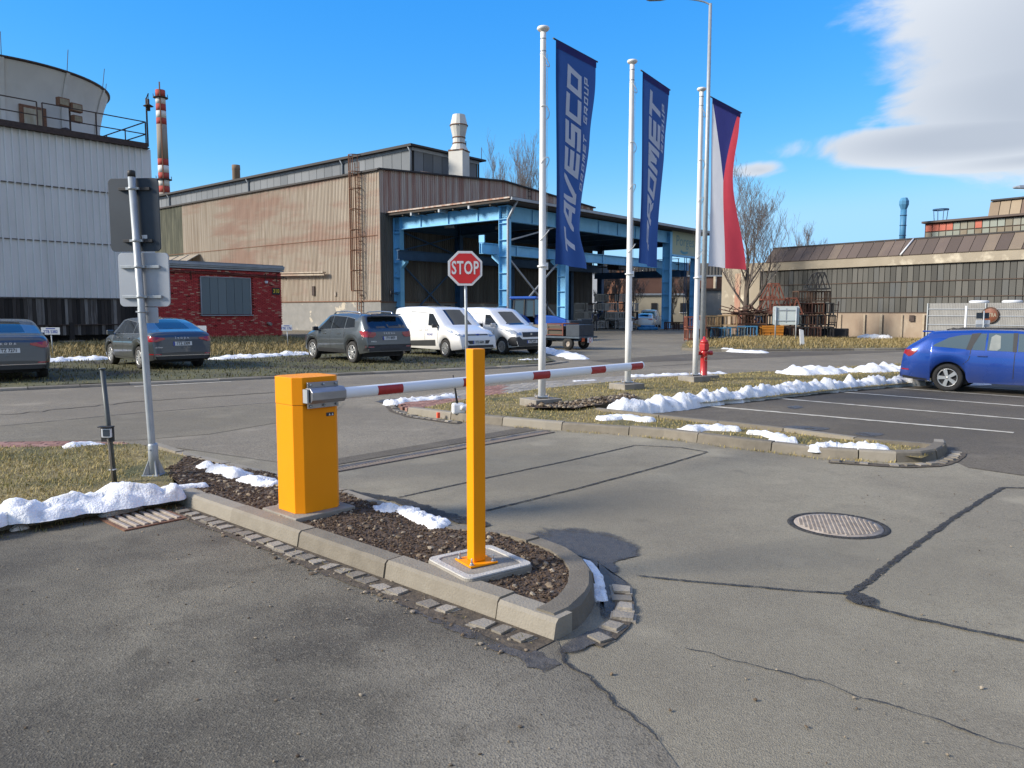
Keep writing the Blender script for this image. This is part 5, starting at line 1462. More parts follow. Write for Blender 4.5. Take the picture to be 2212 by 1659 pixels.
    def top_grid(s, xa, xb, qa, qb, off, nx=8, nq=10):
        """patch on roof/glass surface; qa,qb functions of t (0..1) giving left/right fraction"""
        V = []
        for i in range(nx + 1):
            t = i / nx; x = xa + (xb - xa) * t; a, c = qa(t), qb(t)
            for j in range(nq + 1): V.append(s.top_pt(x, a + (c - a) * j / nq, off))
        return V, [(i*(nq+1)+j, i*(nq+1)+j+1, (i+1)*(nq+1)+j+1, (i+1)*(nq+1)+j) for i in range(nx) for j in range(nq)]
    def end_patch(s, poly, rear=True, off=.006, res=.045):
        """poly in (y, z) laid on the steep rear or front"""
        pts = []
        for i in range(len(poly)):
            a = Vector(poly[i]); c = Vector(poly[(i+1) % len(poly)]); k = max(1, int((c - a).length / res))
            for t in range(k): pts.append(a.lerp(c, t / k))
        k0 = len(pts); ed = [(i, (i+1) % k0) for i in range(k0)]
        ys = [p[0] for p in poly]; zs = [p[1] for p in poly]
        y = min(ys)
        while y < max(ys):
            z = min(zs)
            while z < max(zs):
                if inside((y, z), [tuple(p) for p in poly]) and edge_dist((y, z), poly) > res * .4: pts.append(Vector((y, z)))
                z += res
            y += res
        r = delaunay_2d_cdt(pts, ed, [list(range(k0))], 1, 1e-5)
        V = []
        for p in r[0]:
            x = s.x_end(p.x, p.y, rear); o2 = off + .012; V.append((x + (-o2 if rear else o2), p.x, p.y))
        return V, [tuple(f) for f in r[2]]
    def x_end(s, y, z, rear):
        x = s.x_at(z, rear)
        # march inwards until the body is wide enough at this height
        for k in range(60):
            r, ye, bl = s.ring(max(s.x0, min(s.x1, x)))
            yy = s.side_y(x, z) if z < s.top(x) - s.crown else ye * max(0, min(1, ((s.top(x) - z) / s.crown))) ** .4
            if abs(y) <= max(yy, .02): break
            x += .012 if rear else -.012
        return x
def put(V, Fs, name, mat, parent, smooth=True):
    b = MB(); b.add(V, Fs, 0, smooth); return b.build(name, mat, parent, fix=False)
WHEEL_CACHE = {}
def wheel(parent, x, y, r, w, spokes, style, rimmat):
    key = (r, w, spokes, style)
    sd = 1 if y > 0 else -1
    root = empty('wheel', (x, y, r)); root.parent = parent
    if sd < 0: pass
    if key not in WHEEL_CACHE:
        t = MB(); rr = r * .66
        t.lathe([(rr, -w/2), (r * .93, -w/2), (r, -w/2 + .03), (r, w/2 - .03), (r * .93, w/2), (rr, w/2 - .012), (rr, -w/2)], n=32, axis='Y', cap=False)
        tm = t.mesh('tyre', M['tyre'])
        d = MB(); d.lathe([(0, w/2 - .06), (rr, w/2 - .055)], n=28, axis='Y', cap=False); dm_ = d.mesh('brake_shadow', M['rimdark'])  # dark disc stands for the shade behind the spokes
        q = MB(); q.lathe([(rr * 1.005, w/2 - .05), (rr * 1.005, w/2 - .004), (rr * .93, w/2 - .004), (rr * .90, w/2 - .05)], n=32, axis='Y', cap=False)
        q.lathe([(0, w/2 - .010), (rr * .20, w/2 - .012), (rr * .24, w/2 - .05)], n=18, axis='Y', cap=False)
        for k in range(spokes):
            a = 2 * math.pi * k / spokes
            offs = (-.13, .13) if style == 'double' else (0,)
            for o_ in offs:
                w1 = rr * (.16 if style == 'double' else .30); w2 = rr * (.15 if style == 'double' else .42)
                ca, sa = math.cos(a), math.sin(a)
                def P(rad, lat, yy): return (ca * rad - sa * lat, yy, sa * rad + ca * lat)
                yo = w/2 - .008; yi = w/2 - .045
                l0 = o_ * rr * .7; l1 = o_ * rr * 1.5
                Vv = [P(rr*.15, l0 - w1/2, yo), P(rr*.15, l0 + w1/2, yo), P(rr*.95, l1 + w2/2, yo), P(rr*.95, l1 - w2/2, yo)]
                Vv += [(p[0], yi, p[2]) for p in Vv]
                q.add(Vv, [(0,1,2,3), (0,4,5,1), (1,5,6,2), (2,6,7,3), (3,7,4,0)])
        WHEEL_CACHE[key] = (tm, dm_, q)
    tm, dm_, q = WHEEL_CACHE[key]
    rot = (0, 0, 0) if sd > 0 else (0, 0, math.pi)
    link_mesh('tyre', tm, root, rot=rot); link_mesh('spoke_shade', dm_, root, rot=rot)
    link_mesh('rim', q.mesh('rim', rimmat), root, rot=rot)
    return root
def plate_text(parent, c, right, up, txt, w=.52, h=.112):
    r = Vector(right).normalized(); u = Vector(up).normalized(); n_ = r.cross(u)
    m_ = face_mtx(c, right, up)
    b = MB(); b.add([m_ @ Vector(p) for p in [(-w/2, -h/2, 0), (w/2, -h/2, 0), (w/2, h/2, 0), (-w/2, h/2, 0), (-w/2, -h/2, -.012), (w/2, -h/2, -.012), (w/2, h/2, -.012), (-w/2, h/2, -.012)]], [(0,1,2,3), (0,4,5,1), (1,5,6,2), (2,6,7,3), (3,7,4,0)])
    o = b.build('number_plate', M['plate'], parent, fix=False)
    b = MB(); b.add([m_ @ Vector(p) for p in [(-w/2, -h/2, .0015), (-w/2 + .045, -h/2, .0015), (-w/2 + .045, h/2, .0015), (-w/2, h/2, .0015)]], [(0,1,2,3)]); b.build('plate_band', M['euroblue'], o, fix=False)
    text_part('plate_number', txt, .115, M['black'], o, face_mtx(Vector(c) + r * .02 + n_ * .003, right, up), offset=.003, xs=.80)
    return o
def car_common(t, c, paint, glass, wins, ws, rw, wheel_style, rimmat, handles, mirror_x, seams, clad=None, spokes=5, wt=.21, roofrail=False):
    b = MB(); c.body(b); body = b.build('body', paint, t)
    # underbody and wheel wells
    b = MB(); b.box(((c.x0 + c.x1) / 2, 0, c.zb + .17), (c.x1 - c.x0 - .5, c.w * 1.35, .26)); 
    for xc in c.wheels: b.box((xc, 0, c.wr + .10), (c.ra * 2.02, c.w * 1.52, c.wr * 1.5))
    b.build('underbody', M['black'], t)
    for xc in c.wheels:
        for sd in (-1, 1): wheel(t, xc, sd * (c.w - wt / 2 - .03), c.wr, wt, spokes, wheel_style, rimmat)
    for (nm, poly, gm) in wins:
        for sd in (-1, 1):
            V, Fs = c.side_patch(poly, sd, .004); put(V, Fs, nm, gm or glass, t)
    if ws:
        V, Fs = c.top_grid(ws[0], ws[1], lambda q: -(ws[2] + (ws[3]-ws[2])*q), lambda q: ws[2] + (ws[3]-ws[2])*q, .004); put(V, Fs, 'windscreen', glass, t)
    if rw:
        V, Fs = c.top_grid(rw[0], rw[1], lambda q: -(rw[2] + (rw[3]-rw[2])*q), lambda q: rw[2] + (rw[3]-rw[2])*q, .004); put(V, Fs, 'rear_window', glass, t)
    for (x, z) in handles:
        for sd in (-1, 1):
            q = MB(); q.box((0, 0, 0), (.20, .035, .032)); q.build('door_handle', paint, t, (x, sd * (c.side_y(x, z) + .012), z), bevel=.01)
    for sd in (-1, 1):
        z = lerp_list(c.belt_p, mirror_x) + .06
        y = c.side_y(mirror_x, z - .05)
        q = MB(); q.box((0, sd * .13, .02), (.10, .19, .14)); q.box((-.01, sd * .03, -.03), (.05, .10, .04)); q.build('wing_mirror', paint if not clad else M['trim'], t, (mirror_x, sd * y, z), bevel=.03)
    for pl in seams:
        for sd in (-1, 1):
            b = MB(); 
            P_ = [Vector(p) for p in pl]; V = []; n_ = 0
            tot = sum((P_[i+1]-P_[i]).length for i in range(len(P_)-1)); k = max(2, int(tot / .07))
            for i in range(k + 1):
                p, d = polyline_at(P_, tot * i / k); nn = Vector((-d.y, d.x)) * .008
                for q in (p + nn, p - nn): V.append((q.x, sd * (c.side_y(q.x, q.y) + .002), q.y))
            b.add(V, [(2*i, 2*i+1, 2*i+3, 2*i+2) for i in range(k)]); b.build('panel_gap', M['black'], t, fix=False)
    if clad:
        for (poly) in clad:
            for sd in (-1, 1):
                V, Fs = c.side_patch(poly, sd, .006, .07); put(V, Fs, 'side_cladding', M['trim'], t)
    return body

def octavia(name, label, plate, paint, loc, rz, grp):
    c = Car([(-2.33,.50),(-2.325,.66),(-2.29,.86),(-2.235,.99),(-2.14,1.075),(-2.0,1.10),(-1.78,1.135),(-1.2,1.325),(-.78,1.415),(-.3,1.46),(.1,1.465),(.45,1.44),(1.28,1.01),(1.6,.96),(2.0,.88),(2.22,.76),(2.33,.58),(2.36,.45)],
            [(-2.3,.98),(-1.6,.985),(0,.955),(1.2,.92),(2.3,.72)], .915, .235, (-1.275, 1.41), .325, tum=.50, crown=.045)
    t = empty(name, loc, rz, label, 'car', grp)
    car_common(t, c, paint, M['glass'],
        [('side_window', [(.95,.975),(.10,.985),(.08,1.385),(.34,1.365)], None), ('side_window', [(.04,.985),(-.78,1.0),(-.80,1.325),(.02,1.388)], None), ('quarter_window', [(-.86,1.0),(-1.33,1.03),(-.90,1.285)], None)],
        (.50, 1.24, .86, .90), (-1.72, -.86, .88, .84), 'double', M['rim'], [(-.55,.86),(.45,.86)], .88,
        [[(.06,.99),(.04,.32)], [(-.80,1.0),(-.86,.72),(-1.0,.62)], [(1.0,.95),(1.02,.33)], [(.95,.30),(-.85,.30)]])
    # window surround strip
    for sd in (-1, 1):
        for (a, d) in [((.97,.965),(-1.34,1.022)), ((.36,1.378),(.05,1.40)), ((.05,1.40),(-.80,1.338)), ((-.80,1.338),(-1.36,1.03))]:
            V = []
            for k in range(11):
                q = Vector(a).lerp(Vector(d), k / 10)
                for e in (-.008, .008): V.append((q.x, sd * (c.side_y(q.x, q.y + e) + .005), q.y + e))
            b = MB(); b.add(V, [(2*i, 2*i+1, 2*i+3, 2*i+2) for i in range(10)]); b.build('window_trim', M['chrome'], t, fix=False)
    # rear end
    for sd in (-1, 1):
        V, Fs = c.end_patch([(sd*.47,.905),(sd*.885,.955),(sd*.885,.80),(sd*.70,.795),(sd*.47,.865)], True, .010); put(V, Fs, 'tail_light', M['taillight'], t)
        V, Fs = c.end_patch([(sd*.60,.435),(sd*.86,.435),(sd*.86,.465),(sd*.60,.465)], True, .010); put(V, Fs, 'reflector', M['taillight'], t)
        V, Fs = c.side_patch([(-2.22,.955),(-1.98,.965),(-2.10,.82),(-2.25,.815)], sd, .008, .06); put(V, Fs, 'tail_light', M['taillight'], t)
    V, Fs = c.end_patch([(-.78,.30),(.78,.30),(.80,.39),(-.80,.39)], True, .004); put(V, Fs, 'diffuser', M['trim'], t)
    V, Fs = c.end_patch([(-.80,.405),(.80,.405),(.80,.418),(-.80,.418)], True, .010); put(V, Fs, 'bumper_trim', M['chrome'], t)
    V, Fs = c.end_patch([(-.56,.60),(.56,.60),(.60,.85),(-.60,.85)], True, .003); put(V, Fs, 'tailgate_recess', paint, t)
    xr = c.x_at(.745, True) - .018
    plate_text(t, (xr, 0, .74), (0, -1, 0), (.12, 0, 1), plate)
    xb = c.x_at(.90, True) - .012
    text_part('rear_lettering', 'ŠKODA', .075, M['chrome'], t, face_mtx((xb, 0, .895), (0, -1, 0), (.35, 0, 1)), spacing=1.9)
    text_part('model_lettering', 'OCTAVIA', .05, M['chrome'], t, face_mtx((c.x_at(.64) - .016, .66, .64), (0, -1, 0), (.1, 0, 1)))
    q = MB(); q.add([(-.62,0,1.425),(-.40,.02,1.455),(-.40,-.02,1.455),(-.60,0,1.50)], [(0,1,3),(0,3,2),(1,2,3)]); q.build('aerial_fin', M['trim'], t)
    return t
GC = 'grey saloon cars parked on the verge'
octavia('parked_car', 'graphite grey saloon car parked on the verge left of the tall sign pole', '1TZ 5309', M['grey_paint'], (-10.95, 23.6, .05), R(133), GC)
octavia('parked_car', 'graphite grey saloon car cut off by the left picture edge', '1TZ 7271', M['grey_paint'], (-13.15, 19.75, .05), R(127), GC)

# SUV
c = Car([(-2.185,.50),(-2.18,.70),(-2.15,.95),(-2.08,1.09),(-1.98,1.20),(-1.80,1.44),(-1.74,1.535),(-1.5,1.565),(-.7,1.60),(0,1.59),(.35,1.555),(1.16,1.08),(1.5,1.02),(1.9,.93),(2.10,.80),(2.18,.62),(2.19,.5)],
        [(-2.1,1.07),(-1.3,1.055),(0,1.01),(1.1,.985),(2.1,.78)], .92, .30, (-1.30, 1.34), .345, tum=.44, crown=.045, tail=.13)
t = empty('parked_suv', (-5.35, 26.2, .05), R(132), 'steel grey SUV with roof rails parked beside the white van', 'car')
car_common(t, c, M['suv_paint'], M['glass'],
    [('side_window', [(.88,1.045),(.08,1.06),(.06,1.49),(.30,1.47)], None), ('side_window', [(.02,1.06),(-.80,1.085),(-.80,1.47),(.0,1.495)], None), ('quarter_window', [(-.86,1.09),(-1.45,1.135),(-1.34,1.40),(-.86,1.46)], None)],
    (.42, 1.10, .86, .90), (-1.96, -1.80, .80, .80), 'double', M['rim'], [(-.52,.93),(.42,.92)], .86,
    [[(.05,1.06),(.03,.42)], [(-.82,1.08),(-.86,.80),(-1.0,.66)], [(.95,1.0),(.98,.42)]],
    [[(.95,.30),(-.90,.30),(-.90,.43),(.95,.43)], [(-1.68,.50),(-1.62,.70),(-1.40,.80),(-1.15,.80),(-.93,.62),(-.90,.36),(-.96,.36),(-1.0,.60),(-1.17,.735),(-1.40,.735),(-1.58,.66),(-1.64,.5)], [(.96,.36),(.99,.62),(1.18,.80),(1.46,.80),(1.68,.66),(1.74,.5),(1.70,.5),(1.63,.63),(1.44,.735),(1.2,.735),(1.05,.6),(1.02,.36)]])
for sd in (-1, 1):
    b = MB(); b.tube([(-1.45, sd*.60, 1.555), (-1.35, sd*.61, 1.615), (-.6, sd*.62, 1.645), (.1, sd*.61, 1.625), (.25, sd*.60, 1.56)], .020, 8); b.build('roof_rail', M['chrome'], t)
    V, Fs = c.end_patch([(sd*.50,.985),(sd*.88,1.02),(sd*.88,.84),(sd*.60,.83),(sd*.50,.90)], True, .010); put(V, Fs, 'tail_light', M['taillight'], t)
    V, Fs = c.side_patch([(-2.10,1.035),(-1.80,1.03),(-1.95,.86),(-2.12,.84)], sd, .008, .06); put(V, Fs, 'tail_light', M['taillight'], t)
    V, Fs = c.end_patch([(sd*.60,.515),(sd*.84,.515),(sd*.84,.545),(sd*.60,.545)], True, .016); put(V, Fs, 'reflector', M['taillight'], t)
    for (a, d) in [((.92,1.03),(-1.48,1.125)), ((-1.48,1.125),(-1.36,1.415)), ((-1.36,1.415),(-.82,1.478)), ((-.82,1.478),(.05,1.505)), ((.05,1.505),(.30,1.482))]:
        V = []
        for k in range(11):
            q = Vector(a).lerp(Vector(d), k / 10)
            for e in (-.008, .008): V.append((q.x, sd * (c.side_y(q.x, q.y + e) + .006), q.y + e))
        b = MB(); b.add(V, [(2*i, 2*i+1, 2*i+3, 2*i+2) for i in range(10)]); b.build('window_trim', M['chrome'], t, fix=False)
V, Fs = c.end_patch([(-.86,.40),(.86,.40),(.86,.60),(-.86,.60)], True, .006); put(V, Fs, 'rear_bumper', M['trim'], t)
V, Fs = c.end_patch([(-.70,1.12),(.70,1.12),(.60,1.46),(-.60,1.46)], True, .008); put(V, Fs, 'rear_window', M['glass'], t)
b = MB(); b.tube([(-2.02, -.02, 1.16), (-1.99, -.42, 1.20)], .010, 6); b.build('rear_wiper', M['trim'], t)
b = MB(); b.box((-1.86, 0, 1.545), (.22, 1.12, .03)); b.build('roof_spoiler', M['suv_paint'], t, bevel=.01)
xr = c.x_at(.80) - .018
plate_text(t, (xr, 0, .80), (0, -1, 0), (.12, 0, 1), '1TV 8959')
text_part('rear_lettering', 'ŠKODA', .08, M['chrome'], t, face_mtx((c.x_at(.95) - .012, 0, .95), (0, -1, 0), (.3, 0, 1)), spacing=1.9)
text_part('model_lettering', 'KAROQ', .055, M['chrome'], t, face_mtx((c.x_at(.70) - .014, .60, .70), (0, -1, 0), (.1, 0, 1)))

# blue estate
c = Car([(-2.34,.48),(-2.335,.66),(-2.30,.86),(-2.26,.98),(-2.20,1.06),(-1.95,1.22),(-1.78,1.355),(-1.72,1.415),(-1.5,1.44),(-.7,1.475),(0,1.47),(.42,1.44),(1.28,1.01),(1.6,.96),(2.0,.88),(2.22,.76),(2.33,.58),(2.36,.45)],
        [(-2.3,1.0),(-1.6,1.0),(0,.955),(1.2,.92),(2.3,.72)], .915, .235, (-1.275, 1.41), .325, tum=.46, crown=.045, tail=.14)
bs = .90
bo = at(2045, 846)
hd = Vector((.75, -.66, 0)).normalized(); lf = Vector((.66, .75, 0)).normalized()
ori = Vector((bo.x, bo.y, 0)) + hd * 1.275 * bs + lf * .86 * bs
t = empty('parked_car', (ori.x, ori.y, .006), math.atan2(hd.y, hd.x), 'bright blue estate car parked in the right hand bays', 'car')
t.scale = (bs, bs, bs)
car_common(t, c, M['blue_paint'], M['glass_light'],
    [('side_window', [(.95,.975),(.10,.985),(.08,1.385),(.34,1.365)], None), ('side_window', [(.0,.985),(-.50,.992),(-.50,1.385),(-.02,1.392)], None), ('side_window', [(-.54,.993),(-.80,1.0),(-.78,1.10),(-.66,1.372),(-.54,1.38)], None), ('quarter_window', [(-.92,1.01),(-1.62,1.06),(-1.60,1.10),(-1.30,1.27),(-1.05,1.335),(-.84,1.35)], None)],
    (.50, 1.24, .86, .90), (-2.16, -1.80, .84, .80), 'single', M['rim'], [(-.58,.865),(.42,.855)], .88,
    [[(.05,.99),(.04,.32)], [(-.82,1.0),(-.84,.78),(-1.02,.60)], [(1.0,.95),(1.02,.33)]])
for sd in (-1, 1):
    V, Fs = c.side_patch([(.08,.975),(.0,.975),(-.02,1.40),(.07,1.40)], sd, .003, .06); put(V, Fs, 'door_pillar', M['trim'], t)
    V, Fs = c.side_patch([(-.81,.99),(-.92,1.0),(-.84,1.37),(-.64,1.395),(-.66,1.38),(-.78,1.10)], sd, .0035, .06); put(V, Fs, 'door_pillar', M['trim'], t)
    V, Fs = c.side_patch([(-2.27,.96),(-1.93,.955),(-2.06,.83),(-2.14,.80),(-2.25,.88)], sd, .009, .06); put(V, Fs, 'tail_light', M['taillight'], t)
    V, Fs = c.end_patch([(sd*.47,.96),(sd*.86,.975),(sd*.86,.86),(sd*.47,.90)], True, .010); put(V, Fs, 'tail_light', M['taillight'], t)
    V, Fs = c.side_patch([(-2.30,.48),(-2.12,.47),(-2.12,.50),(-2.30,.51)], sd, .006, .06); put(V, Fs, 'reflector', M['taillight'], t)
    V, Fs = c.side_patch([(-2.28,.27),(-1.72,.24),(-1.72,.28),(-2.28,.34)], sd, .004, .06); put(V, Fs, 'bumper_skirt', M['trim'], t)
    b = MB(); b.tube([(-1.4, sd*.57, 1.45), (-1.3, sd*.575, 1.475), (.1, sd*.575, 1.492), (.22, sd*.57, 1.465)], .014, 6); b.build('roof_rail', M['trim'], t)
    V, Fs = c.side_patch([(-.46,1.0),(-.30,1.0),(-.24,1.05),(-.26,1.33),(-.36,1.36),(-.44,1.30)], sd, .0052, .06); put(V, Fs, 'seat_back', M['seat'], t)
    V, Fs = c.side_patch([(.22,1.0),(.38,1.0),(.40,1.06),(.36,1.33),(.28,1.35),(.20,1.28)], sd, .0052, .06); put(V, Fs, 'seat_back', M['seat'], t)
b = MB(); b.box((-1.80, 0, 1.405), (.26, 1.14, .035)); b.build('roof_spoiler', M['blue_paint'], t, bevel=.01)
q = MB(); q.add([(-1.42,0,1.445),(-1.22,.02,1.45),(-1.22,-.02,1.45),(-1.40,0,1.50)], [(0,1,3),(0,3,2),(1,2,3)]); q.build('aerial_fin', M['trim'], t)

# white panel vans
def van(label, loc, rz, top, belt, hw, zb, wh, wr, plate, style, glass=M['glass'], name='parked_van'):
    c = Car(top, belt, hw, zb, wh, wr, tum=.22, crown=.06, tail=.05, nose=.20, smooth=2)
    t = empty(name, loc, rz, label, 'van', 'white vans by the hall')
    wf = wh[1]; bz = lerp_list(belt, .8)
    ztop = c.top(.35)
    clad = [[(wf - .60, .40), (-1.0, .34), (-1.9, .40), (-1.9, .50), (wf - .60, .62)]] if style == 'long' else None
    car_common(t, c, M['white_paint'], glass,
        [('side_window', [(1.12, bz + .06), (.36, bz + .08), (.30, ztop - .22), (.58, ztop - .23)], None)],
        (.56, 1.33, .90, .94), None, 'double', M['rim'], [(.30, bz - .08), (-.15, bz - .09)], 1.02,
        [[(.20, ztop - .2), (.18, .42)], [(wf - .42, .98), (wf - .44, .5)], [(-.98, ztop - .15), (-1.0, .42)], [(.18, ztop - .2), (-.98, ztop - .15)]], clad, spokes=7, wt=.20)
    for sd in (-1, 1):
        V, Fs = c.side_patch([(-1.12, bz + .10), (-2.0, bz + .12), (-1.96, ztop - .32), (-1.12, ztop - .30)], sd, .003, .1); o = put(V, Fs, 'side_panel', M['white_paint'], t)
        V, Fs = c.end_patch([(sd*.46,.83),(sd*.80,.98),(sd*.86,1.0),(sd*.86,.90),(sd*.74,.78),(sd*.50,.74)], False, .012); put(V, Fs, 'headlight', M['headlight'], t)
        V, Fs = c.side_patch([(c.x1-.42,.96),(c.x1-.16,.86),(c.x1-.15,.78),(c.x1-.30,.80)], sd, .008, .06); put(V, Fs, 'headlight', M['headlight'], t)
    return t, c
t, c = van('white long panel van with grey side strip, nearer of the two parked vans', (-2.6, 29.15, .05), math.atan2(-.80, .60),
    [(-2.42,.45),(-2.41,.9),(-2.38,1.5),(-2.34,1.72),(-2.24,1.80),(-1.6,1.84),(-.4,1.85),(.3,1.80),(.5,1.75),(1.36,1.14),(1.6,1.08),(2.05,.98),(2.28,.86),(2.38,.66),(2.40,.45)],
    [(-2.4,1.10),(0,1.08),(1.2,1.04),(2.3,.76)], .915, .27, (-1.50, 1.52), .325, '5T3 6684', 'long')
V, Fs = c.end_patch([(-.48,.62),(.48,.62),(.40,.50),(-.40,.50)], False, .010); put(V, Fs, 'lower_grille', M['trim'], t)
V, Fs = c.end_patch([(-.46,.80),(.46,.80),(.42,.84),(-.42,.84)], False, .010); put(V, Fs, 'upper_grille', M['trim'], t)
V, Fs = c.end_patch([(-.62,.36),(.62,.36),(.60,.46),(-.60,.46)], False, .010); put(V, Fs, 'bumper_intake', M['trim'], t)
q = MB(); q.lathe([(.0, .006), (.055, .004), (.06, 0)], n=18, axis='X'); o = q.build('badge', M['euroblue'], t, (c.x_at(.82, False) + .014, 0, .82)); o.scale = (1, 1.4, .55)
plate_text(t, (c.x_at(.56, False) + .024, 0, .56), (0, 1, 0), (0, 0, 1), '5T3 6684')
text_part('door_lettering', 'PROMET', .11, M['euroblue'], t, face_mtx((.55, -c.side_y(.55, .80) - .006, .80), (1, 0, 0), (0, 0, 1)), shear=.2)
t, c = van('white van with black front bumper, farther of the two parked vans', (-.65, 30.9, .05), math.atan2(-.76, .65),
    [(-2.19,.45),(-2.18,.9),(-2.15,1.45),(-2.10,1.68),(-2.0,1.76),(-1.4,1.81),(-.4,1.82),(.25,1.77),(.45,1.71),(1.22,1.15),(1.5,1.09),(1.9,.99),(2.08,.86),(2.16,.66),(2.18,.45)],
    [(-2.2,1.10),(0,1.08),(1.1,1.04),(2.1,.78)], .885, .27, (-1.42, 1.38), .315, '8T8 5409', 'short')
V, Fs = c.end_patch([(-.84,.34),(.84,.34),(.84,.66),(.60,.70),(.48,.60),(-.48,.60),(-.60,.70),(-.84,.66)], False, .008); put(V, Fs, 'front_bumper', M['trim'], t)
for sd in (-1, 1):
    V, Fs = c.side_patch([(2.12,.36),(1.72,.36),(1.76,.58),(1.90,.68),(2.12,.70)], sd, .005, .06); put(V, Fs, 'bumper_corner', M['trim'], t)
V, Fs = c.end_patch([(-.44,.68),(.44,.68),(.42,.86),(-.42,.86)], False, .010); put(V, Fs, 'grille', M['trim'], t)
q = MB(); q.prism([(-.05,.05),(.05,.05),(.03,-.05),(-.03,-.05)], 0, .01, M=Matrix(((0,0,1,0),(1,0,0,0),(0,1,0,0),(0,0,0,1)))); q.build('badge', M['chrome'], t, (c.x_at(.77, False) + .014, 0, .77))
plate_text(t, (c.x_at(.52, False) + .024, 0, .50), (0, 1, 0), (0, 0, 1), '8T8 5409')

# vehicles standing beyond the canopy
t, c = van('distant white van seen from behind beyond the blue pillar', (14.2, 79.0, .0), math.atan2(.85, .25),
    [(-2.19,.45),(-2.18,.9),(-2.15,1.45),(-2.10,1.68),(-2.0,1.76),(-1.4,1.81),(-.4,1.82),(.25,1.77),(.45,1.71),(1.22,1.15),(1.5,1.09),(1.9,.99),(2.08,.86),(2.16,.66),(2.18,.45)],
    [(-2.2,1.10),(0,1.08),(1.1,1.04),(2.1,.78)], .885, .27, (-1.42, 1.38), .315, '', 'short')
V, Fs = c.end_patch([(-.62,1.12),(.62,1.12),(.56,1.58),(-.56,1.58)], True, .01); put(V, Fs, 'rear_window', pm('green_tinted_glass', (.03,.12,.10), (.02,.09,.08), 3, .1), t)
for sd in (-1, 1):
    V, Fs = c.end_patch([(sd*.70,.80),(sd*.85,.80),(sd*.85,1.2),(sd*.74,1.2)], True, .012); put(V, Fs, 'tail_light', M['taillight'], t)
c = Car([(-2.185,.50),(-2.18,.70),(-2.15,.95),(-2.08,1.09),(-1.98,1.20),(-1.80,1.44),(-1.74,1.535),(-1.5,1.565),(-.7,1.60),(0,1.59),(.35,1.555),(1.16,1.08),(1.5,1.02),(1.9,.93),(2.10,.80),(2.18,.62),(2.19,.5)], [(-2.1,1.07),(-1.3,1.055),(0,1.01),(1.1,.985),(2.1,.78)], .92, .30, (-1.30, 1.34), .345, tum=.44, crown=.045)
t = empty('parked_suv', (10.6, 74.6, 0), R(-18), 'distant white SUV half hidden behind the middle flagpole', 'car')
car_common(t, c, M['white_paint'], M['glass'], [('side_window', [(.88,1.045),(-.80,1.085),(-.80,1.47),(.30,1.47)], None), ('quarter_window', [(-.86,1.09),(-1.45,1.135),(-1.34,1.40),(-.86,1.46)], None)], (.42, 1.10, .86, .90), (-1.96, -1.80, .80, .80), 'double', M['rim'], [], .86, [])
c = Car([(-2.33,.50),(-2.325,.66),(-2.29,.86),(-2.235,.99),(-2.14,1.075),(-2.0,1.10),(-1.78,1.135),(-1.2,1.325),(-.78,1.415),(-.3,1.46),(.1,1.465),(.45,1.44),(1.28,1.01),(1.6,.96),(2.0,.88),(2.22,.76),(2.33,.58),(2.36,.45)], [(-2.3,.98),(-1.6,.985),(0,.955),(1.2,.92),(2.3,.72)], .915, .235, (-1.275, 1.41), .325, tum=.50, crown=.045)
t = empty('parked_car', (13.0, 75.2, 0), R(75), 'distant white car just right of the blue canopy pillar', 'car')
car_common(t, c, M['white_paint'], M['glass'], [('side_window', [(.95,.975),(-.78,1.0),(-.80,1.325),(.34,1.365)], None)], (.50, 1.24, .86, .90), (-1.72, -.86, .88, .84), 'double', M['rim'], [], .88, [])
for sd in (-1, 1):
    V, Fs = c.end_patch([(sd*.47,.905),(sd*.885,.955),(sd*.885,.80),(sd*.47,.865)], True, .010); put(V, Fs, 'tail_light', M['taillight'], t)

# tractor
M['tractor_blue'] = pm('tractor_blue_paint', (.012, .085, .42), (.010, .07, .34), 4, .35, coat=.5)
def big_wheel(parent, x, y, r, w, rimm):
    root = empty('wheel', (x, y, r)); root.parent = parent
    b = MB(); b.lathe([(r*.55,-w/2),(r*.92,-w/2),(r*.97,-w/2+.05),(r*.97,w/2-.05),(r*.92,w/2),(r*.55,w/2)], n=30, axis='Y', cap=False); b.build('tyre', M['tyre'], root)
    b = MB()
    for k in range(18):
        for sd in (-1, 1):
            a = 2*math.pi*(k + (.5 if sd > 0 else 0))/18
            b.box((r*.97*math.cos(a), sd*w*.22, r*.97*math.sin(a)), (.07, w*.5, .09), M=Matrix.Rotation(-a, 3, 'Y') @ Matrix.Rotation(sd*.5, 3, 'X'))
    tag(b.build('tread', M['tyre'], root, fix=False), kind='stuff')
    b = MB(); b.lathe([(0,w*.10),(r*.2,w*.12),(r*.5,w*.05),(r*.56,w*.4)], n=24, axis='Y', cap=False); b.lathe([(0,-w*.10),(r*.2,-w*.12),(r*.5,-w*.05),(r*.56,-w*.4)], n=24, axis='Y', cap=False); b.build('rim', rimm, root)
tr = empty('tractor', (1.25, 44.6, 0), R(-22), 'blue farm tractor with closed cab standing under the canopy edge', 'tractor')
for y in (-.78, .78): big_wheel(tr, -.75, y, .72, .42, M['rim'])
for y in (-.74, .74): big_wheel(tr, 1.35, y, .50, .32, M['rim'])
b = MB(); b.prism([(.15,.75),(1.95,.70),(2.10,.95),(2.05,1.20),(1.3,1.42),(.15,1.50)], -.30, .30, M=XZ); b.build('bonnet', M['tractor_blue'], tr, bevel=.06)
b = MB(); b.box((.6, 0, .62), (2.6, .42, .34)); b.build('chassis', M['trim'], tr, bevel=.03)
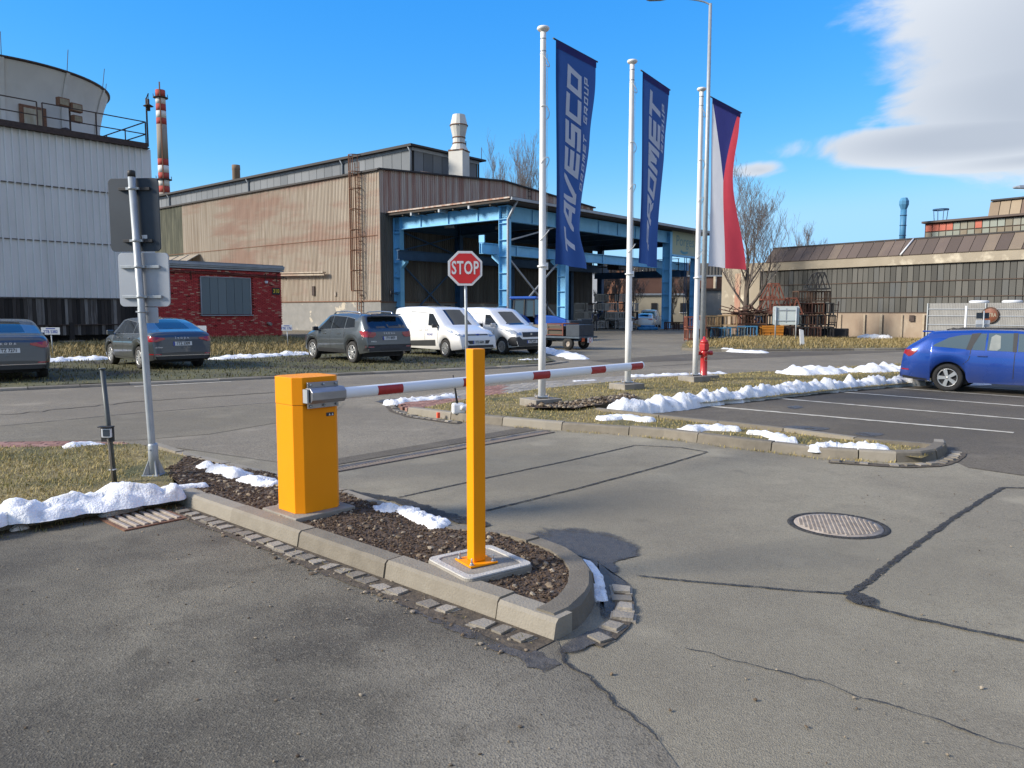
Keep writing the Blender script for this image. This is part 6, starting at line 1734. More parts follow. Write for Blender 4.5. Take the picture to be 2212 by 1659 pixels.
for y in (-.80, .80):
    b = MB(); V = []
    for k in range(13):
        a = R(15 + 150*k/12)
        for yy in (y-.26, y+.26): V.append((-.75 + .84*math.cos(a), yy, .72 + .84*math.sin(a)))
    b.add(V, [(2*i,2*i+1,2*i+3,2*i+2) for i in range(12)], 0, True); b.build('mudguard', M['tractor_blue'], tr)
b = MB()
for (x, y) in ((-1.05,-.62),(-1.05,.62),(.25,-.6),(.25,.6),(-.35,-.66),(-.35,.66)): b.bar((x, y, 1.35), (x*.92, y*.93, 2.38), .07)
b.bar((.25,-.6,1.4),(.25,.6,1.4),.06); b.bar((-1.05,-.62,1.4),(-1.05,.62,1.4),.06)
b.build('cab_frame', M['trim'], tr)
cg = glass_dark('tractor_cab_glass', (.03,.07,.10), .05)
b = MB(); b.add([(-1.03,-.62,1.4),(.24,-.6,1.4),(.22,-.56,2.36),(-.97,-.58,2.36),(-1.03,.62,1.4),(.24,.6,1.4),(.22,.56,2.36),(-.97,.58,2.36)], [(0,1,2,3),(4,5,6,7),(0,3,7,4),(1,5,6,2)]); b.build('cab_glass', cg, tr)
b = MB(); b.box((-.40, 0, 2.45), (1.65, 1.42, .16)); b.build('cab_roof', M['tractor_blue'], tr, bevel=.06)
for y in (-.5, .5):
    b = MB(); b.box((-1.2, y, 2.42), (.06, .22, .12)); b.build('work_light', M['amber'], tr)
b = MB(); b.tube([(.75,.25,1.4),(.75,.25,2.25)], .04, 8); b.build('exhaust', M['trim'], tr)
b = MB(); b.prism([(-.14,0),(.14,0),(.05,.30),(-.05,.30)], -.01, .01, M=XZ); b.build('warning_triangle', pm('orange_triangle', (.8,.07,.02), (.7,.05,.02), 4, .5), tr, (-1.55, -.3, 1.62), (0,0,R(-75)))
b = MB(); b.box((-1.45, 0, .85), (.35, .9, .5)); b.build('hitch', M['tractor_blue'], tr, bevel=.05)

# trailer
M['oldwood'] = object_mat('weathered_boards', [(.10,.085,.065), (.16,.135,.10), (.22,.19,.15)], .9, sc=4, amt=.3, stretch=(1,1,8))
M['redrust'] = object_mat('rust_red_paint', [(.085,.032,.024), (.13,.045,.032), (.17,.065,.045)], .85, sc=8, amt=.3)
tl = empty('farm_trailer', (1.65, 35.4, 0), R(-38), 'flat farm trailer loaded with wooden boxes in front of the canopy', 'trailer')
b = MB(); b.box((0, 0, .55), (4.4, 1.5, .08)); b.box((0, -.45, .46), (4.3, .08, .12)); b.box((0, .45, .46), (4.3, .08, .12)); b.build('deck', pm('blue_grey_steel', (.07,.10,.13), (.05,.07,.09), 5, .7), tl)
for x in (-1.5, -.5, 1.55):
    for y in (-.62, .62):
        wt_ = empty('wheel', (x, y, .27)); wt_.parent = tl
        q = MB(); q.lathe([(.13,-.09),(.25,-.09),(.27,-.06),(.27,.06),(.25,.09),(.13,.09)], n=20, axis='Y', cap=False); q.build('tyre', M['tyre'], wt_)
        q = MB(); q.lathe([(0,.03),(.14,.05)], n=16, axis='Y', cap=False); q.lathe([(0,-.03),(.14,-.05)], n=16, axis='Y', cap=False); q.build('rim', M['castiron'], wt_)
for y in (-.72, .72):
    for k in range(3):
        b = MB(); b.box((-.95, y, .70 + .15*k), (2.3, .03, .14)); b.build('side_board', M['oldwood'], tl)
b = MB()
for x in (.35, 1.25):
    for y in (-.62, .62): b.bar((x, y, .6), (x, y, 1.15), .05)
for z in (.65, .9, 1.13):
    for y in (-.62, .62): b.bar((.35, y, z), (1.25, y, z), .045)
    for x in (.35, 1.25): b.bar((x, -.62, z), (x, .62, z), .045)
b.build('load_frame', M['redrust'], tl)
b = MB(); b.box((.8, 0, .82), (.8, 1.1, .42)); b.build('wooden_crate', M['oldwood'], tl, bevel=.01)
b = MB(); b.box((1.75, 0, .85), (.7, 1.2, .5)); b.build('metal_bin', M['darkgrey'], tl, bevel=.01)
b = MB(); b.box((2.21, -.45, .45), (.02, .22, .16)); b.build('marker_plate', M['taillight'], tl)
b = MB(); b.box((2.215, .1, .42), (.015, .42, .22)); b.build('tail_board', M['signwhite'], tl)
q = MB(); q.lathe([(.07,.012),(.10,.012)], n=20, axis='X', cap=False); q.build('speed_disc', M['signred'], tl, (2.215, .1, .42))

# ================================================================== BUILDINGS
def streak(name, cols, sx=3.0, sz=0.25, rough=.8, bands=0.0, bandc=None, bump=.15, metal=0.0):
    """weathered sheet: tall streaks of several colours, optional horizontal zones of another colour"""
    m, nt, b = new_mat(name); L = nt.links.new
    tcn = N(nt, 'ShaderNodeTexCoord'); mp = N(nt, 'ShaderNodeMapping'); mp.inputs['Scale'].default_value = (sx, sx, sz); L(tcn.outputs['Object'], mp.inputs[0])
    t = N(nt, 'ShaderNodeTexNoise'); t.inputs['Scale'].default_value = 1.0; t.inputs['Detail'].default_value = 7; t.inputs['Roughness'].default_value = .62; L(mp.outputs[0], t.inputs['Vector'])
    cr = N(nt, 'ShaderNodeValToRGB'); e = cr.color_ramp.elements
    while len(e) < len(cols): e.new(.5)
    for i, c in enumerate(cols): e[i].position = .28 + .44 * i / (len(cols) - 1); e[i].color = c4(c)
    L(t.outputs['Fac'], cr.inputs[0]); col = cr.outputs[0]
    if bandc:
        m2 = N(nt, 'ShaderNodeMapping'); m2.inputs['Scale'].default_value = (.06, .06, .32); L(tcn.outputs['Object'], m2.inputs[0])
        t2 = N(nt, 'ShaderNodeTexNoise'); t2.inputs['Scale'].default_value = 1.4; t2.inputs['Detail'].default_value = 5; t2.inputs['Roughness'].default_value = .6; L(m2.outputs[0], t2.inputs['Vector'])
        ad = N(nt, 'ShaderNodeMath', operation='MULTIPLY_ADD'); ad.inputs[1].default_value = .30; L(t.outputs['Fac'], ad.inputs[0]); L(t2.outputs['Fac'], ad.inputs[2])
        mr = N(nt, 'ShaderNodeMapRange'); mr.inputs['From Min'].default_value = .62; mr.inputs['From Max'].default_value = .74; mr.inputs['To Max'].default_value = bands; L(ad.outputs[0], mr.inputs['Value'])
        mx = N(nt, 'ShaderNodeMix', data_type='RGBA'); mx.inputs['B'].default_value = c4(bandc); L(mr.outputs[0], mx.inputs['Factor']); L(col, mx.inputs['A']); col = mx.outputs['Result']
    L(col, b.inputs['Base Color']); b.inputs['Roughness'].default_value = rough; b.inputs['Metallic'].default_value = metal; b.inputs['Specular IOR Level'].default_value = .3
    return m
M['tower_sheet'] = streak('pale_trapezoid_sheet', [(.60,.60,.59), (.68,.68,.67), (.73,.73,.72)], 1.2, .2, .6)
M['hall_sheet'] = streak('rust_stained_sheet', [(.27,.21,.155), (.38,.315,.245), (.47,.405,.325), (.55,.485,.40)], 4.2, .10, .85, .6, (.37,.215,.16))
M['hall_green'] = streak('mossy_sheet', [(.10,.105,.08), (.16,.16,.12), (.28,.27,.19)], 2.5, .3, .9)
M['gable_sheet'] = streak('shade_lifted_rust_sheet', [(.27,.115,.085), (.39,.24,.19), (.52,.43,.36), (.62,.55,.48)], 2.6, .10, .8)  # colours raised to lift the gable, which faces away from the sun
M['gable_low'] = streak('shade_darkened_sheet', [(.095,.085,.075), (.14,.13,.115), (.19,.178,.16)], 2.0, .10, .85)  # grey darkened to paint in the deep shade under the canopy
M['plinth'] = pm('painted_concrete_plinth', (.22,.215,.20), (.28,.27,.25), 1.2, .9, bump=.3, bsc=12, c3=(.52,.46,.36), sc3=.7, f3=(.60,.64))
M['panel_grey'] = object_mat('grey_cladding_panel', [(.13,.145,.16), (.165,.18,.195), (.20,.215,.23)], .7, sc=1.5, amt=.25)
M['dark_trim'] = pm('dark_roof_edge', (.035,.032,.032), (.055,.05,.048), 2, .8)
M['sky_blue'] = pm('light_blue_steel_paint', (.20,.52,.80), (.16,.45,.72), 1.2, .55, c3=(.12,.20,.26), sc3=2.5, f3=(.62,.8))
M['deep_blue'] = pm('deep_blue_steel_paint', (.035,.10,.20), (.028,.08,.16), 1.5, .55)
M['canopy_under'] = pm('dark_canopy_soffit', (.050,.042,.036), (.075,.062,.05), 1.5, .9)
M['plank'] = object_mat('weathered_black_planks', [(.018,.016,.015), (.032,.027,.024), (.05,.042,.037), (.085,.075,.068), (.24,.225,.21)], .9, sc=2.2, amt=.28, stretch=(4,4,.5))
M['brick_red'] = island_mat('red_painted_bricks', [(.44,.052,.050), (.52,.066,.060), (.40,.047,.046), (.56,.080,.070), (.47,.056,.054), (.62,.34,.23)], .85)
M['mortar'] = pm('red_washed_mortar', (.24,.045,.043), (.28,.07,.06), 3, .9)
M['zinc'] = pm('zinc_fascia', (.34,.37,.40), (.28,.305,.335), 2, .5, metal=.3)
M['shutter'] = object_mat('blue_grey_shutter', [(.13,.165,.175), (.15,.19,.20), (.17,.21,.22)], .45, sc=1.0, amt=.1)
M['glass_pane'] = object_mat('dusty_wired_glass', [(.050,.048,.042), (.070,.068,.059), (.090,.087,.076), (.11,.105,.091), (.075,.081,.083)], .65, sc=1.2, amt=.16, stretch=(1,1,.4))
M['pane_up'] = object_mat('old_clerestory_pane', [(.25,.28,.24), (.17,.115,.06), (.22,.25,.21), (.15,.10,.05), (.28,.30,.26)], .5, sc=1.5, amt=.1)
M['mullion'] = pm('rusted_glazing_bar', (.095,.062,.045), (.070,.052,.040), 8, .85)
M['factory_wall'] = pm('stained_factory_render', (.35,.30,.225), (.30,.255,.19), .9, .92, bump=.2, bsc=12, c3=(.55,.485,.37), sc3=.6, f3=(.58,.66))
M['factory_plinth'] = pm('stained_factory_plinth', (.29,.215,.155), (.36,.285,.21), 1.2, .92, stretch=(1,1,.6), c3=(.44,.37,.28), sc3=.9, f3=(.58,.75))
M['roof_brown'] = object_mat('brown_roof_sheet', [(.085,.064,.054), (.10,.077,.066), (.115,.088,.075), (.13,.099,.084), (.24,.19,.135)], .85, sc=1.5, amt=.12, stretch=(1,1,.3))
M['cone_grey'] = pm('grp_fan_stack', (.62,.605,.55), (.54,.525,.48), .6, .6, c3=(.48,.46,.41), sc3=.35, f3=(.5,.75))
M['far_brick'] = pm('far_red_brick', (.17,.088,.062), (.13,.065,.048), .5, .9)
M['far_orange'] = pm('far_orange_brick', (.36,.17,.095), (.30,.14,.08), .5, .9)
M['cream'] = pm('cream_render', (.50,.44,.32), (.42,.37,.27), .6, .9)

def corr(b, x0, x1, z0, z1, pitch=.25, depth=.04, y=0.0, rib=.5, axis='x', flip=1, mi=0):
    """trapezoid sheet along x (or y): face looks to -flip*y ; z1 may be a function"""
    zt = z1 if callable(z1) else (lambda q: z1)
    n_ = int(abs(x1 - x0) / pitch); sg = 1 if x1 > x0 else -1
    prof = []
    for k in range(n_):
        s = x0 + sg * k * pitch
        for (f, d) in ((0, 0), ((1-rib)*.5 - .08, 0), ((1-rib)*.5, 1), ((1-rib)*.5 + rib - .08, 1), ((1-rib)*.5 + rib, 0)):
            prof.append((s + sg * f * pitch, d * depth))
    prof.append((x1, 0))
    V = []
    for (s, d) in prof:
        for z in (z0, zt(s)):
            V.append((s, y - flip * d, z) if axis == 'x' else (y - flip * d, s, z))
    b.add(V, [(2*i, 2*i+2, 2*i+3, 2*i+1) for i in range(len(prof) - 1)], mi)
    return b
def ibeam(b, a, c, depth, width, t=.04, up=(0, 0, 1), stiff=0.0):
    a = Vector(a); c = Vector(c); d = (c - a).normalized(); up = Vector(up)
    r = d.cross(up).normalized(); u = r.cross(d).normalized()
    for s in (-1, 1): b.bar(a + u * s * (depth/2 - t/2), c + u * s * (depth/2 - t/2), width, t, up=up)
    b.bar(a, c, t, depth - 2*t, up=up)
    if stiff:
        L_ = (c - a).length; k = max(1, int(L_ / stiff))
        for i in range(k + 1):
            p = a.lerp(c, i / k if k else 0)
            for s in (-1, 1): b.bar(p + r * s * width*.26 - u * (depth/2 - t), p + r * s * width*.26 + u * (depth/2 - t), .025 if abs(d.z) < .5 else width*.45, width*.45 if abs(d.z) < .5 else .025, up=d if abs(d.z) < .9 else up)
    return b
E1 = Vector((.643, .766, 0)); E2 = Vector((-.766, .643, 0)); RZ = math.atan2(.766, .643)

# ---- cooling tower building on the left
T0 = Vector((-20.45, 44.4, 0))
tw = empty('cooling_tower_building', T0, RZ, 'pale corrugated cooling tower block with fan stack and rooftop railing at left', 'building')
for (a, c) in ((2.35, 5.32), (5.28, 8.12), (8.06, 10.75)):
    b = MB(); corr(b, -15.0, 0.0, a, c, .335, .085, 0 if a != 5.28 else .02, .27); b.build('cladding_sheet', M['tower_sheet'], tw)
b = MB(); b.box((0.03, .06, 6.55), (.10, .14, 8.4)); b.build('corner_trim', M['tower_sheet'], tw)
b = MB(); b.box((-7.5, 7, 6.0), (14.9, 13.6, 9.4)); b.build('core', M['panel_grey'], tw)
for z in (5.30, 8.09):
    b = MB(); b.box((-7.5, -.045, z), (15, .05, .035)); b.build('sheet_seam', M['ironrail'], tw)
b = MB(); b.box((-7.6, .02, 10.90), (15.0, .24, .34)); b.box((-7.6, -.16, 10.76), (15.0, .28, .05)); b.build('parapet', M['ironrail'], tw)
rnd = random.Random(3); x = -.05; k = 0
while x > -13:
    w = rnd.uniform(.13, .26)
    for (za, zb_) in ((.98, 2.36), (.42, .95)):
        q = MB(); q.box((0, 0, 0), (w - .012, .03, zb_ - za - rnd.uniform(0, .05)))
        q.build('plank', M['plank'], tw, (x - w/2, -.02 + rnd.uniform(-.012, .012), (za + zb_) / 2), (0, rnd.uniform(-.006, .006), 0))
    x -= w
b = MB(); b.box((-6.5, .07, 1.35), (13, .06, 1.9)); b.build('plank_backing', M['black'], tw)
b = MB(); b.bar((0, -.07, .97), (-13, -.07, .97), .05); b.build('hand_rail', M['ironrail'], tw)
b = MB(); b.bar((0, -.05, 2.37), (-13, -.05, 2.37), .09, .07); b.build('bearer', M['plank'], tw)
for x in (-4.55, -10.2, -.6):
    b = MB(); b.box((x, .0, .55), (.22, .22, 1.1)); b.build('timber_post', M['plank'], tw)
    b = MB(); b.box((x, .05, .06), (1.0, .8, .14)); b.build('post_pad', M['concrete'], tw)
b = MB(); b.box((-6.5, 1.2, .3), (13, .3, .7)); b.build('undercroft_shade', M['black'], tw)  # black slab paints the dark void below the tower
# railing on the roof
for x in [-.12, -2.75, -5.35, -5.6, -7.9, -10.4, -13]:
    b = MB(); b.bar((x, .05, 10.9), (x, .05, 12.25), .055); b.build('rail_post', M['ironrail'], tw)
for z in (11.58, 12.25):
    b = MB(); b.bar((-.12, .05, z), (-5.35, .05, z), .05); b.build('rail', M['ironrail'], tw)
    b = MB(); b.bar((-5.6, .05, z), (-14, .05, z), .05); b.build('rail', M['ironrail'], tw)
    b = MB(); b.bar((-.12, .05, z), (-.12, 7.5, z), .05); b.build('rail', M['ironrail'], tw)
for y in (2.6, 5.1, 7.5):
    b = MB(); b.bar((-.12, y, 10.9), (-.12, y, 12.25), .05); b.build('rail_post', M['ironrail'], tw)
# fan stack: centre found from its rim
fc = Vector((-29.9, 45.0, 0)); lc = Matrix.Rotation(-RZ, 3, 'Z') @ (fc - T0)
stk = empty('fan_stack', (lc.x, lc.y, 0)); stk.parent = tw
prof = [(5.85, 10.8), (5.74, 11.3), (5.68, 11.9), (5.72, 12.6), (5.84, 13.2), (6.02, 13.9), (6.24, 14.5)]
b = MB(); b.lathe(prof, n=72, cap=False); b.build('shell', M['cone_grey'], stk)
b = MB(); b.lathe([(6.24, 14.46), (6.34, 14.50), (6.34, 14.58), (6.20, 14.58)], n=72, cap=False); b.build('rim', M['ironrail'], stk)
for k in range(12):
    a = R(-148 + 30 * k - math.degrees(RZ) + 9)
    q = MB(); d = Vector((math.cos(a), math.sin(a), 0)); tn = Vector((-d.y, d.x, 0))
    V = []
    for (r_, z) in prof:
        for s in (-.10, .10): V.append(d * (r_ + .01) + tn * s + Vector((0, 0, z)))
        for s in (.10, -.10): V.append(d * (r_ + .07) + tn * s + Vector((0, 0, z)))
    q.add(V, [(4*i+j, 4*i+(j+1) % 4, 4*i+4+(j+1) % 4, 4*i+4+j) for i in range(len(prof)-1) for j in range(4)])
    q.build('flange', M['cone_grey'], stk)
    q = MB(); q.tube([d * 6.15 + Vector((0, 0, 14.2)), d * 6.35 + Vector((0, 0, 15.7))], .018, 5); q.build('lightning_rod', M['ironrail'], stk)
def on_stack(px, z, r_=5.74):
    u = (px - CX_) / F_; d = Vector((u, 1.0)); o = -fc.to_2d()
    A_ = d.dot(d); B_ = 2 * o.dot(d); C_ = o.dot(o) - r_ * r_
    t = (-B_ - math.sqrt(max(0, B_ * B_ - 4 * A_ * C_))) / (2 * A_)
    p = d * t; q = Matrix.Rotation(-RZ, 3, 'Z') @ (Vector((p.x, p.y, 0)) - T0)
    n_ = Matrix.Rotation(-RZ, 3, 'Z') @ (Vector((p.x, p.y, 0)) - fc)
    return Vector((q.x, q.y, z)), math.atan2(n_.y, n_.x)
p, a = on_stack(100, 11.65)
b = MB(); b.box((0, 0, 0), (.10, 1.30, 1.55)); h_ = b.build('hatch_frame', M['rust'], tw, p, (0, 0, a))
b = MB(); b.box((.03, 0, -.03), (.10, .92, 1.3)); b.build('hatch_door', pm('rust_streaked_cream', (.46,.43,.33), (.36,.30,.20), 4, .8, stretch=(1,1,.3)), h_)
p, a = on_stack(162, 11.2)
b = MB(); b.lathe([(.42, 0), (.44, .25), (.2, .3)], n=18, axis='X'); b.build('vent_cowl', M['ironrail'], tw, p, (0, 0, a))
fl_l = Matrix.Rotation(-RZ, 3, 'Z') @ (at_y(150, 235, 42.3) - T0)
b = MB(); b.bar((fl_l.x, fl_l.y, 10.9), (fl_l.x, fl_l.y, fl_l.z + .3), .07); b.build('floodlight_post', M['ironrail'], tw)
for (dx, dz, s) in ((-.35, .25, .62), (.28, .08, .62), (.30, -.50, .5)):
    b = MB(); b.box((0, 0, 0), (s, .28, s * .72)); o = b.build('floodlight', M['rust'], tw, (fl_l.x + dx, fl_l.y - .1, fl_l.z + dz), (0, 0, .2), bevel=.03)
    b = MB(); b.box((0, -.145, 0), (s * .78, .02, s * .5)); b.build('lens', pm('yellowed_lens', (.30,.25,.16), (.2,.16,.1), 5, .3), o)
b = MB(); b.bar((-.05, -.02, 10.9), (-.05, -.02, 13.55), .07); b.build('lamp_post', M['ironrail'], tw)
b = MB(); b.lathe([(0, .55), (.07, .50), (.07, .25), (.28, .12), (.10, .10), (.10, -.12), (.0, -.15)], n=14); b.build('corner_lamp', M['ironrail'], tw, (-.05, -.25, 12.95))
b = MB(); b.tube([(-.05, -.02, 13.5), (-.05, -.30, 13.75), (-.05, -.25, 13.4)], .03, 6); b.build('lamp_bracket', M['ironrail'], tw)

# ---- striped factory chimney
CHY = 250.0
cb = at_y(366, 671, CHY)
ch = empty('factory_chimney', (cb.x, CHY, 0), 0, 'tall red and white banded factory chimney behind the roofs', 'chimney')
M['ch_red'] = pm('chimney_red', (.42,.07,.05), (.36,.055,.042), .25, .85)
M['ch_white'] = pm('chimney_white', (.72,.70,.66), (.62,.59,.54), .2, .85, stretch=(1,1,.3), c3=(.25,.20,.16), sc3=.18, f3=(.62,.8))
M['ch_brown'] = pm('chimney_concrete', (.34,.30,.25), (.27,.23,.19), .2, .9, stretch=(1,1,.3))
zz = lambda zy: -0.7 + (671 - (83 + zy * .25)) * CHY / 1662
rad = lambda z: 1.95 - (1.95 - 1.42) * (z / 75.0)
seq = [(450,510,'ch_red'),(510,566,'ch_white'),(566,622,'ch_red'),(622,680,'ch_white'),(680,732,'ch_red'),(732,1015,'ch_brown'),(1015,1070,'ch_red'),(1070,1130,'ch_white'),(1130,1183,'ch_red'),(1183,1240,'ch_white'),(1240,1294,'ch_red'),(1294,2400,'ch_brown')]
for (a, c, mt) in seq:
    z1, z0 = zz(a), max(0, zz(c)); b = MB(); b.lathe([(rad(z0), z0), (rad(z1), z1)], n=28); b.build('band', M[mt], ch)
for zy in (512, 1184):
    b = MB(); b.lathe([(rad(zz(zy)), -.25), (rad(zz(zy)) + .75, -.1), (rad(zz(zy)) + .75, .1), (rad(zz(zy)), .1)], n=28, cap=False)
    for k in range(10):
        a = R(36 * k); r_ = rad(zz(zy)) + .7; b.bar((r_*math.cos(a), r_*math.sin(a), 0), (r_*math.cos(a), r_*math.sin(a), 1.1), .08)
    b.build('gallery', M['ironrail'], ch, (0, 0, zz(zy)))
b = MB(); b.bar((.6, -1.75, 5), (.45, -1.42, 73), .35, .2); b.build('climbing_ladder', M['rust'], ch)
p = at_y(520, 671, 140)
b = MB(); zt = at_y(520, 384, 140).z + 2.2; b.lathe([(.75, 0), (.68, zt - .9), (.72, zt - .8), (.70, zt)], n=20)
tag(b.build('brick_chimney', pm('brown_brick_chimney', (.24,.17,.11), (.18,.125,.085), .8, .9, stretch=(1,1,.3)), None, (p.x, 140, 0)), 'short brown chimney poking above the long roof', 'chimney')

# ---- low red brick building
B0 = Vector((-15.2, 51.0, 0))
bk = empty('brick_building', B0, RZ, 'low dark red brick building with one wide grey window, number 310', 'building')
wx0, wx1, wz0, wz1 = -5.55, -2.3, 1.48, 3.74
b = MB(); b.box((-4.6, 3.5, 2.15), (9.2, 6.9, 4.3)); b.build('wall', M['mortar'], bk)
b = MB(); rnd = random.Random(8)
row = 0; z = .12
while z < 4.15:
    x = -9.2 + (.13 if row % 2 else 0)
    while x < -.05:
        x2 = min(x + .245, -.0)
        if not (x2 > wx0 and x < wx1 and z + .07 > wz0 and z < wz1) and x2 - x > .05 and not (rnd.random() < .01):
            d = .028 + rnd.uniform(-.010, .010)
            if -6.4 < x < -5.4 and z < 1.15 and z > .6: d = .008
            b.box(((x + x2)/2, .05 - d/2 - .075, z + .034), (x2 - x - .012, d + .03, .062))
        x += .255
    z += .078; row += 1
tag(b.build('brickwork', M['brick_red'], bk, fix=False), kind='stuff')
for k in range(6):
    w = (wx1 - wx0) / 6
    q = MB(); q.box((0, 0, 0), (w - .02, .04, wz1 - wz0 - .04)); q.build('shutter_panel', M['shutter'], bk, (wx0 + w*(k+.5), -.035, (wz0+wz1)/2))
b = MB()
b.box(((wx0+wx1)/2, -.03, wz1 + .02), (wx1-wx0+.12, .10, .06)); b.box((wx0-.03, -.03, (wz0+wz1)/2), (.06, .10, wz1-wz0)); b.box((wx1+.03, -.03, (wz0+wz1)/2), (.06, .10, wz1-wz0)); b.build('window_frame', M['zinc'], bk)
b = MB(); b.box(((wx0+wx1)/2, -.09, wz0 - .05), (wx1-wx0+.25, .20, .06)); b.build('window_sill', M['zinc'], bk)
b = MB()
for (dz, dy, h_) in ((4.28, -.10, .10), (4.40, -.16, .10), (4.52, -.22, .14)): b.box((-4.6, dy + .4, dz), (9.5, .9, h_))
b.build('fascia', M['zinc'], bk)
b = MB(); b.box((-4.6, 3.6, 4.62), (9.5, 7.4, .08)); b.build('roof', M['panel_grey'], bk)
for (z, y) in ((4.05, -.14), (3.92, -.10), (3.98, -.18)):
    b = MB(); b.tube([(-9, y, z + .05), (-4, y, z), (.15, y, z - .12)], .022, 6); b.build('conduit', M['redrust'], bk)
for x in (-7.6, -6.2, -1.2, -.4):
    b = MB(); b.bar((x, -.12, 4.1), (x, -.12, 3.55), .05); b.build('bracket', M['redrust'], bk)
b = MB(); b.box((-.45, -.10, 2.98), (.56, .03, .44)); o = b.build('number_plate', M['black'], bk)
text_part('number_lettering', '310', .36, pm('yellow_numerals', (.75,.55,.03), (.7,.5,.03), 5, .5), o, face_mtx((-.45, -.125, 2.98), (1, 0, 0), (0, 0, 1)), offset=.008, xs=.85)
b = MB(); b.box((-1.15, -.12, 3.55), (.18, .12, .16)); b.build('wall_lamp', M['signwhite'], bk, bevel=.02)
b = MB(); b.tube([(-1.1, -.05, .9), (-1.1, -.45, .85)], .10, 10); b.build('outlet_pipe', M['concrete'], bk)
b = MB(); b.tube([(0.1, -.1, 3.9), (.35, -.15, 3.85), (.3, -.15, 3.7)], .03, 6); b.build('cable_hook', M['ironrail'], bk)

# ---- the long hall
C0 = Vector((-10.35, 60.9, 0))
hl = empty('factory_hall', C0, RZ, 'long rust stained corrugated factory hall with raised roof monitor', 'building')
ZE, ZR, GW = 12.55, 13.45, 29.6
b = MB(); corr(b, 0, 31.0, 2.45, ZE, .19, .045, 0.0, .5, axis='y', flip=1); b.build('side_cladding', M['hall_sheet'], hl)
b = MB(); corr(b, 31.0, 70, 2.45, ZE, .19, .045, 0.0, .5, axis='y', flip=1); b.build('side_cladding', M['hall_green'], hl)
gz = lambda x: ZE + (ZR - ZE) * (1 - abs(x - GW/2) / (GW/2)) + .12
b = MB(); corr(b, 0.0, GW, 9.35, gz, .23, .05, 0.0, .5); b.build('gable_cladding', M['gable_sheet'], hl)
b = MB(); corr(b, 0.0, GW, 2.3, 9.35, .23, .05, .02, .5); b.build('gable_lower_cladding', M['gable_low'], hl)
b = MB(); b.prism([(-.06, -.10), (GW, -.10), (GW, .3), (.3, .3), (.3, 70), (-.06, 70)], 0, 2.45); b.build('plinth', M['plinth'], hl)
b = MB(); b.bar((-.08, -.12, 2.48), (-.08, 70, 2.48), .12, .08); b.bar((-.08, -.12, 2.40), (GW, -.12, 2.40), .12, .08); b.build('plinth_flashing', M['rust'], hl)
b = MB(); b.add([(-.15, -.15, ZE+.05), (GW/2, -.15, ZR+.1), (GW+.15, -.15, ZE+.05), (-.15, 70, ZE+.05), (GW/2, 70, ZR+.1), (GW+.15, 70, ZE+.05)], [(0,1,4,3), (1,2,5,4)]); b.build('roof', M['dark_trim'], hl)
b = MB(); b.bar((-.15, -.15, ZE+.04), (-.15, 70, ZE+.04), .2, .14); b.bar((-.15, -.17, ZE+.1), (GW/2, -.17, ZR+.14), .14, .12); b.bar((GW/2, -.17, ZR+.14), (GW+.15, -.17, ZE+.1), .14, .12); b.build('eaves_edge', M['dark_trim'], hl)
b = MB(); b.bar((0.0, -.055, 2.5), (0.0, -.055, ZE), .10, .10); b.build('corner_flashing', M['hall_sheet'], hl)
b = MB(); b.bar((-.07, .2, 7.6), (-.07, 40, 7.6), .03, .05); b.build('sheet_lap', M['rust'], hl)
b = MB(); corr(b, 0.2, 70, .2, ZE - .2, 3.0, .01, GW, .5, axis='y', flip=-1); b.build('rear_wall', M['gable_low'], hl)
# monitor
mx0, mx1, my0, mz = 7.4, 16.2, 4.3, 16.1
b = MB(); b.box(((mx0+mx1)/2, 37, (ZE+mz)/2), (mx1-mx0-.1, 65.2, mz-ZE)); b.build('monitor_core', M['dark_trim'], hl)
k = 0; y = my0
pw = 1.25
pmesh = MB().box((0, 0, 0), (.05, pw - .05, 2.7)).mesh('monitor_panel', M['panel_grey'])
while y < 66:
    link_mesh('monitor_panel', pmesh, hl, (mx0, y + pw/2, mz - 1.55)); y += pw
gm = MB().box((0, 0, 0), (1.1, .05, 2.6)).mesh('monitor_gable_panel', M['panel_grey'])
x = mx0 + .3
while x < mx1 - 1:
    link_mesh('monitor_gable_panel', gm, hl, (x + .6, my0, mz - 1.5)); x += 1.16
b = MB(); b.box(((mx0+mx1)/2, 37, mz + .05), (mx1-mx0+1.0, 66.5, .16)); b.box((mx0 - .45, 37, mz + .02), (.16, 66.5, .22)); b.build('monitor_roof', M['dark_trim'], hl)
b = MB(); b.bar((mx0 - .02, my0 - .03, mz - .18), (mx0 - .02, 66, mz - .18), .10, .26); b.bar((mx0, my0 - .05, mz - .18), (mx1, my0 - .05, mz - .18), .10, .28); b.build('monitor_trim', M['zinc'], hl)
for y in (my0 - .05, my0 + 9.5, my0 + 26, my0 + 44):
    b = MB(); b.tube([(mx0 - .45, y, mz), (mx0 - .12, y, mz - .45), (mx0 - .12, y, ZE + .4)], .09, 8); b.build('downpipe', M['zinc'], hl)
b = MB(); b.tube([(mx1 + .2, my0 + .2, ZE+.6), (mx1 + .2, my0 + .2, mz + .2)], .08, 8); b.tube([(mx1 + .3, my0 - .1, mz), (mx1 + .3, my0 - .1, mz + 1.3)], .03, 6); b.build('gable_downpipe', M['ironrail'], hl)
b = MB(); b.box((9.4, my0 - .06, 13.7), (1.9, .05, .9)); b.build('louvre_board', M['gable_sheet'], hl)
b = MB()
for k in range(5): b.box((12.9, my0 - .06, 13.4 + .16*k), (2.3, .06, .10))
b.build('louvres', M['zinc'], hl)
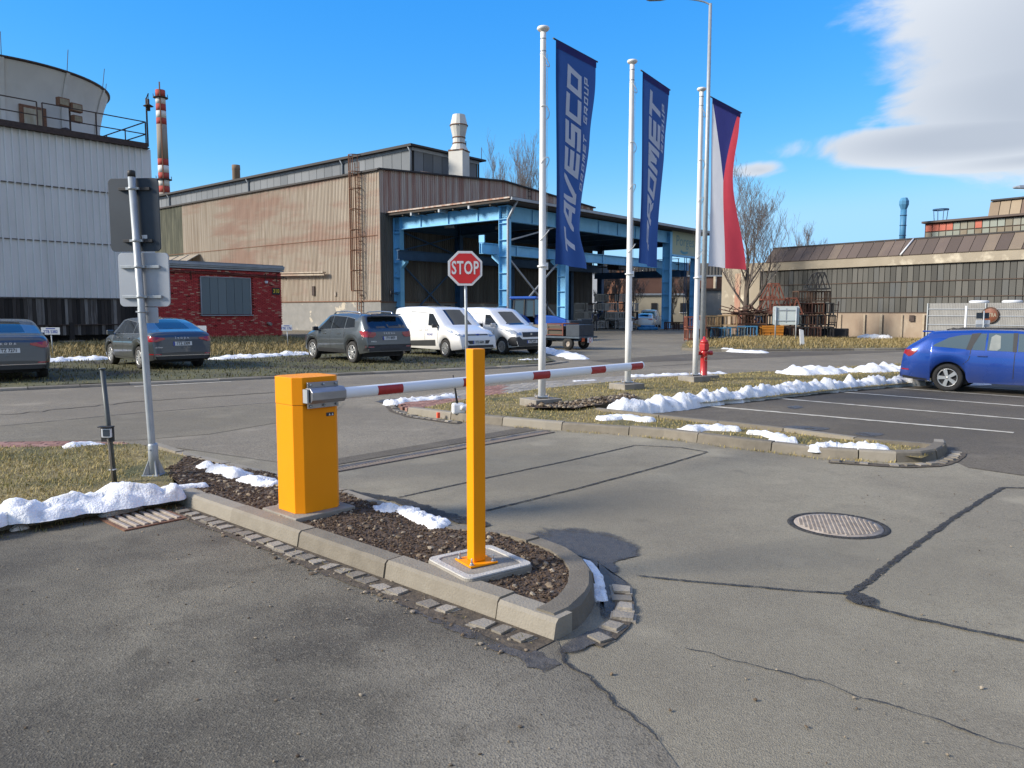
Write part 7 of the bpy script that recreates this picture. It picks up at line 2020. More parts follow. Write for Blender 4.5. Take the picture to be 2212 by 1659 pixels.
# exhaust stack on the roof
sp = Matrix.Rotation(-RZ, 3, 'Z') @ (at_y(992, 400, 70.5) - C0)
zs = lambda yy: 1.72 + (671 - yy) * 70.5 / 1662
es = empty('exhaust_stack', (sp.x, sp.y, 0)); es.parent = hl
b = MB(); b.prism([(-.70,-.70),(.70,-.70),(.70,.70),(-.70,.70)], zs(400), zs(337), M=Matrix.Rotation(.3, 4, 'Z')); b.build('duct', M['cone_grey'], es, bevel=.02)
b = MB(); b.prism([(-.73,-.73),(.73,-.73),(.73,.73),(-.73,.73)], zs(338), zs(335), M=Matrix.Rotation(.3, 4, 'Z')); b.build('duct_flange', M['rust'], es)
b = MB(); b.lathe([(.86, zs(336)), (.55, zs(322)), (.55, zs(309)), (.78, zs(284)), (.56, zs(262))], n=14, smooth=False); b.build('deflector', M['cone_grey'], es)
for yy in (284, 309, 321):
    b = MB(); r_ = .80 if yy == 284 else .57; b.lathe([(r_, -.04), (r_ + .03, -.04), (r_ + .03, .04), (r_, .04)], n=14, cap=False); b.build('band', M['rust'], es, (0, 0, zs(yy)))
b = MB(); b.tube([(.9, 0, zs(350)), (.9, 0, zs(312))], .04, 6); b.build('guy_pipe', M['ironrail'], es)
# caged ladder on the side wall
ly = 2.35
lad = empty('caged_ladder', (0, 0, 0)); lad.parent = hl
for s in (-.25, .25):
    b = MB(); b.bar((-.20, ly + s, .4), (-.20, ly + s, 13.4), .06); b.build('stile', M['rust'], lad)
rm = MB().bar((0, -.25, 0), (0, .25, 0), .03).mesh('rung', M['rust'])
z = .8
while z < 13.3: link_mesh('rung', rm, lad, (-.20, ly, z)); z += .33
for z in (3.3, 4.9, 6.5, 8.1, 9.7, 11.3, 12.6, 13.9):
    b = MB(); wd = .42 if z < 12 else .52; pts = [(-.2 - .75 * math.sin(R(180*k/8)), ly - wd * math.cos(R(180*k/8)), z) for k in range(9)]
    for i in range(8): b.bar(pts[i], pts[i+1], .035, .07)
    b.build('cage_hoop', M['rust'], lad)
for k in (1, 2.5, 4, 5.5, 7):
    a = R(180*k/8); b = MB(); b.bar((-.2 - .75*math.sin(a), ly - .42*math.cos(a), 3.3), (-.2 - .75*math.sin(a), ly - .46*math.cos(a), 13.9), .05, .03); b.build('cage_bar', M['rust'], lad)
for z in (2.9, 7.2, 11.4):
    b = MB(); b.bar((0, ly - .3, z), (-.45, ly - .3, z), .06); b.build('wall_bracket', M['rust'], lad)
b = MB(); b.bar((.06, -.12, 9.4), (.06, -.12, 13.4), .001); 
for s in (-.22, .22):
    b = MB(); b.bar((18.6 + s, -.12, 9.4), (18.6 + s, -.12, 14.2), .05); b.build('gable_ladder_stile', M['ironrail'], hl)
gr = MB().bar((-.22, 0, 0), (.22, 0, 0), .03).mesh('gable_rung', M['ironrail'])
for k in range(9): link_mesh('gable_rung', gr, hl, (18.6, -.12, 9.7 + .42*k))
b = MB(); b.add([(-.1, 27.5, 7.4), (-.1, 45, 7.4), (-4.5, 45, 5.3), (-4.5, 25.5, 5.3)], [(0,1,2,3)]); b.build('lean_to_roof', pm('fawn_sheet_roof', (.34,.29,.225), (.28,.235,.18), .8, .85), hl)
b = MB()
for k in range(9): b.bar((-.1, 27.6 + 2.1*k, 7.44), (-4.5, 25.6 + 2.3*k, 5.34), .05)
b.build('lean_to_ribs', M['zinc'], hl)
b = MB(); b.bar((-.5, 6.5, 4.9), (-.5, 26, 5.3), .35, .10); b.bar((-.5, 6.5, 4.75), (-.5, 26, 5.15), .1, .2); b.build('pipe_bridge', M['hall_sheet'], hl)
b = MB(); b.box((-.10, 8.6, 3.4), (.10, .35, .8)); b.build('junction_box', M['ironrail'], hl)
b = MB(); b.box((-.10, 5.6, 3.1), (.10, .22, .35)); b.build('junction_box', M['castiron'], hl)

# ---- blue crane canopy
K0 = Vector((-.5, 54.7, 0))
cn = empty('crane_canopy', K0, RZ, 'light blue steel crane canopy with dark roof in front of the hall', 'canopy')
def column(x, y, z1=9.0, mat='sky_blue', dp=.80, wd=.42):
    b = MB()
    for s in (-1, 1): b.box((x, y + s*(dp/2 - .02), z1/2), (wd, .04, z1))
    b.box((x, y, z1/2), (.04, dp - .08, z1))
    z = .9
    while z < z1 - .2:
        b.box((x, y, z), (wd*.94, dp - .09, .03)); z += 1.15
    b.box((x, y, .03), (wd + .2, dp + .2, .06))
    b.build('column', M[mat], cn)
for (x, y) in ((0, 0), (6.9, 0), (23.3, 0), (28.9, 0), (0, 11.1)): column(x, y)
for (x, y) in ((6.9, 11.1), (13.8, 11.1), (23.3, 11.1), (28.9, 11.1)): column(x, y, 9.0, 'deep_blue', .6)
b = MB(); ibeam(b, (0, -.4, 8.55), (0, 11.5, 8.55), .95, .38, stiff=2.75); b.build('end_beam', M['sky_blue'], cn)
b = MB(); ibeam(b, (0.2, 0, 8.5), (29.1, 0, 8.5), 1.05, .38, stiff=2.8); b.build('front_beam', M['sky_blue'], cn)
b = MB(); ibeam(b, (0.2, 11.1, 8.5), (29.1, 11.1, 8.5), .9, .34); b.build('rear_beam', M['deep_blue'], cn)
for x in (6.9, 13.8, 18.5, 23.3, 28.9):
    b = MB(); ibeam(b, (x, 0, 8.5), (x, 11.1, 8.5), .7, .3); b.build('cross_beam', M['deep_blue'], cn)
b = MB(); ibeam(b, (-1.4, .95, 6.05), (29.1, .95, 6.05), .75, .4, stiff=3.4); b.build('front_runway', M['sky_blue'], cn)
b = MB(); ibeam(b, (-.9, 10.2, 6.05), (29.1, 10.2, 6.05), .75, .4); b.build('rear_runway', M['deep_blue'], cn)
for (x, y) in ((0, .75), (0, 10.5), (6.9, .75), (23.3, .75)):
    b = MB(); b.prism([(0, 0), (.75, 0), (.75, .18), (0, .75)], -.16, .16, M=Matrix(((0,0,1,x),(1 if y < 5 else -1,0,0,y - (.4 if y < 5 else -.4)),(0,-1,0,5.65),(0,0,0,1)))); b.build('bracket', M['sky_blue'], cn)
b = MB(); b.box((-1.35, .95, 6.7), (.08, .5, .5)); b.build('crane_stop', M['sky_blue'], cn)
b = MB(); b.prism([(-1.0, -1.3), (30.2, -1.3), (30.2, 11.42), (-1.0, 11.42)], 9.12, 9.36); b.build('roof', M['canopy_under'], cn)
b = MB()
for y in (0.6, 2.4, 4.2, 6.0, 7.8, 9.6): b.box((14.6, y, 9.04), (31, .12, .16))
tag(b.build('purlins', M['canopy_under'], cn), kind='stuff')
b = MB(); b.bar((-1.05, -1.35, 9.36), (-1.05, 11.4, 9.36), .10, .10); b.build('rusty_edge', pm('flaking_white_edge', (.55,.50,.44), (.33,.16,.10), 3, .85), cn)
b = MB(); b.bar((-1.0, -1.42, 9.30), (30.2, -1.42, 9.30), .16, .18); b.build('gutter', M['zinc'], cn)
b = MB(); b.box((14.6, 5.0, 9.42), (31.1, 12.6, .08)); b.build('roof_sheet', M['dark_trim'], cn)
for y in (2.5, 5.5, 8.5):
    b = MB(); b.box((-.6, y, 9.02), (.9, .16, .22)); b.build('rafter_end', M['zinc'], cn)
b = MB(); b.tube([(-.2, -1.3, 9.25), (-.25, -.75, 8.4), (-.32, -.55, 8.0), (-.32, -.55, 1.2), (-.38, -.6, .9), (-.38, -.6, .1)], .09, 8); b.build('downpipe', M['zinc'], cn)
for (a, c) in (((0.3,11.15,8.0),(6.6,11.15,6.5)), ((.3,11.15,5.5),(6.6,11.15,.6)), ((6.6,11.15,5.5),(.3,11.15,.6)), ((.3,11.15,6.5),(6.6,11.15,8.0))):
    b = MB(); b.bar(a, c, .10); b.build('brace', M['deep_blue'], cn)
for (a, c) in (((.3,.1,6.6),(6.7,.1,8.2)), ((.3,.1,5.6),(6.7,.1,.8)), ((.3,.1,.8),(6.7,.1,5.6))):
    b = MB(); b.bar(a, c, .10); b.build('brace', M['zinc'], cn)
for (x, y) in ((2.2, 7.6), (2.6, 2.2), (5.5, 5.2)):
    b = MB(); b.lathe([(.03, .55), (.06, .5), (.10, .40), (.34, .30), (.42, 0.0), (.40, 0)], n=16, cap=False); b.bar((0,0,.5), (0,0,.95), .03); b.build('bell_lamp', M['alu'], cn, (x, y, 8.15))
# crane bridge with walkway
br = empty('crane_bridge', (27.6, 0, 0)); br.parent = cn
for x in (-.6, .6):
    b = MB(); ibeam(b, (x, .6, 5.35), (x, 10.6, 5.35), .6, .3); b.build('girder', M['deep_blue'], br)
for y in [0.7 + 1.1*k for k in range(10)]:
    b = MB(); b.bar((-.8, y, 5.6), (-.8, y, 6.75), .06); b.build('rail_post', M['ironrail'], br)
for z in (6.2, 6.75):
    b = MB(); b.bar((-.8, .6, z), (-.8, 10.7, z), .06); b.build('rail', M['ironrail'], br)
b = MB(); b.box((0, 8.2, 6.4), (1.6, 1.4, .9)); b.build('trolley', M['black'], br, bevel=.05)
# access ladder at the end pillar
for s in (-.2, .2):
    b = MB(); b.bar((27.9 + s, .5, 0), (27.9 + s, .5, 8), .05); b.build('ladder_stile', M['deep_blue'], cn)
# sign on the end bay
b = MB(); b.box((26.1, -.30, 8.05), (5.0, .06, 2.15)); o = b.build('sign_board', pm('faded_green_sign', (.36,.42,.33), (.42,.44,.30), .5, .8, c3=(.30,.38,.36), sc3=.4, f3=(.5,.7)), cn)
text_part('sign_lettering', 'Porges', 1.35, pm('faded_blue_letters', (.16,.27,.30), (.20,.31,.33), 1.0, .8), o, face_mtx((26.15, -.34, 8.25), (1, 0, 0), (0, 0, 1)), offset=.015, xs=1.0)
V = [(26.0 + .9*math.cos(R(200 + 14*k)) , -.345, 7.45 + .38*math.sin(R(200 + 14*k))) for k in range(10)] + [(26.0 + .7*math.cos(R(200 + 14*k)) , -.345, 7.55 + .25*math.sin(R(200 + 14*k))) for k in range(9, -1, -1)]
b = MB(); b.add(V, [tuple(range(20))]); b.build('sign_swoosh', pm('sign_blue_mark', (.10,.28,.36), (.12,.30,.38), 2, .8), o, fix=False)
b = MB(); b.box((26.1, -.38, 6.85), (5.2, .35, .16)); b.build('sign_ledge', M['sky_blue'], cn)
for (x, z) in ((3.0, 1.9), (5.7, 1.9)):
    b = MB(); b.box((x, 11.36, z), (.75, .06, .55)); b.build('vent_opening', M['black'], cn)
mir = empty('traffic_mirror', K0 + E2 * 11.1 - E1 * .8 + Vector((0, 0, 3.1)), RZ, 'oval traffic mirror fixed to the leftmost canopy pillar', 'mirror')
b = MB(); b.lathe([(0, -.05), (.30, -.03), (.32, 0), (.28, .06), (0, .08)], n=20, axis='Y'); b.build('mirror_disc', M['trim'], mir, (0, 0, 0), (0, .25, .7))
b = MB(); b.bar((0, 0, 0), (.7, 0, -.1), .05); b.build('arm', M['ironrail'], mir)

# ---- factory on the right
Q0 = Vector((21.4, 46.0, 0)); RQ = math.atan2(-.775, .632)
fk = empty('glazed_factory', Q0, RQ, 'long beige factory with rows of dusty window panes and brown roof at right', 'building')
XL, XR = -10.6, 26.0
b = MB(); b.box(((XL+XR)/2, 6.06, .78), (XR-XL, 12, 1.56)); b.build('plinth', M['factory_plinth'], fk)
b = MB(); b.box(((XL+XR)/2, 6.12, 2.95), (XR-XL-.1, 11.9, 2.8)); b.build('core', M['mullion'], fk)
b = MB(); b.box(((XL+XR)/2, 6.0, 4.62), (XR-XL, 12.1, .56)); b.build('upper_band', M['factory_wall'], fk)
b = MB(); b.box((XL + 1.5, 5.98, 2.95), (3.0, 12.05, 2.78)); b.build('end_wall', M['factory_wall'], fk)
# red paint run on the end wall
b = MB(); b.box((XL + 1.3, -.06, 2.3), (.45, .02, 3.9)); b.build('red_stain', pm('washed_red_stain', (.38,.19,.135), (.42,.30,.21), 2, .9, stretch=(2,1,.3)), fk)
zr = [1.60, 2.50, 3.38, 4.32]; PW = .325
pn = [MB().box((0, 0, 0), (PW - .035, .03, zr[i+1] - zr[i] - .05)).mesh('window_pane', M['glass_pane']) for i in range(3)]
rnd = random.Random(12); k = 0
x = XL + 3.1; far = []
while x < XR:
    for i in range(3):
        if x < 9.2: link_mesh('window_pane', pn[i], fk, (x + PW/2, .135 + rnd.uniform(-.012, .012), (zr[i]+zr[i+1])/2), (rnd.uniform(-.02,.02), 0, rnd.uniform(-.015,.015)))
        else: far.append((x + PW/2, i))
    x += PW
b = MB()
for (x, i) in far: b.box((x, .14, (zr[i]+zr[i+1])/2), (PW - .035, .03, zr[i+1]-zr[i]-.05))
tag(b.build('window_pane_field', M['glass_pane'], fk, fix=False), kind='stuff')
for z in zr:
    b = MB(); b.box(((XL+3+XR)/2, .10, z), (XR-XL-3, .06, .045)); b.build('glazing_rail', M['mullion'], fk)
# roof slope in sheets
SW = .62; x = XL + 3.4
rs = MB(); rs.add([(0,0,0),(SW-.03,0,0),(SW-.03,.9,.92),(0,.9,.92),(0,.02,-.04),(SW-.03,.02,-.04),(SW-.03,.92,.88),(0,.92,.88)], [(0,1,2,3),(4,7,6,5),(0,4,5,1),(1,5,6,2),(2,6,7,3),(3,7,4,0)])
rsm = rs.mesh('roof_sheet', M['roof_brown'])
while x < XR:
    link_mesh('roof_sheet', rsm, fk, (x, -.10, 4.90 + .0)); x += SW
b = MB(); b.box(((XL+3.4+XR)/2, 6.4, 5.35), (XR-XL-3.4, 11.0, .9)); b.build('roof_core', M['roof_brown'], fk)
b = MB(); b.bar((XL+3.4, .82, 5.86), (XR, .82, 5.86), .14, .08); b.build('ridge_cap', M['dark_trim'], fk)
b = MB(); b.tube([(1.6, -.16, 4.9), (1.9, .75, 5.85)], .05, 6); b.build('roof_pipe', M['signwhite'], fk)
# clerestory
cl = empty('clerestory', (0, 0, 0)); cl.parent = fk
b = MB(); b.box((13.2, 8.0, 6.45), (25.0, 6.0, 1.3)); b.build('core', M['mullion'], cl)
x = .75; CW = .40
cm = MB().box((0, 0, 0), (CW - .045, .03, .43)).mesh('clerestory_pane', M['pane_up'])
redp = MB().box((0, 0, 0), (CW - .045, .03, .43)).mesh('clerestory_pane', pm('red_pane', (.48,.12,.07), (.42,.10,.06), 2, .6))
i = 0
while x < 16:
    for j in (0, 1):
        link_mesh('clerestory_pane', redp if (j == 1 and i in (0,1,2,3,7)) else cm, cl, (x + CW/2, 4.97, 6.32 + .50*j))
    x += CW; i += 1
b = MB(); b.box((13.2, 7.9, 7.16), (25.2, 6.4, .12)); b.build('roof', M['roof_brown'], cl)
b = MB()
for k in range(9):
    a = 2*math.pi*k/8; b.bar((1.5 + .35*math.cos(a), 5.2 + .35*math.sin(a), 7.1), (1.5 + .42*math.cos(a), 5.2 + .42*math.sin(a), 7.9), .03)
b.lathe([(.42, 7.86), (.45, 7.86), (.45, 7.94), (.42, 7.94)], (1.5, 5.2, 0), n=16, cap=False); b.build('ladder_cage', M['deep_blue'], cl)
tp = empty('top_lantern', (0, 0, 0)); tp.parent = fk
b = MB(); b.box((12.9, 11.5, 7.9), (20, 4, 1.4)); b.build('core', M['roof_brown'], tp)
x = 2.75; tsm = MB().add([(0,0,0),(.56,0,0),(.56,.35,1.05),(0,.35,1.05)], [(0,1,2,3)]).mesh('lantern_sheet', object_mat('lantern_sheet_mix', [(.13,.085,.07), (.40,.32,.21), (.15,.10,.08), (.42,.34,.23)], .85, sc=1, amt=.08))
while x < 16: link_mesh('lantern_sheet', tsm, tp, (x, 9.1, 7.55)); x += .6
b = MB(); b.box((12.9, 11.4, 8.68), (20.2, 4.2, .10)); b.build('roof', M['dark_trim'], tp)
# blue stack
b = MB(); sx = .25
bs_ = empty('blue_stack', (sx, 3.0, 0)); bs_.parent = fk
b.lathe([(.175, 5.5), (.175, 7.85)], n=14); b.build('pipe', pm('blue_stack_paint', (.06,.22,.38), (.05,.18,.32), 2, .6), bs_)
b = MB(); b.lathe([(.175, 7.85), (.29, 8.15), (.29, 8.35), (.19, 8.55)], n=8, smooth=False); b.build('cowl', pm('blue_cowl_paint', (.07,.25,.42), (.06,.2,.35), 2, .6), bs_)
for z in (6.3, 6.9, 7.5):
    b = MB(); b.lathe([(.18, -.02), (.20, -.02), (.20, .02), (.18, .02)], n=14, cap=False); b.build('joint_ring', M['deep_blue'], bs_, (0, 0, z))
b = MB(); b.box((2.35, -.02, 1.28), (.28, .04, .36)); b.build('vent', M['ironrail'], fk)
b = MB(); b.prism([(3.75,.12),(3.68,.6),(3.8,.95),(3.72,1.2),(3.95,1.45),(5.3,1.5),(5.3,.1)], -.02, .02, M=XZ); b.build('lime_patch', M['limewash'], fk, (0, -.0, 0))
for k, x in enumerate([-6.2, -5.0, -3.6, -1.9, -.4, .6, 1.8, 3.0]):
    b = MB(); b.bar((x, -.045, .15), (x, -.045, 1.52), .06 + .05*(k % 3), .01); b.build('lime_streak', pm('lime_streak', (.44,.37,.275), (.36,.29,.21), 4, .9), fk)

# slatted cooling unit with the round emblem
U0 = Q0 + Vector((.632, -.775, 0)) * 4.45 - Vector((.775, .632, 0)) * 3.0
cu_ = empty('cooling_unit', U0, RQ, 'grey ribbed cooling unit with brown round emblem behind the blue car', 'cooling unit')
b = MB(); b.box((7.0, 1.2, 1.1), (14.0, 2.3, 2.0)); b.build('cabinet', M['galv'], cu_)
b = MB(); corr(b, 0, 14, .1, 2.1, .075, .012, -.0, .5); b.build('ribbed_screen', pm('grey_screen', (.30,.295,.28), (.25,.245,.235), 2, .7, metal=.1), cu_)
for x in (0.0, 2.75, 5.5, 8.25):
    b = MB(); b.box((x, -.05, 1.1), (.05, .06, 2.0)); b.build('screen_post', M['galv'], cu_)
for z in (.55, 1.0, 1.45, 1.8):
    b = MB(); b.box((7, -.045, z), (14, .02, .03)); b.build('screen_rail', M['alu'], cu_)
for x in (2.1, 3.6, 5.1, 6.6):
    b = MB(); b.lathe([(.45, 0), (.45, .10), (.38, .14)], n=18); b.build('fan', M['signwhite'], cu_, (x, .9, 2.1))
M['emblem'] = pm('copper_brown_emblem', (.20,.065,.030), (.16,.05,.025), 4, .6)
b = MB(); b.lathe([(0, -.06), (.36, -.06), (.40, -.02), (.40, .04)], n=36, axis='Y'); em = b.build('emblem_disc', M['emblem'], cu_, (2.97, -.06, 1.50))
b = MB(); b.lathe([(.345, -.075), (.39, -.075)], n=36, axis='Y', cap=False); b.build('emblem_ring', M['mullion'], em)
text_part('emblem_lettering', 'TATRA', .26, M['factory_wall'], em, face_mtx((0, -.068, 0), (1, 0, 0), (0, 0, 1)), offset=.006, xs=.72)
text_part('lettering', 'METALURGIE', .27, M['emblem'], cu_, face_mtx((2.97, -.10, .68), (1, 0, 0), (0, 0, 1)), offset=.01, xs=1.05, spacing=1.08)
sx_ = at_y(2086, 690, 34.5)
b = MB(); b.tube([(0, 0, 0), (0, 0, 1.88)], .045, 10); tag(b.build('marker_pole', M['white'], None, (sx_.x, 34.5, .05)), 'thin white pole behind the roof of the blue car', 'pole')
sx_ = at_y(2125, 690, 34.0)
sg2 = empty('road_sign', (sx_.x, 34.0, 0), 0, 'small road sign seen from behind above the blue car roof', 'sign')
b = MB(); b.tube([(0, 0, 0), (0, 0, 1.72)], .03, 8); b.build('pole', M['galv'], sg2)
b = MB(); b.box((-.02, .05, 1.50), (.56, .02, .26)); b.build('sign_panel', M['darkgrey'], sg2)
b = MB(); b.box((0, .05, 1.22), (.62, .02, .17)); b.build('sign_panel', M['signwhite'], sg2)
b = MB(); b.box((0, .05, 1.06), (.60, .02, .12)); b.build('sign_panel', M['alu'], sg2)

# ---- buildings seen through the canopy
def simple_building(name, label, c, w, d, h, rz, mat, wins, roofm, parts=()):
    t = empty(name, c, rz, label, 'building')
    b = MB(); b.box((0, d/2, h/2), (w, d, h)); b.build('wall', mat, t)
    b = MB(); b.box((0, d/2, h + .12), (w + .4, d + .4, .24)); b.build('roof', roofm, t)
    for (x, z, ww, hh) in wins:
        q = MB(); q.box((x, -.02, z), (ww, .08, hh)); f = q.build('window', M['black'], t)
        q = MB(); q.box((x, -.05, z - hh/2 - .05), (ww + .2, .12, .08)); q.build('window_sill', M['signwhite'], f)
    return t
px_ = lambda px, Y: (px - CX_) / F_ * Y
t = simple_building('brick_hall', 'distant red brown brick hall seen beyond the canopy', (px_(1440, 122), 122, 0), 22, 12, 7.0, R(-8), M['far_brick'], [(-6, 3.2, 1.2, 2), (4, 3.2, 1.2, 2)], M['zinc'])
b = MB(); corr(b, -11, 11, 7.1, 9.2, .5, .12, 2.0, .5); b.box((0, 6, 8.1), (21.8, 7.8, 2.1)); b.build('upper_storey', M['gable_low'], t)
b = MB(); b.tube([(7.2, -.3, 1), (7.2, -.3, 7.0)], .25, 8); b.build('drain_pipe', M['factory_wall'], t)
simple_building('orange_tower', 'orange brick stair tower glimpsed through the canopy', (px_(1327, 112), 112, 0), 2.3, 4, 7.6, R(-8), M['far_orange'], [], M['zinc'])
t = simple_building('cream_house', 'low cream building with dark windows beyond the canopy', (px_(1462, 100), 100, 0), 11, 6, 3.7, R(-6), M['cream'], [(-3.0, 2.1, .75, 1.2), (-1.0, 2.1, .75, 1.2), (.7, 2.1, .75, 1.2), (2.6, 2.1, .75, 1.2)], M['zinc'])
simple_building('grey_store', 'grey rendered store beside the beige factory end wall', (px_(1532, 88), 88, 0), 4.2, 8, 4.0, R(-10), M['plinth'], [], M['ironrail'])
simple_building('white_block', 'far white building top glimpsed under the canopy roof', (px_(1310, 160), 160, 0), 9, 8, 9.4, 0, M['signwhite'], [], M['zinc'])

# ================================================================== TREES
M['bark'] = pm('grey_brown_bark', (.115,.090,.070), (.080,.062,.050), 6, .95, bump=.6, bsc=20, stretch=(1,1,.3))
M['twig'] = pm('bare_twigs', (.21,.175,.155), (.16,.135,.12), 3, .95)
def bare_tree(name, base, h, spread, label, seed, upright=.5, r0=None, levels=4, nb=7, grp=None, lean=(0, 0), rmin=.006):
    rnd = random.Random(seed)
    t = empty(name, base, 0, label, 'tree', grp)
    tr, tw_ = MB(), MB()
    r0 = r0 or h * .020
    def branch(p, d, L_, r, lev):
        n_ = 5 if lev == 0 else 4
        pts = [p]; rads = [r]; q = p.copy(); dd = d.copy()
        for i in range(n_):
            j = .10 if lev == 0 else .24
            dd = (dd + Vector((rnd.uniform(-j, j), rnd.uniform(-j, j), rnd.uniform(-j*.3, j) + (upright * .12 if lev else .05)))).normalized()
            q = q + dd * (L_ / n_); pts.append(q.copy()); rads.append(max(rmin * .7, r * (1 - .78 * (i + 1) / n_)))
        (tr if lev < 2 else tw_).tube(pts, rads, 8 if lev == 0 else (5 if lev == 1 else 3), cap=False)
        if lev >= levels: return
        k = nb if lev == 0 else (nb if lev == 1 else (6 if lev == 2 else 5))
        for c in range(k):
            f = (.22 + .78 * (c + rnd.random()) / k) if lev == 0 else rnd.uniform(.15, 1.0)
            s = f * n_; i = min(n_ - 1, int(s)); pp_ = pts[i].lerp(pts[i+1], s - i); rr = rads[i] + (rads[i+1] - rads[i]) * (s - i)
            a = rnd.uniform(0, 6.283) if lev else c * 2.4 + rnd.uniform(-.4, .4)
            el = R(rnd.uniform(20, 45) + upright * 35) if lev == 0 else R(rnd.uniform(15, 60) + upright * 20)
            out = Vector((math.cos(a) * math.cos(el), math.sin(a) * math.cos(el), math.sin(el)))
            nd = (out * .75 + dd * .35).normalized()
            if lev == 0: l2 = h * spread * (1.0 - .45 * f) * rnd.uniform(.75, 1.15)
            else: l2 = L_ * rnd.uniform(.38, .62)
            branch(pp_, nd, l2, max(rmin, rr * rnd.uniform(.42, .6)), lev + 1)
    branch(Vector((0, 0, -.1)), Vector((lean[0], lean[1], 1)).normalized(), h * .82, r0, 0)
    tr.build('trunk', M['bark'], t, fix=False)
    tw_.build('crown', M['twig'], t, fix=False)
    return t
bare_tree('bare_tree', (14.75, 49.2, .15), 6.9, .85, 'large bare tree in front of the beige factory end wall', 5, .30, .26, 4, 9, lean=(.03, 0), rmin=.008)
PG = 'bare poplars behind the hall roof'
for k, (px, h) in enumerate([(1052, 24.5), (1080, 27.5), (1104, 29.0), (1128, 27), (1150, 26), (1166, 28)]):
    Y = 118 + 3 * (k % 3)
    bare_tree('poplar_tree', (px_(px, Y), Y, 0), h * .94, .34, 'slender bare poplar rising behind the hall roof, ' + ['leftmost of the row', 'second from the left', 'third from the left', 'fourth from the left', 'just left of the nearest flagpole', 'half hidden by the nearest flagpole'][k], 20 + k, 1.0, .24, 3, 11, PG, rmin=.016)
for k, (px, Y, h) in enumerate([(1336, 92, 6.4), (1305, 96, 5.6), (1366, 95, 6.0), (1452, 93, 5.6), (1486, 90, 5.8)]):
    bare_tree('bare_tree', (px_(px, Y), Y, 0), h, .55, 'bushy bare tree seen through the canopy opening, %s' % ['just left of the middle flagpole', 'behind the stacked crates', 'partly behind the blue pillar', 'right of the blue pillar', 'before the cream building'][k], 40 + k, .5, .16, 4, 8, rmin=.016)
bare_tree('bare_tree', (px_(1728, 88), 88, 0), 10.2, .45, 'bare tree top rising above the left end of the brown roof', 60, .7, .2, 3, 12, rmin=.014)

# ================================================================== YARD GOODS
M['stillage'] = object_mat('rusty_stillage_steel', [(.050,.026,.022), (.085,.038,.026), (.040,.026,.022), (.13,.055,.030), (.075,.05,.035)], .85, sc=5, amt=.12)
M['stillage_tan'] = pm('tan_rusty_stillage', (.34,.24,.13), (.28,.18,.09), 4, .85)
M['stillage_grey'] = pm('grey_stillage', (.17,.20,.20), (.12,.14,.14), 4, .8)
M['stillage_blue'] = pm('blue_stillage', (.05,.20,.36), (.04,.16,.30), 4, .7)
M['stillage_yel'] = pm('orange_bin', (.55,.22,.02), (.48,.18,.02), 4, .7)
M['stillage_black'] = pm('black_stillage', (.022,.022,.024), (.035,.033,.033), 4, .8)
M['stillage_red'] = pm('red_oxide_stillage', (.22,.075,.045), (.17,.055,.035), 4, .85)
def stillage_mesh(mat, w=1.2, d=.8, h=.78, bars=6, bw=.035):
    b = MB()
    for x in (-w/2, w/2):
        for y in (-d/2, d/2):
            b.bar((x, y, 0), (x, y, h), .07)
    for z in (.12, h - .03):
        for y in (-d/2, d/2): b.bar((-w/2, y, z), (w/2, y, z), .06, .08)
        for x in (-w/2, w/2): b.bar((x, -d/2, z), (x, d/2, z), .06, .08)
    for k in range(1, bars):
        x = -w/2 + w*k/bars
        for y in (-d/2, d/2): b.bar((x, y, .12), (x, y, h - .05), bw)
    for k in range(1, 4):
        y = -d/2 + d*k/4
        for x in (-w/2, w/2): b.bar((x, y, .12), (x, y, h - .05), .035)
    b.box((0, 0, .11), (w, d, .03))
    return b.mesh('stillage', mat)
def frame_mesh(mat, w=1.2, d=.9, h=1.0):
    """A-frame transport rack"""
    b = MB()
    for y in (-d/2, d/2):
        b.bar((-w/2, y, .1), (w/2, y, .1), .08); b.bar((-w/2, y, .1), (-w*.12, y, h), .06); b.bar((0, y, .1), (-w*.12, y, h), .06); b.bar((0, y, .1), (w*.22, y, h), .06); b.bar((w/2, y, .1), (w*.22, y, h), .06)
        b.bar((-w*.12, y, h), (w*.22, y, h), .05)
    for x in (-w/2, w/2, 0): b.bar((x, -d/2, .1), (x, d/2, .1), .07)
    for x in (-w*.12, w*.22): b.bar((x, -d/2, h), (x, d/2, h), .06)
    return b.mesh('rack', mat)
SM = {k: stillage_mesh(M[v]) for k, v in dict(r='stillage', t='stillage_tan', g='stillage_grey', b='stillage_blue', k='stillage_black', o='stillage_red').items()}
AM = {k: frame_mesh(M[v]) for k, v in dict(r='stillage_red', k='stillage_black', b='stillage_blue').items()}
SG = 'steel stillages stacked on the yard'
def put_st(mesh, px, Y, z, rz, label, sc=1.0, nm='stillage', cat='crate', grp=SG):
    x = px_(px, Y)
    o = link_mesh(nm, mesh, None, (x, Y, z), (0, 0, rz), (sc, sc, sc)); return tag(o, label, cat, grp)
rnd = random.Random(77)
zq = lambda px, Y: max(.05, z_m(px_(px, Y), Y)) - .03
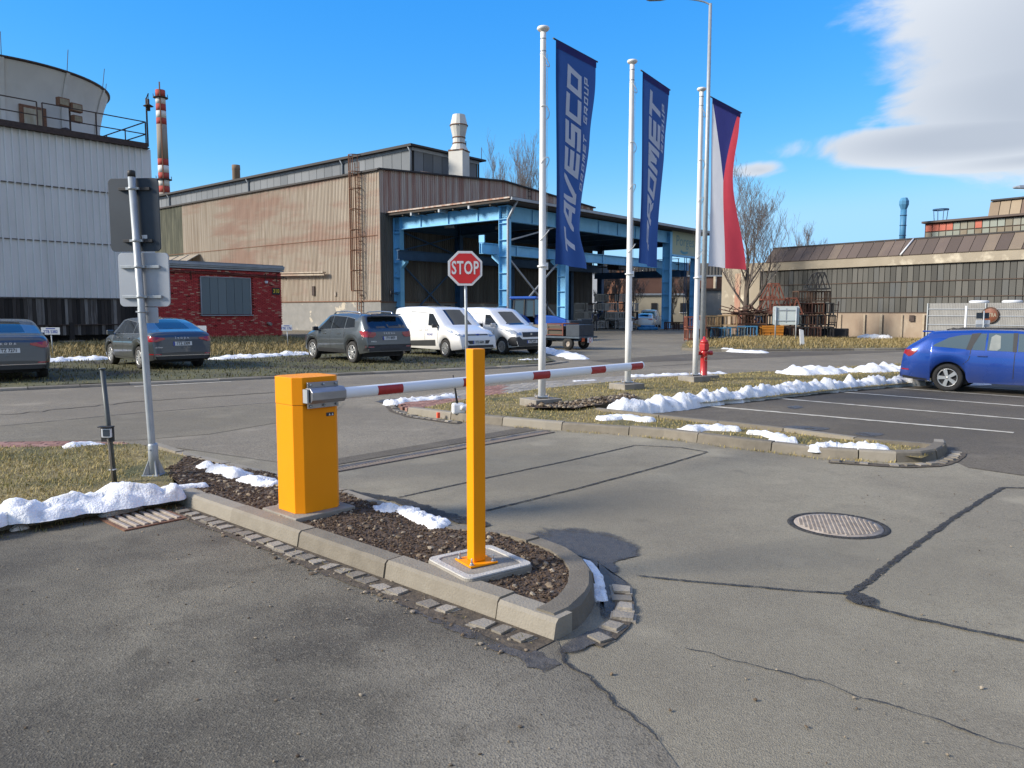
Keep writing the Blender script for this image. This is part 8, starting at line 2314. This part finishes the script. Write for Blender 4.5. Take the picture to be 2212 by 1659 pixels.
# front row left to right
Yf = 43.6
for (px, k, lab) in [(1502, 'o', 'red oxide steel crate standing alone at the left end of the yard row'), (1528, 'k', 'black steel crate right of the red hydrant top'), (1556, 'b', 'blue steel crate in the bottom row of the yard stack'), (1583, 'g', 'grey barred steel crate between two blue ones'), (1612, 'b', 'second blue steel crate in the bottom row'), (1640, 'r', 'rusty crate in the bottom row left of the orange bin'), (1692, 'r', 'rusty crate in the bottom row under the big road sign'), (1720, 'k', 'black crate in the bottom row behind the right sign post'), (1748, 'r', 'rusty crate in the bottom row near the right end'), (1774, 'k', 'black crate at the right end of the bottom row')]:
    put_st(SM[k], px, Yf if px > 1510 else 42.5, zq(px, Yf), rnd.uniform(-.25, .15), lab, .86)
b = MB(); b.box((0, 0, .38), (1.15, .8, .62), taper=1.08)
for z in (.18, .34, .5, .64): b.box((0, -.42, z), (1.18, .05, .05))
tag(b.build('waste_bin', M['stillage_yel'], None, (px_(1664, Yf), Yf, zq(1664, Yf)), (0, 0, -.1)), 'orange ribbed metal bin among the rusty crates', 'bin')
for (px, k, lab) in [(1500, 'o', 'rust red crate on top of the lone crate at the left'), (1532, 't', 'tan slatted crate in the second layer at left'), (1570, 't', 'longer tan slatted crate in the second layer'), (1602, 'r', 'dark crate in the second layer below the tree'), (1632, 'r', 'dark crate in the second layer left of the road sign'), (1730, 'k', 'black crate in the second layer right of the road sign'), (1756, 'r', 'rusty crate in the second layer near the right end'), (1776, 'k', 'black crate in the second layer at the right end')]:
    put_st(SM[k], px, (Yf + .4) if px > 1510 else 42.6, zq(px, Yf) + .67, rnd.uniform(-.3, .2), lab, .86)
for (px, k, lev, lab) in [(1728, 'r', 2, 'rusty crate in the third layer beside the road sign'), (1752, 'r', 2, 'rusty crate in the third layer, middle of the tall stack'), (1774, 'k', 2, 'black crate in the third layer at the right end'), (1734, 'r', 3, 'topmost crate of the tall stack beside the road sign'), (1764, 'r', 3, 'topmost crate at the right end of the tall stack')]:
    put_st(SM[k], px, Yf + .7, zq(px, Yf) + .67 * lev, rnd.uniform(-.2, .2), lab, .86)
for (px, z, k, lab) in [(1660, 1.35, 'r', 'lower rust brown A frame rack on the crates'), (1664, 2.10, 'r', 'upper rust brown A frame rack above the crates'), (1704, 1.3, 'r', 'A frame rack hidden behind the big road sign'), (1760, 2.75, 'k', 'black frame on top of the tall crate stack'), (1632, .65, 'b', 'bent blue frame leaning in the crate row')]:
    put_st(AM[k], px, Yf + .6, zq(px, Yf) + z - .05, rnd.uniform(-.2, .2), lab, 1.0 if k != 'b' else .6, 'rack', 'rack', 'A frame racks in the yard')
for k in range(26):
    px = 1515 + rnd.random() * 265; lev = rnd.choice((0, 0, 1, 1, 2)) if px > 1640 else rnd.choice((0, 0, 1))
    put_st(SM[rnd.choice('rrrkkog')], px, Yf + 1.2 + .9 * (k % 3), .1 + .67 * lev, rnd.uniform(-.4, .4), 'rusty steel crate in the back rows of the yard stack, mostly hidden', .86, grp='crates in the back rows of the yard stack')
# tangle of scrap bars on the second layer
b = MB()
for k in range(46):
    p = Vector((rnd.uniform(-.9, .9), rnd.uniform(-.4, .4), rnd.uniform(0, .3))); d = Vector((rnd.uniform(-1, 1), rnd.uniform(-.5, .5), rnd.uniform(-.2, .3))).normalized() * rnd.uniform(.4, 1.1)
    b.bar(p, p + d, .04, .05)
tag(b.build('scrap_heap', M['stillage'], None, (px_(1612, Yf), Yf + .3, zq(1612, Yf) + 1.32), fix=False), 'loose scrap bars heaped on the crates below the tree', 'scrap', kind='stuff')
b = MB(); b.box((0, 0, .32), (1.9, 1.1, .75)); tag(b.build('steel_skip', M['stillage_black'], None, (px_(1792, 44.8), 44.8, zq(1792, 44.8) - .1), (0, 0, -.5), bevel=.05), 'black steel skip at the right end of the crate row', 'skip')
lad_ = MB()
for s in (-.25, .25): lad_.bar((s, 0, 0), (s + .1, 0, 1.9), .05)
for k in range(5): lad_.bar((-.25 + .03*k, 0, .3 + .35*k), (.27 + .03*k, 0, .3 + .35*k), .04)
tag(lad_.build('step_ladder', M['ironrail'], None, (px_(1795, 46), 46.0, zq(1795, 46) + .3)), 'thin dark ladder leaning at the right end of the crates', 'ladder')
# stacked crates under the canopy
whitebars = stillage_mesh(pm('pale_barred_crate', (.42,.41,.38), (.32,.31,.29), 3, .8), bars=8, bw=.065)
CG = 'barred crates stacked under the canopy'
for col, px in enumerate((1254, 1276, 1298, 1320, 1341, 1362)):
    for lev in range(3 if col < 2 else 4):
        if lev == 3 and col in (5,): continue
        m_ = whitebars if (col + lev) % 3 else SM['k']
        o = put_st(m_, px, 72.0, .02 + .82*lev, .0, 'barred crate under the canopy, %s layer, %s column from the left' % (['bottom', 'second', 'third', 'top'][lev], ['first', 'second', 'third', 'fourth', 'fifth', 'sixth'][col]), .98, grp=CG)
# timber crates in front of the cars
for (px, lab) in ((1450, 'brown slatted crate on the ground right of the blue pillar'), (1470, 'lower slatted crate near the parked white vans')):
    put_st(SM['r'], px, 68.5, .01, .1, lab, .9)
b = MB(); bm0 = None
tp_ = [(-.9,-.5),( -.5,-.7),(.3,-.65),(.9,-.3),(.85,.4),(.2,.65),(-.6,.6),(-.95,.1)]
b.prism(tp_, 0, .25); b.prism([(p[0]*.7, p[1]*.7) for p in tp_], .25, .42)
tag(b.build('tarpaulin', pm('blue_tarpaulin', (.03,.20,.42), (.02,.16,.36), 3, .5), None, (px_(1398, 69), 69, .01), bevel=.06), 'crumpled blue tarpaulin at the foot of the blue pillar', 'tarpaulin')
b = MB(); b.box((0, 0, .3), (1.6, .25, .12), M=Matrix.Rotation(.3, 3, 'Y')); b.box((.2, .2, .15), (1.4, .3, .12)); tag(b.build('timber_pile', pm('fresh_timber', (.36,.24,.12), (.30,.19,.09), 3, .8), None, (px_(1385, 70.5), 70.5, .0)), 'loose timber beams beside the white SUV', 'timber')
for k, (px, Y) in enumerate([(1262, 58), (1240, 50)]):
    b = MB(); b.box((0, 0, .55), (.9, .8, 1.1)); tag(b.build('waste_container', M['darkgrey'], None, (px_(px, Y), Y, 0), (0, 0, .3), bevel=.06), ['dark grey waste container left of the walking man', 'dark container behind the farm trailer'][k], 'container')

# ---- big road sign seen from behind, guide post
rs_ = empty('direction_sign', (px_(1695, 38.5), 38.5, .16), R(-14), 'pale road sign seen from behind on two posts in dry grass', 'sign')
for x in (-.47, .50):
    b = MB(); b.tube([(x, 0, 0), (x, 0, 1.75)], .035, 10); b.build('post', M['galv'], rs_)
b = MB(); b.prism(rrect(1.25, .92, .08), .05, .07, M=XZ); b.build('sign_panel', pm('pale_sign_back', (.52,.57,.56), (.46,.51,.50), 2, .55), rs_, (0.015, 0, 1.32))
for z in (1.06, 1.58):
    b = MB(); b.box((.015, .035, z), (1.1, .03, .045)); b.build('rail', M['galv'], rs_)
b = MB(); b.box((.03, .045, 1.32), (.04, .02, .7)); b.build('stiffener', M['galv'], rs_)
b = MB(); b.prism([(-.09,0),(.09,0),(.06,.72),(-.10,.78)], -.04, .04, M=XZ)
tag(b.build('guide_post', M['white'], None, (px_(1733, 34.8), 34.8, .12), (0, R(-4), 0)), 'short white guide post in the dry grass by the road', 'post')

# ---- parking place name boards
def name_board(px, py, Y, w, h, txt, label):
    x = px_(px, Y); z = at_y(px, py, Y).z
    t = empty('parking_board', (x, Y, .05), R(4), label, 'sign', 'number boards of the parking places')
    b = MB(); b.tube([(.03, 0, 0), (0, 0, z - .05)], .018, 8); b.build('post', M['galv'], t)
    b = MB(); b.box((0, -.025, z - .05), (w, .012, h)); b.build('board', M['signwhite'], t, bevel=.003)
    if txt:
        text_part('board_number', txt, h * .62, M['euroblue'], t, face_mtx((0, -.034, z - .05 - h*.12), (1, 0, 0), (0, 0, 1)), offset=.002, xs=.80)
        b = MB(); b.box((0, -.033, z - .05 + h*.34), (w*.5, .002, h*.12)); b.build('board_title', M['euroblue'], t)
name_board(112, 715, 28.4, .66, .26, '2TB 5382', 'white number board reading 2TB 5382 in front of the black planks')
name_board(621, 708, 34.5, .46, .26, '1TK 1761', 'white number board reading 1TK 1761 in front of the brick building')
name_board(276, 711, 29.5, .55, .26, '', 'white number board half hidden at the left of the grey saloon')
name_board(432, 711, 29.5, .55, .26, '', 'white number board half hidden at the right of the grey saloon')

# ================================================================== PERSON
def person():
    t = empty('person', (px_(1285, 65.5), 65.5, 0), R(90), 'person in dark work clothes with a vest, walking away across the yard', 'person')
    me = bpy.data.meshes.new('body')
    J = [(0,0,.98,.155,.105), (0,0,1.16,.165,.11), (0,0,1.38,.185,.115), (0,0,1.48,.075,.07), (.01,0,1.56,.06,.06), (.015,0,1.66,.095,.085), (.02,0,1.74,.07,.065),
         (.02,.10,.92,.095,.09), (.10,.10,.50,.065,.065), (.02,.10,.10,.05,.05), (.15,.10,.05,.045,.04),
         (.0,-.10,.92,.095,.09), (-.06,-.10,.50,.065,.065), (-.20,-.10,.13,.05,.05), (-.08,-.10,.05,.045,.04),
         (0,.20,1.42,.065,.06), (-.05,.26,1.14,.05,.05), (.06,.27,.90,.04,.04), (.09,.27,.80,.045,.025),
         (0,-.20,1.42,.065,.06), (.07,-.26,1.14,.05,.05), (.16,-.25,.90,.04,.04), (.19,-.25,.80,.045,.025)]
    E_ = [(0,1),(1,2),(2,3),(3,4),(4,5),(5,6),(0,7),(7,8),(8,9),(9,10),(0,11),(11,12),(12,13),(13,14),(2,15),(15,16),(16,17),(17,18),(2,19),(19,20),(20,21),(21,22)]
    me.from_pydata([j[:3] for j in J], E_, [])
    o = bpy.data.objects.new('body', me); COL.objects.link(o)
    o.modifiers.new('skin', 'SKIN'); o.modifiers.new('sub', 'SUBSURF').levels = 2
    for i, j in enumerate(J):
        me.skin_vertices[0].data[i].radius = (j[3], j[4])
    me.skin_vertices[0].data[0].use_root = True
    dg = bpy.context.evaluated_depsgraph_get(); dg.update()
    m2 = bpy.data.meshes.new_from_object(o.evaluated_get(dg))
    bpy.data.objects.remove(o)
    skin = pm('skin', (.40,.24,.17), (.36,.21,.15), 4, .6); dark = pm('dark_work_clothes', (.014,.017,.026), (.022,.025,.034), 6, .9); hair = pm('dark_hair', (.018,.014,.012), (.03,.024,.02), 20, .8); shirt = pm('blue_shirt_sleeve', (.04,.06,.16), (.03,.05,.13), 6, .9); vest = pm('dark_vest', (.018,.019,.022), (.028,.028,.03), 6, .85)
    m2.materials.clear()
    for m_ in (dark, skin, hair, shirt, vest): m2.materials.append(m_)
    for p in m2.polygons:
        c = p.center; p.use_smooth = True
        if c.z > 1.50: p.material_index = 2 if (c.z > 1.62 or c.x < .03) else 1
        elif abs(c.y) > .20 and c.z < .86: p.material_index = 1
        elif abs(c.y) > .19 and c.z > .86: p.material_index = 3
        elif c.z > .98: p.material_index = 4
        else: p.material_index = 0
    link_mesh('body', m2, t)
    # cap and printed back
    b = MB(); b.lathe([(.100, 1.70), (.095, 1.76), (.05, 1.80), (0, 1.81)], n=14); b.box((.12, 0, 1.71), (.10, .13, .012)); b.build('cap', dark, t)
    b = MB(); b.box((-.128, 0, 1.36), (.004, .20, .035)); b.build('back_print', M['signwhite'], t)
    return t
person()
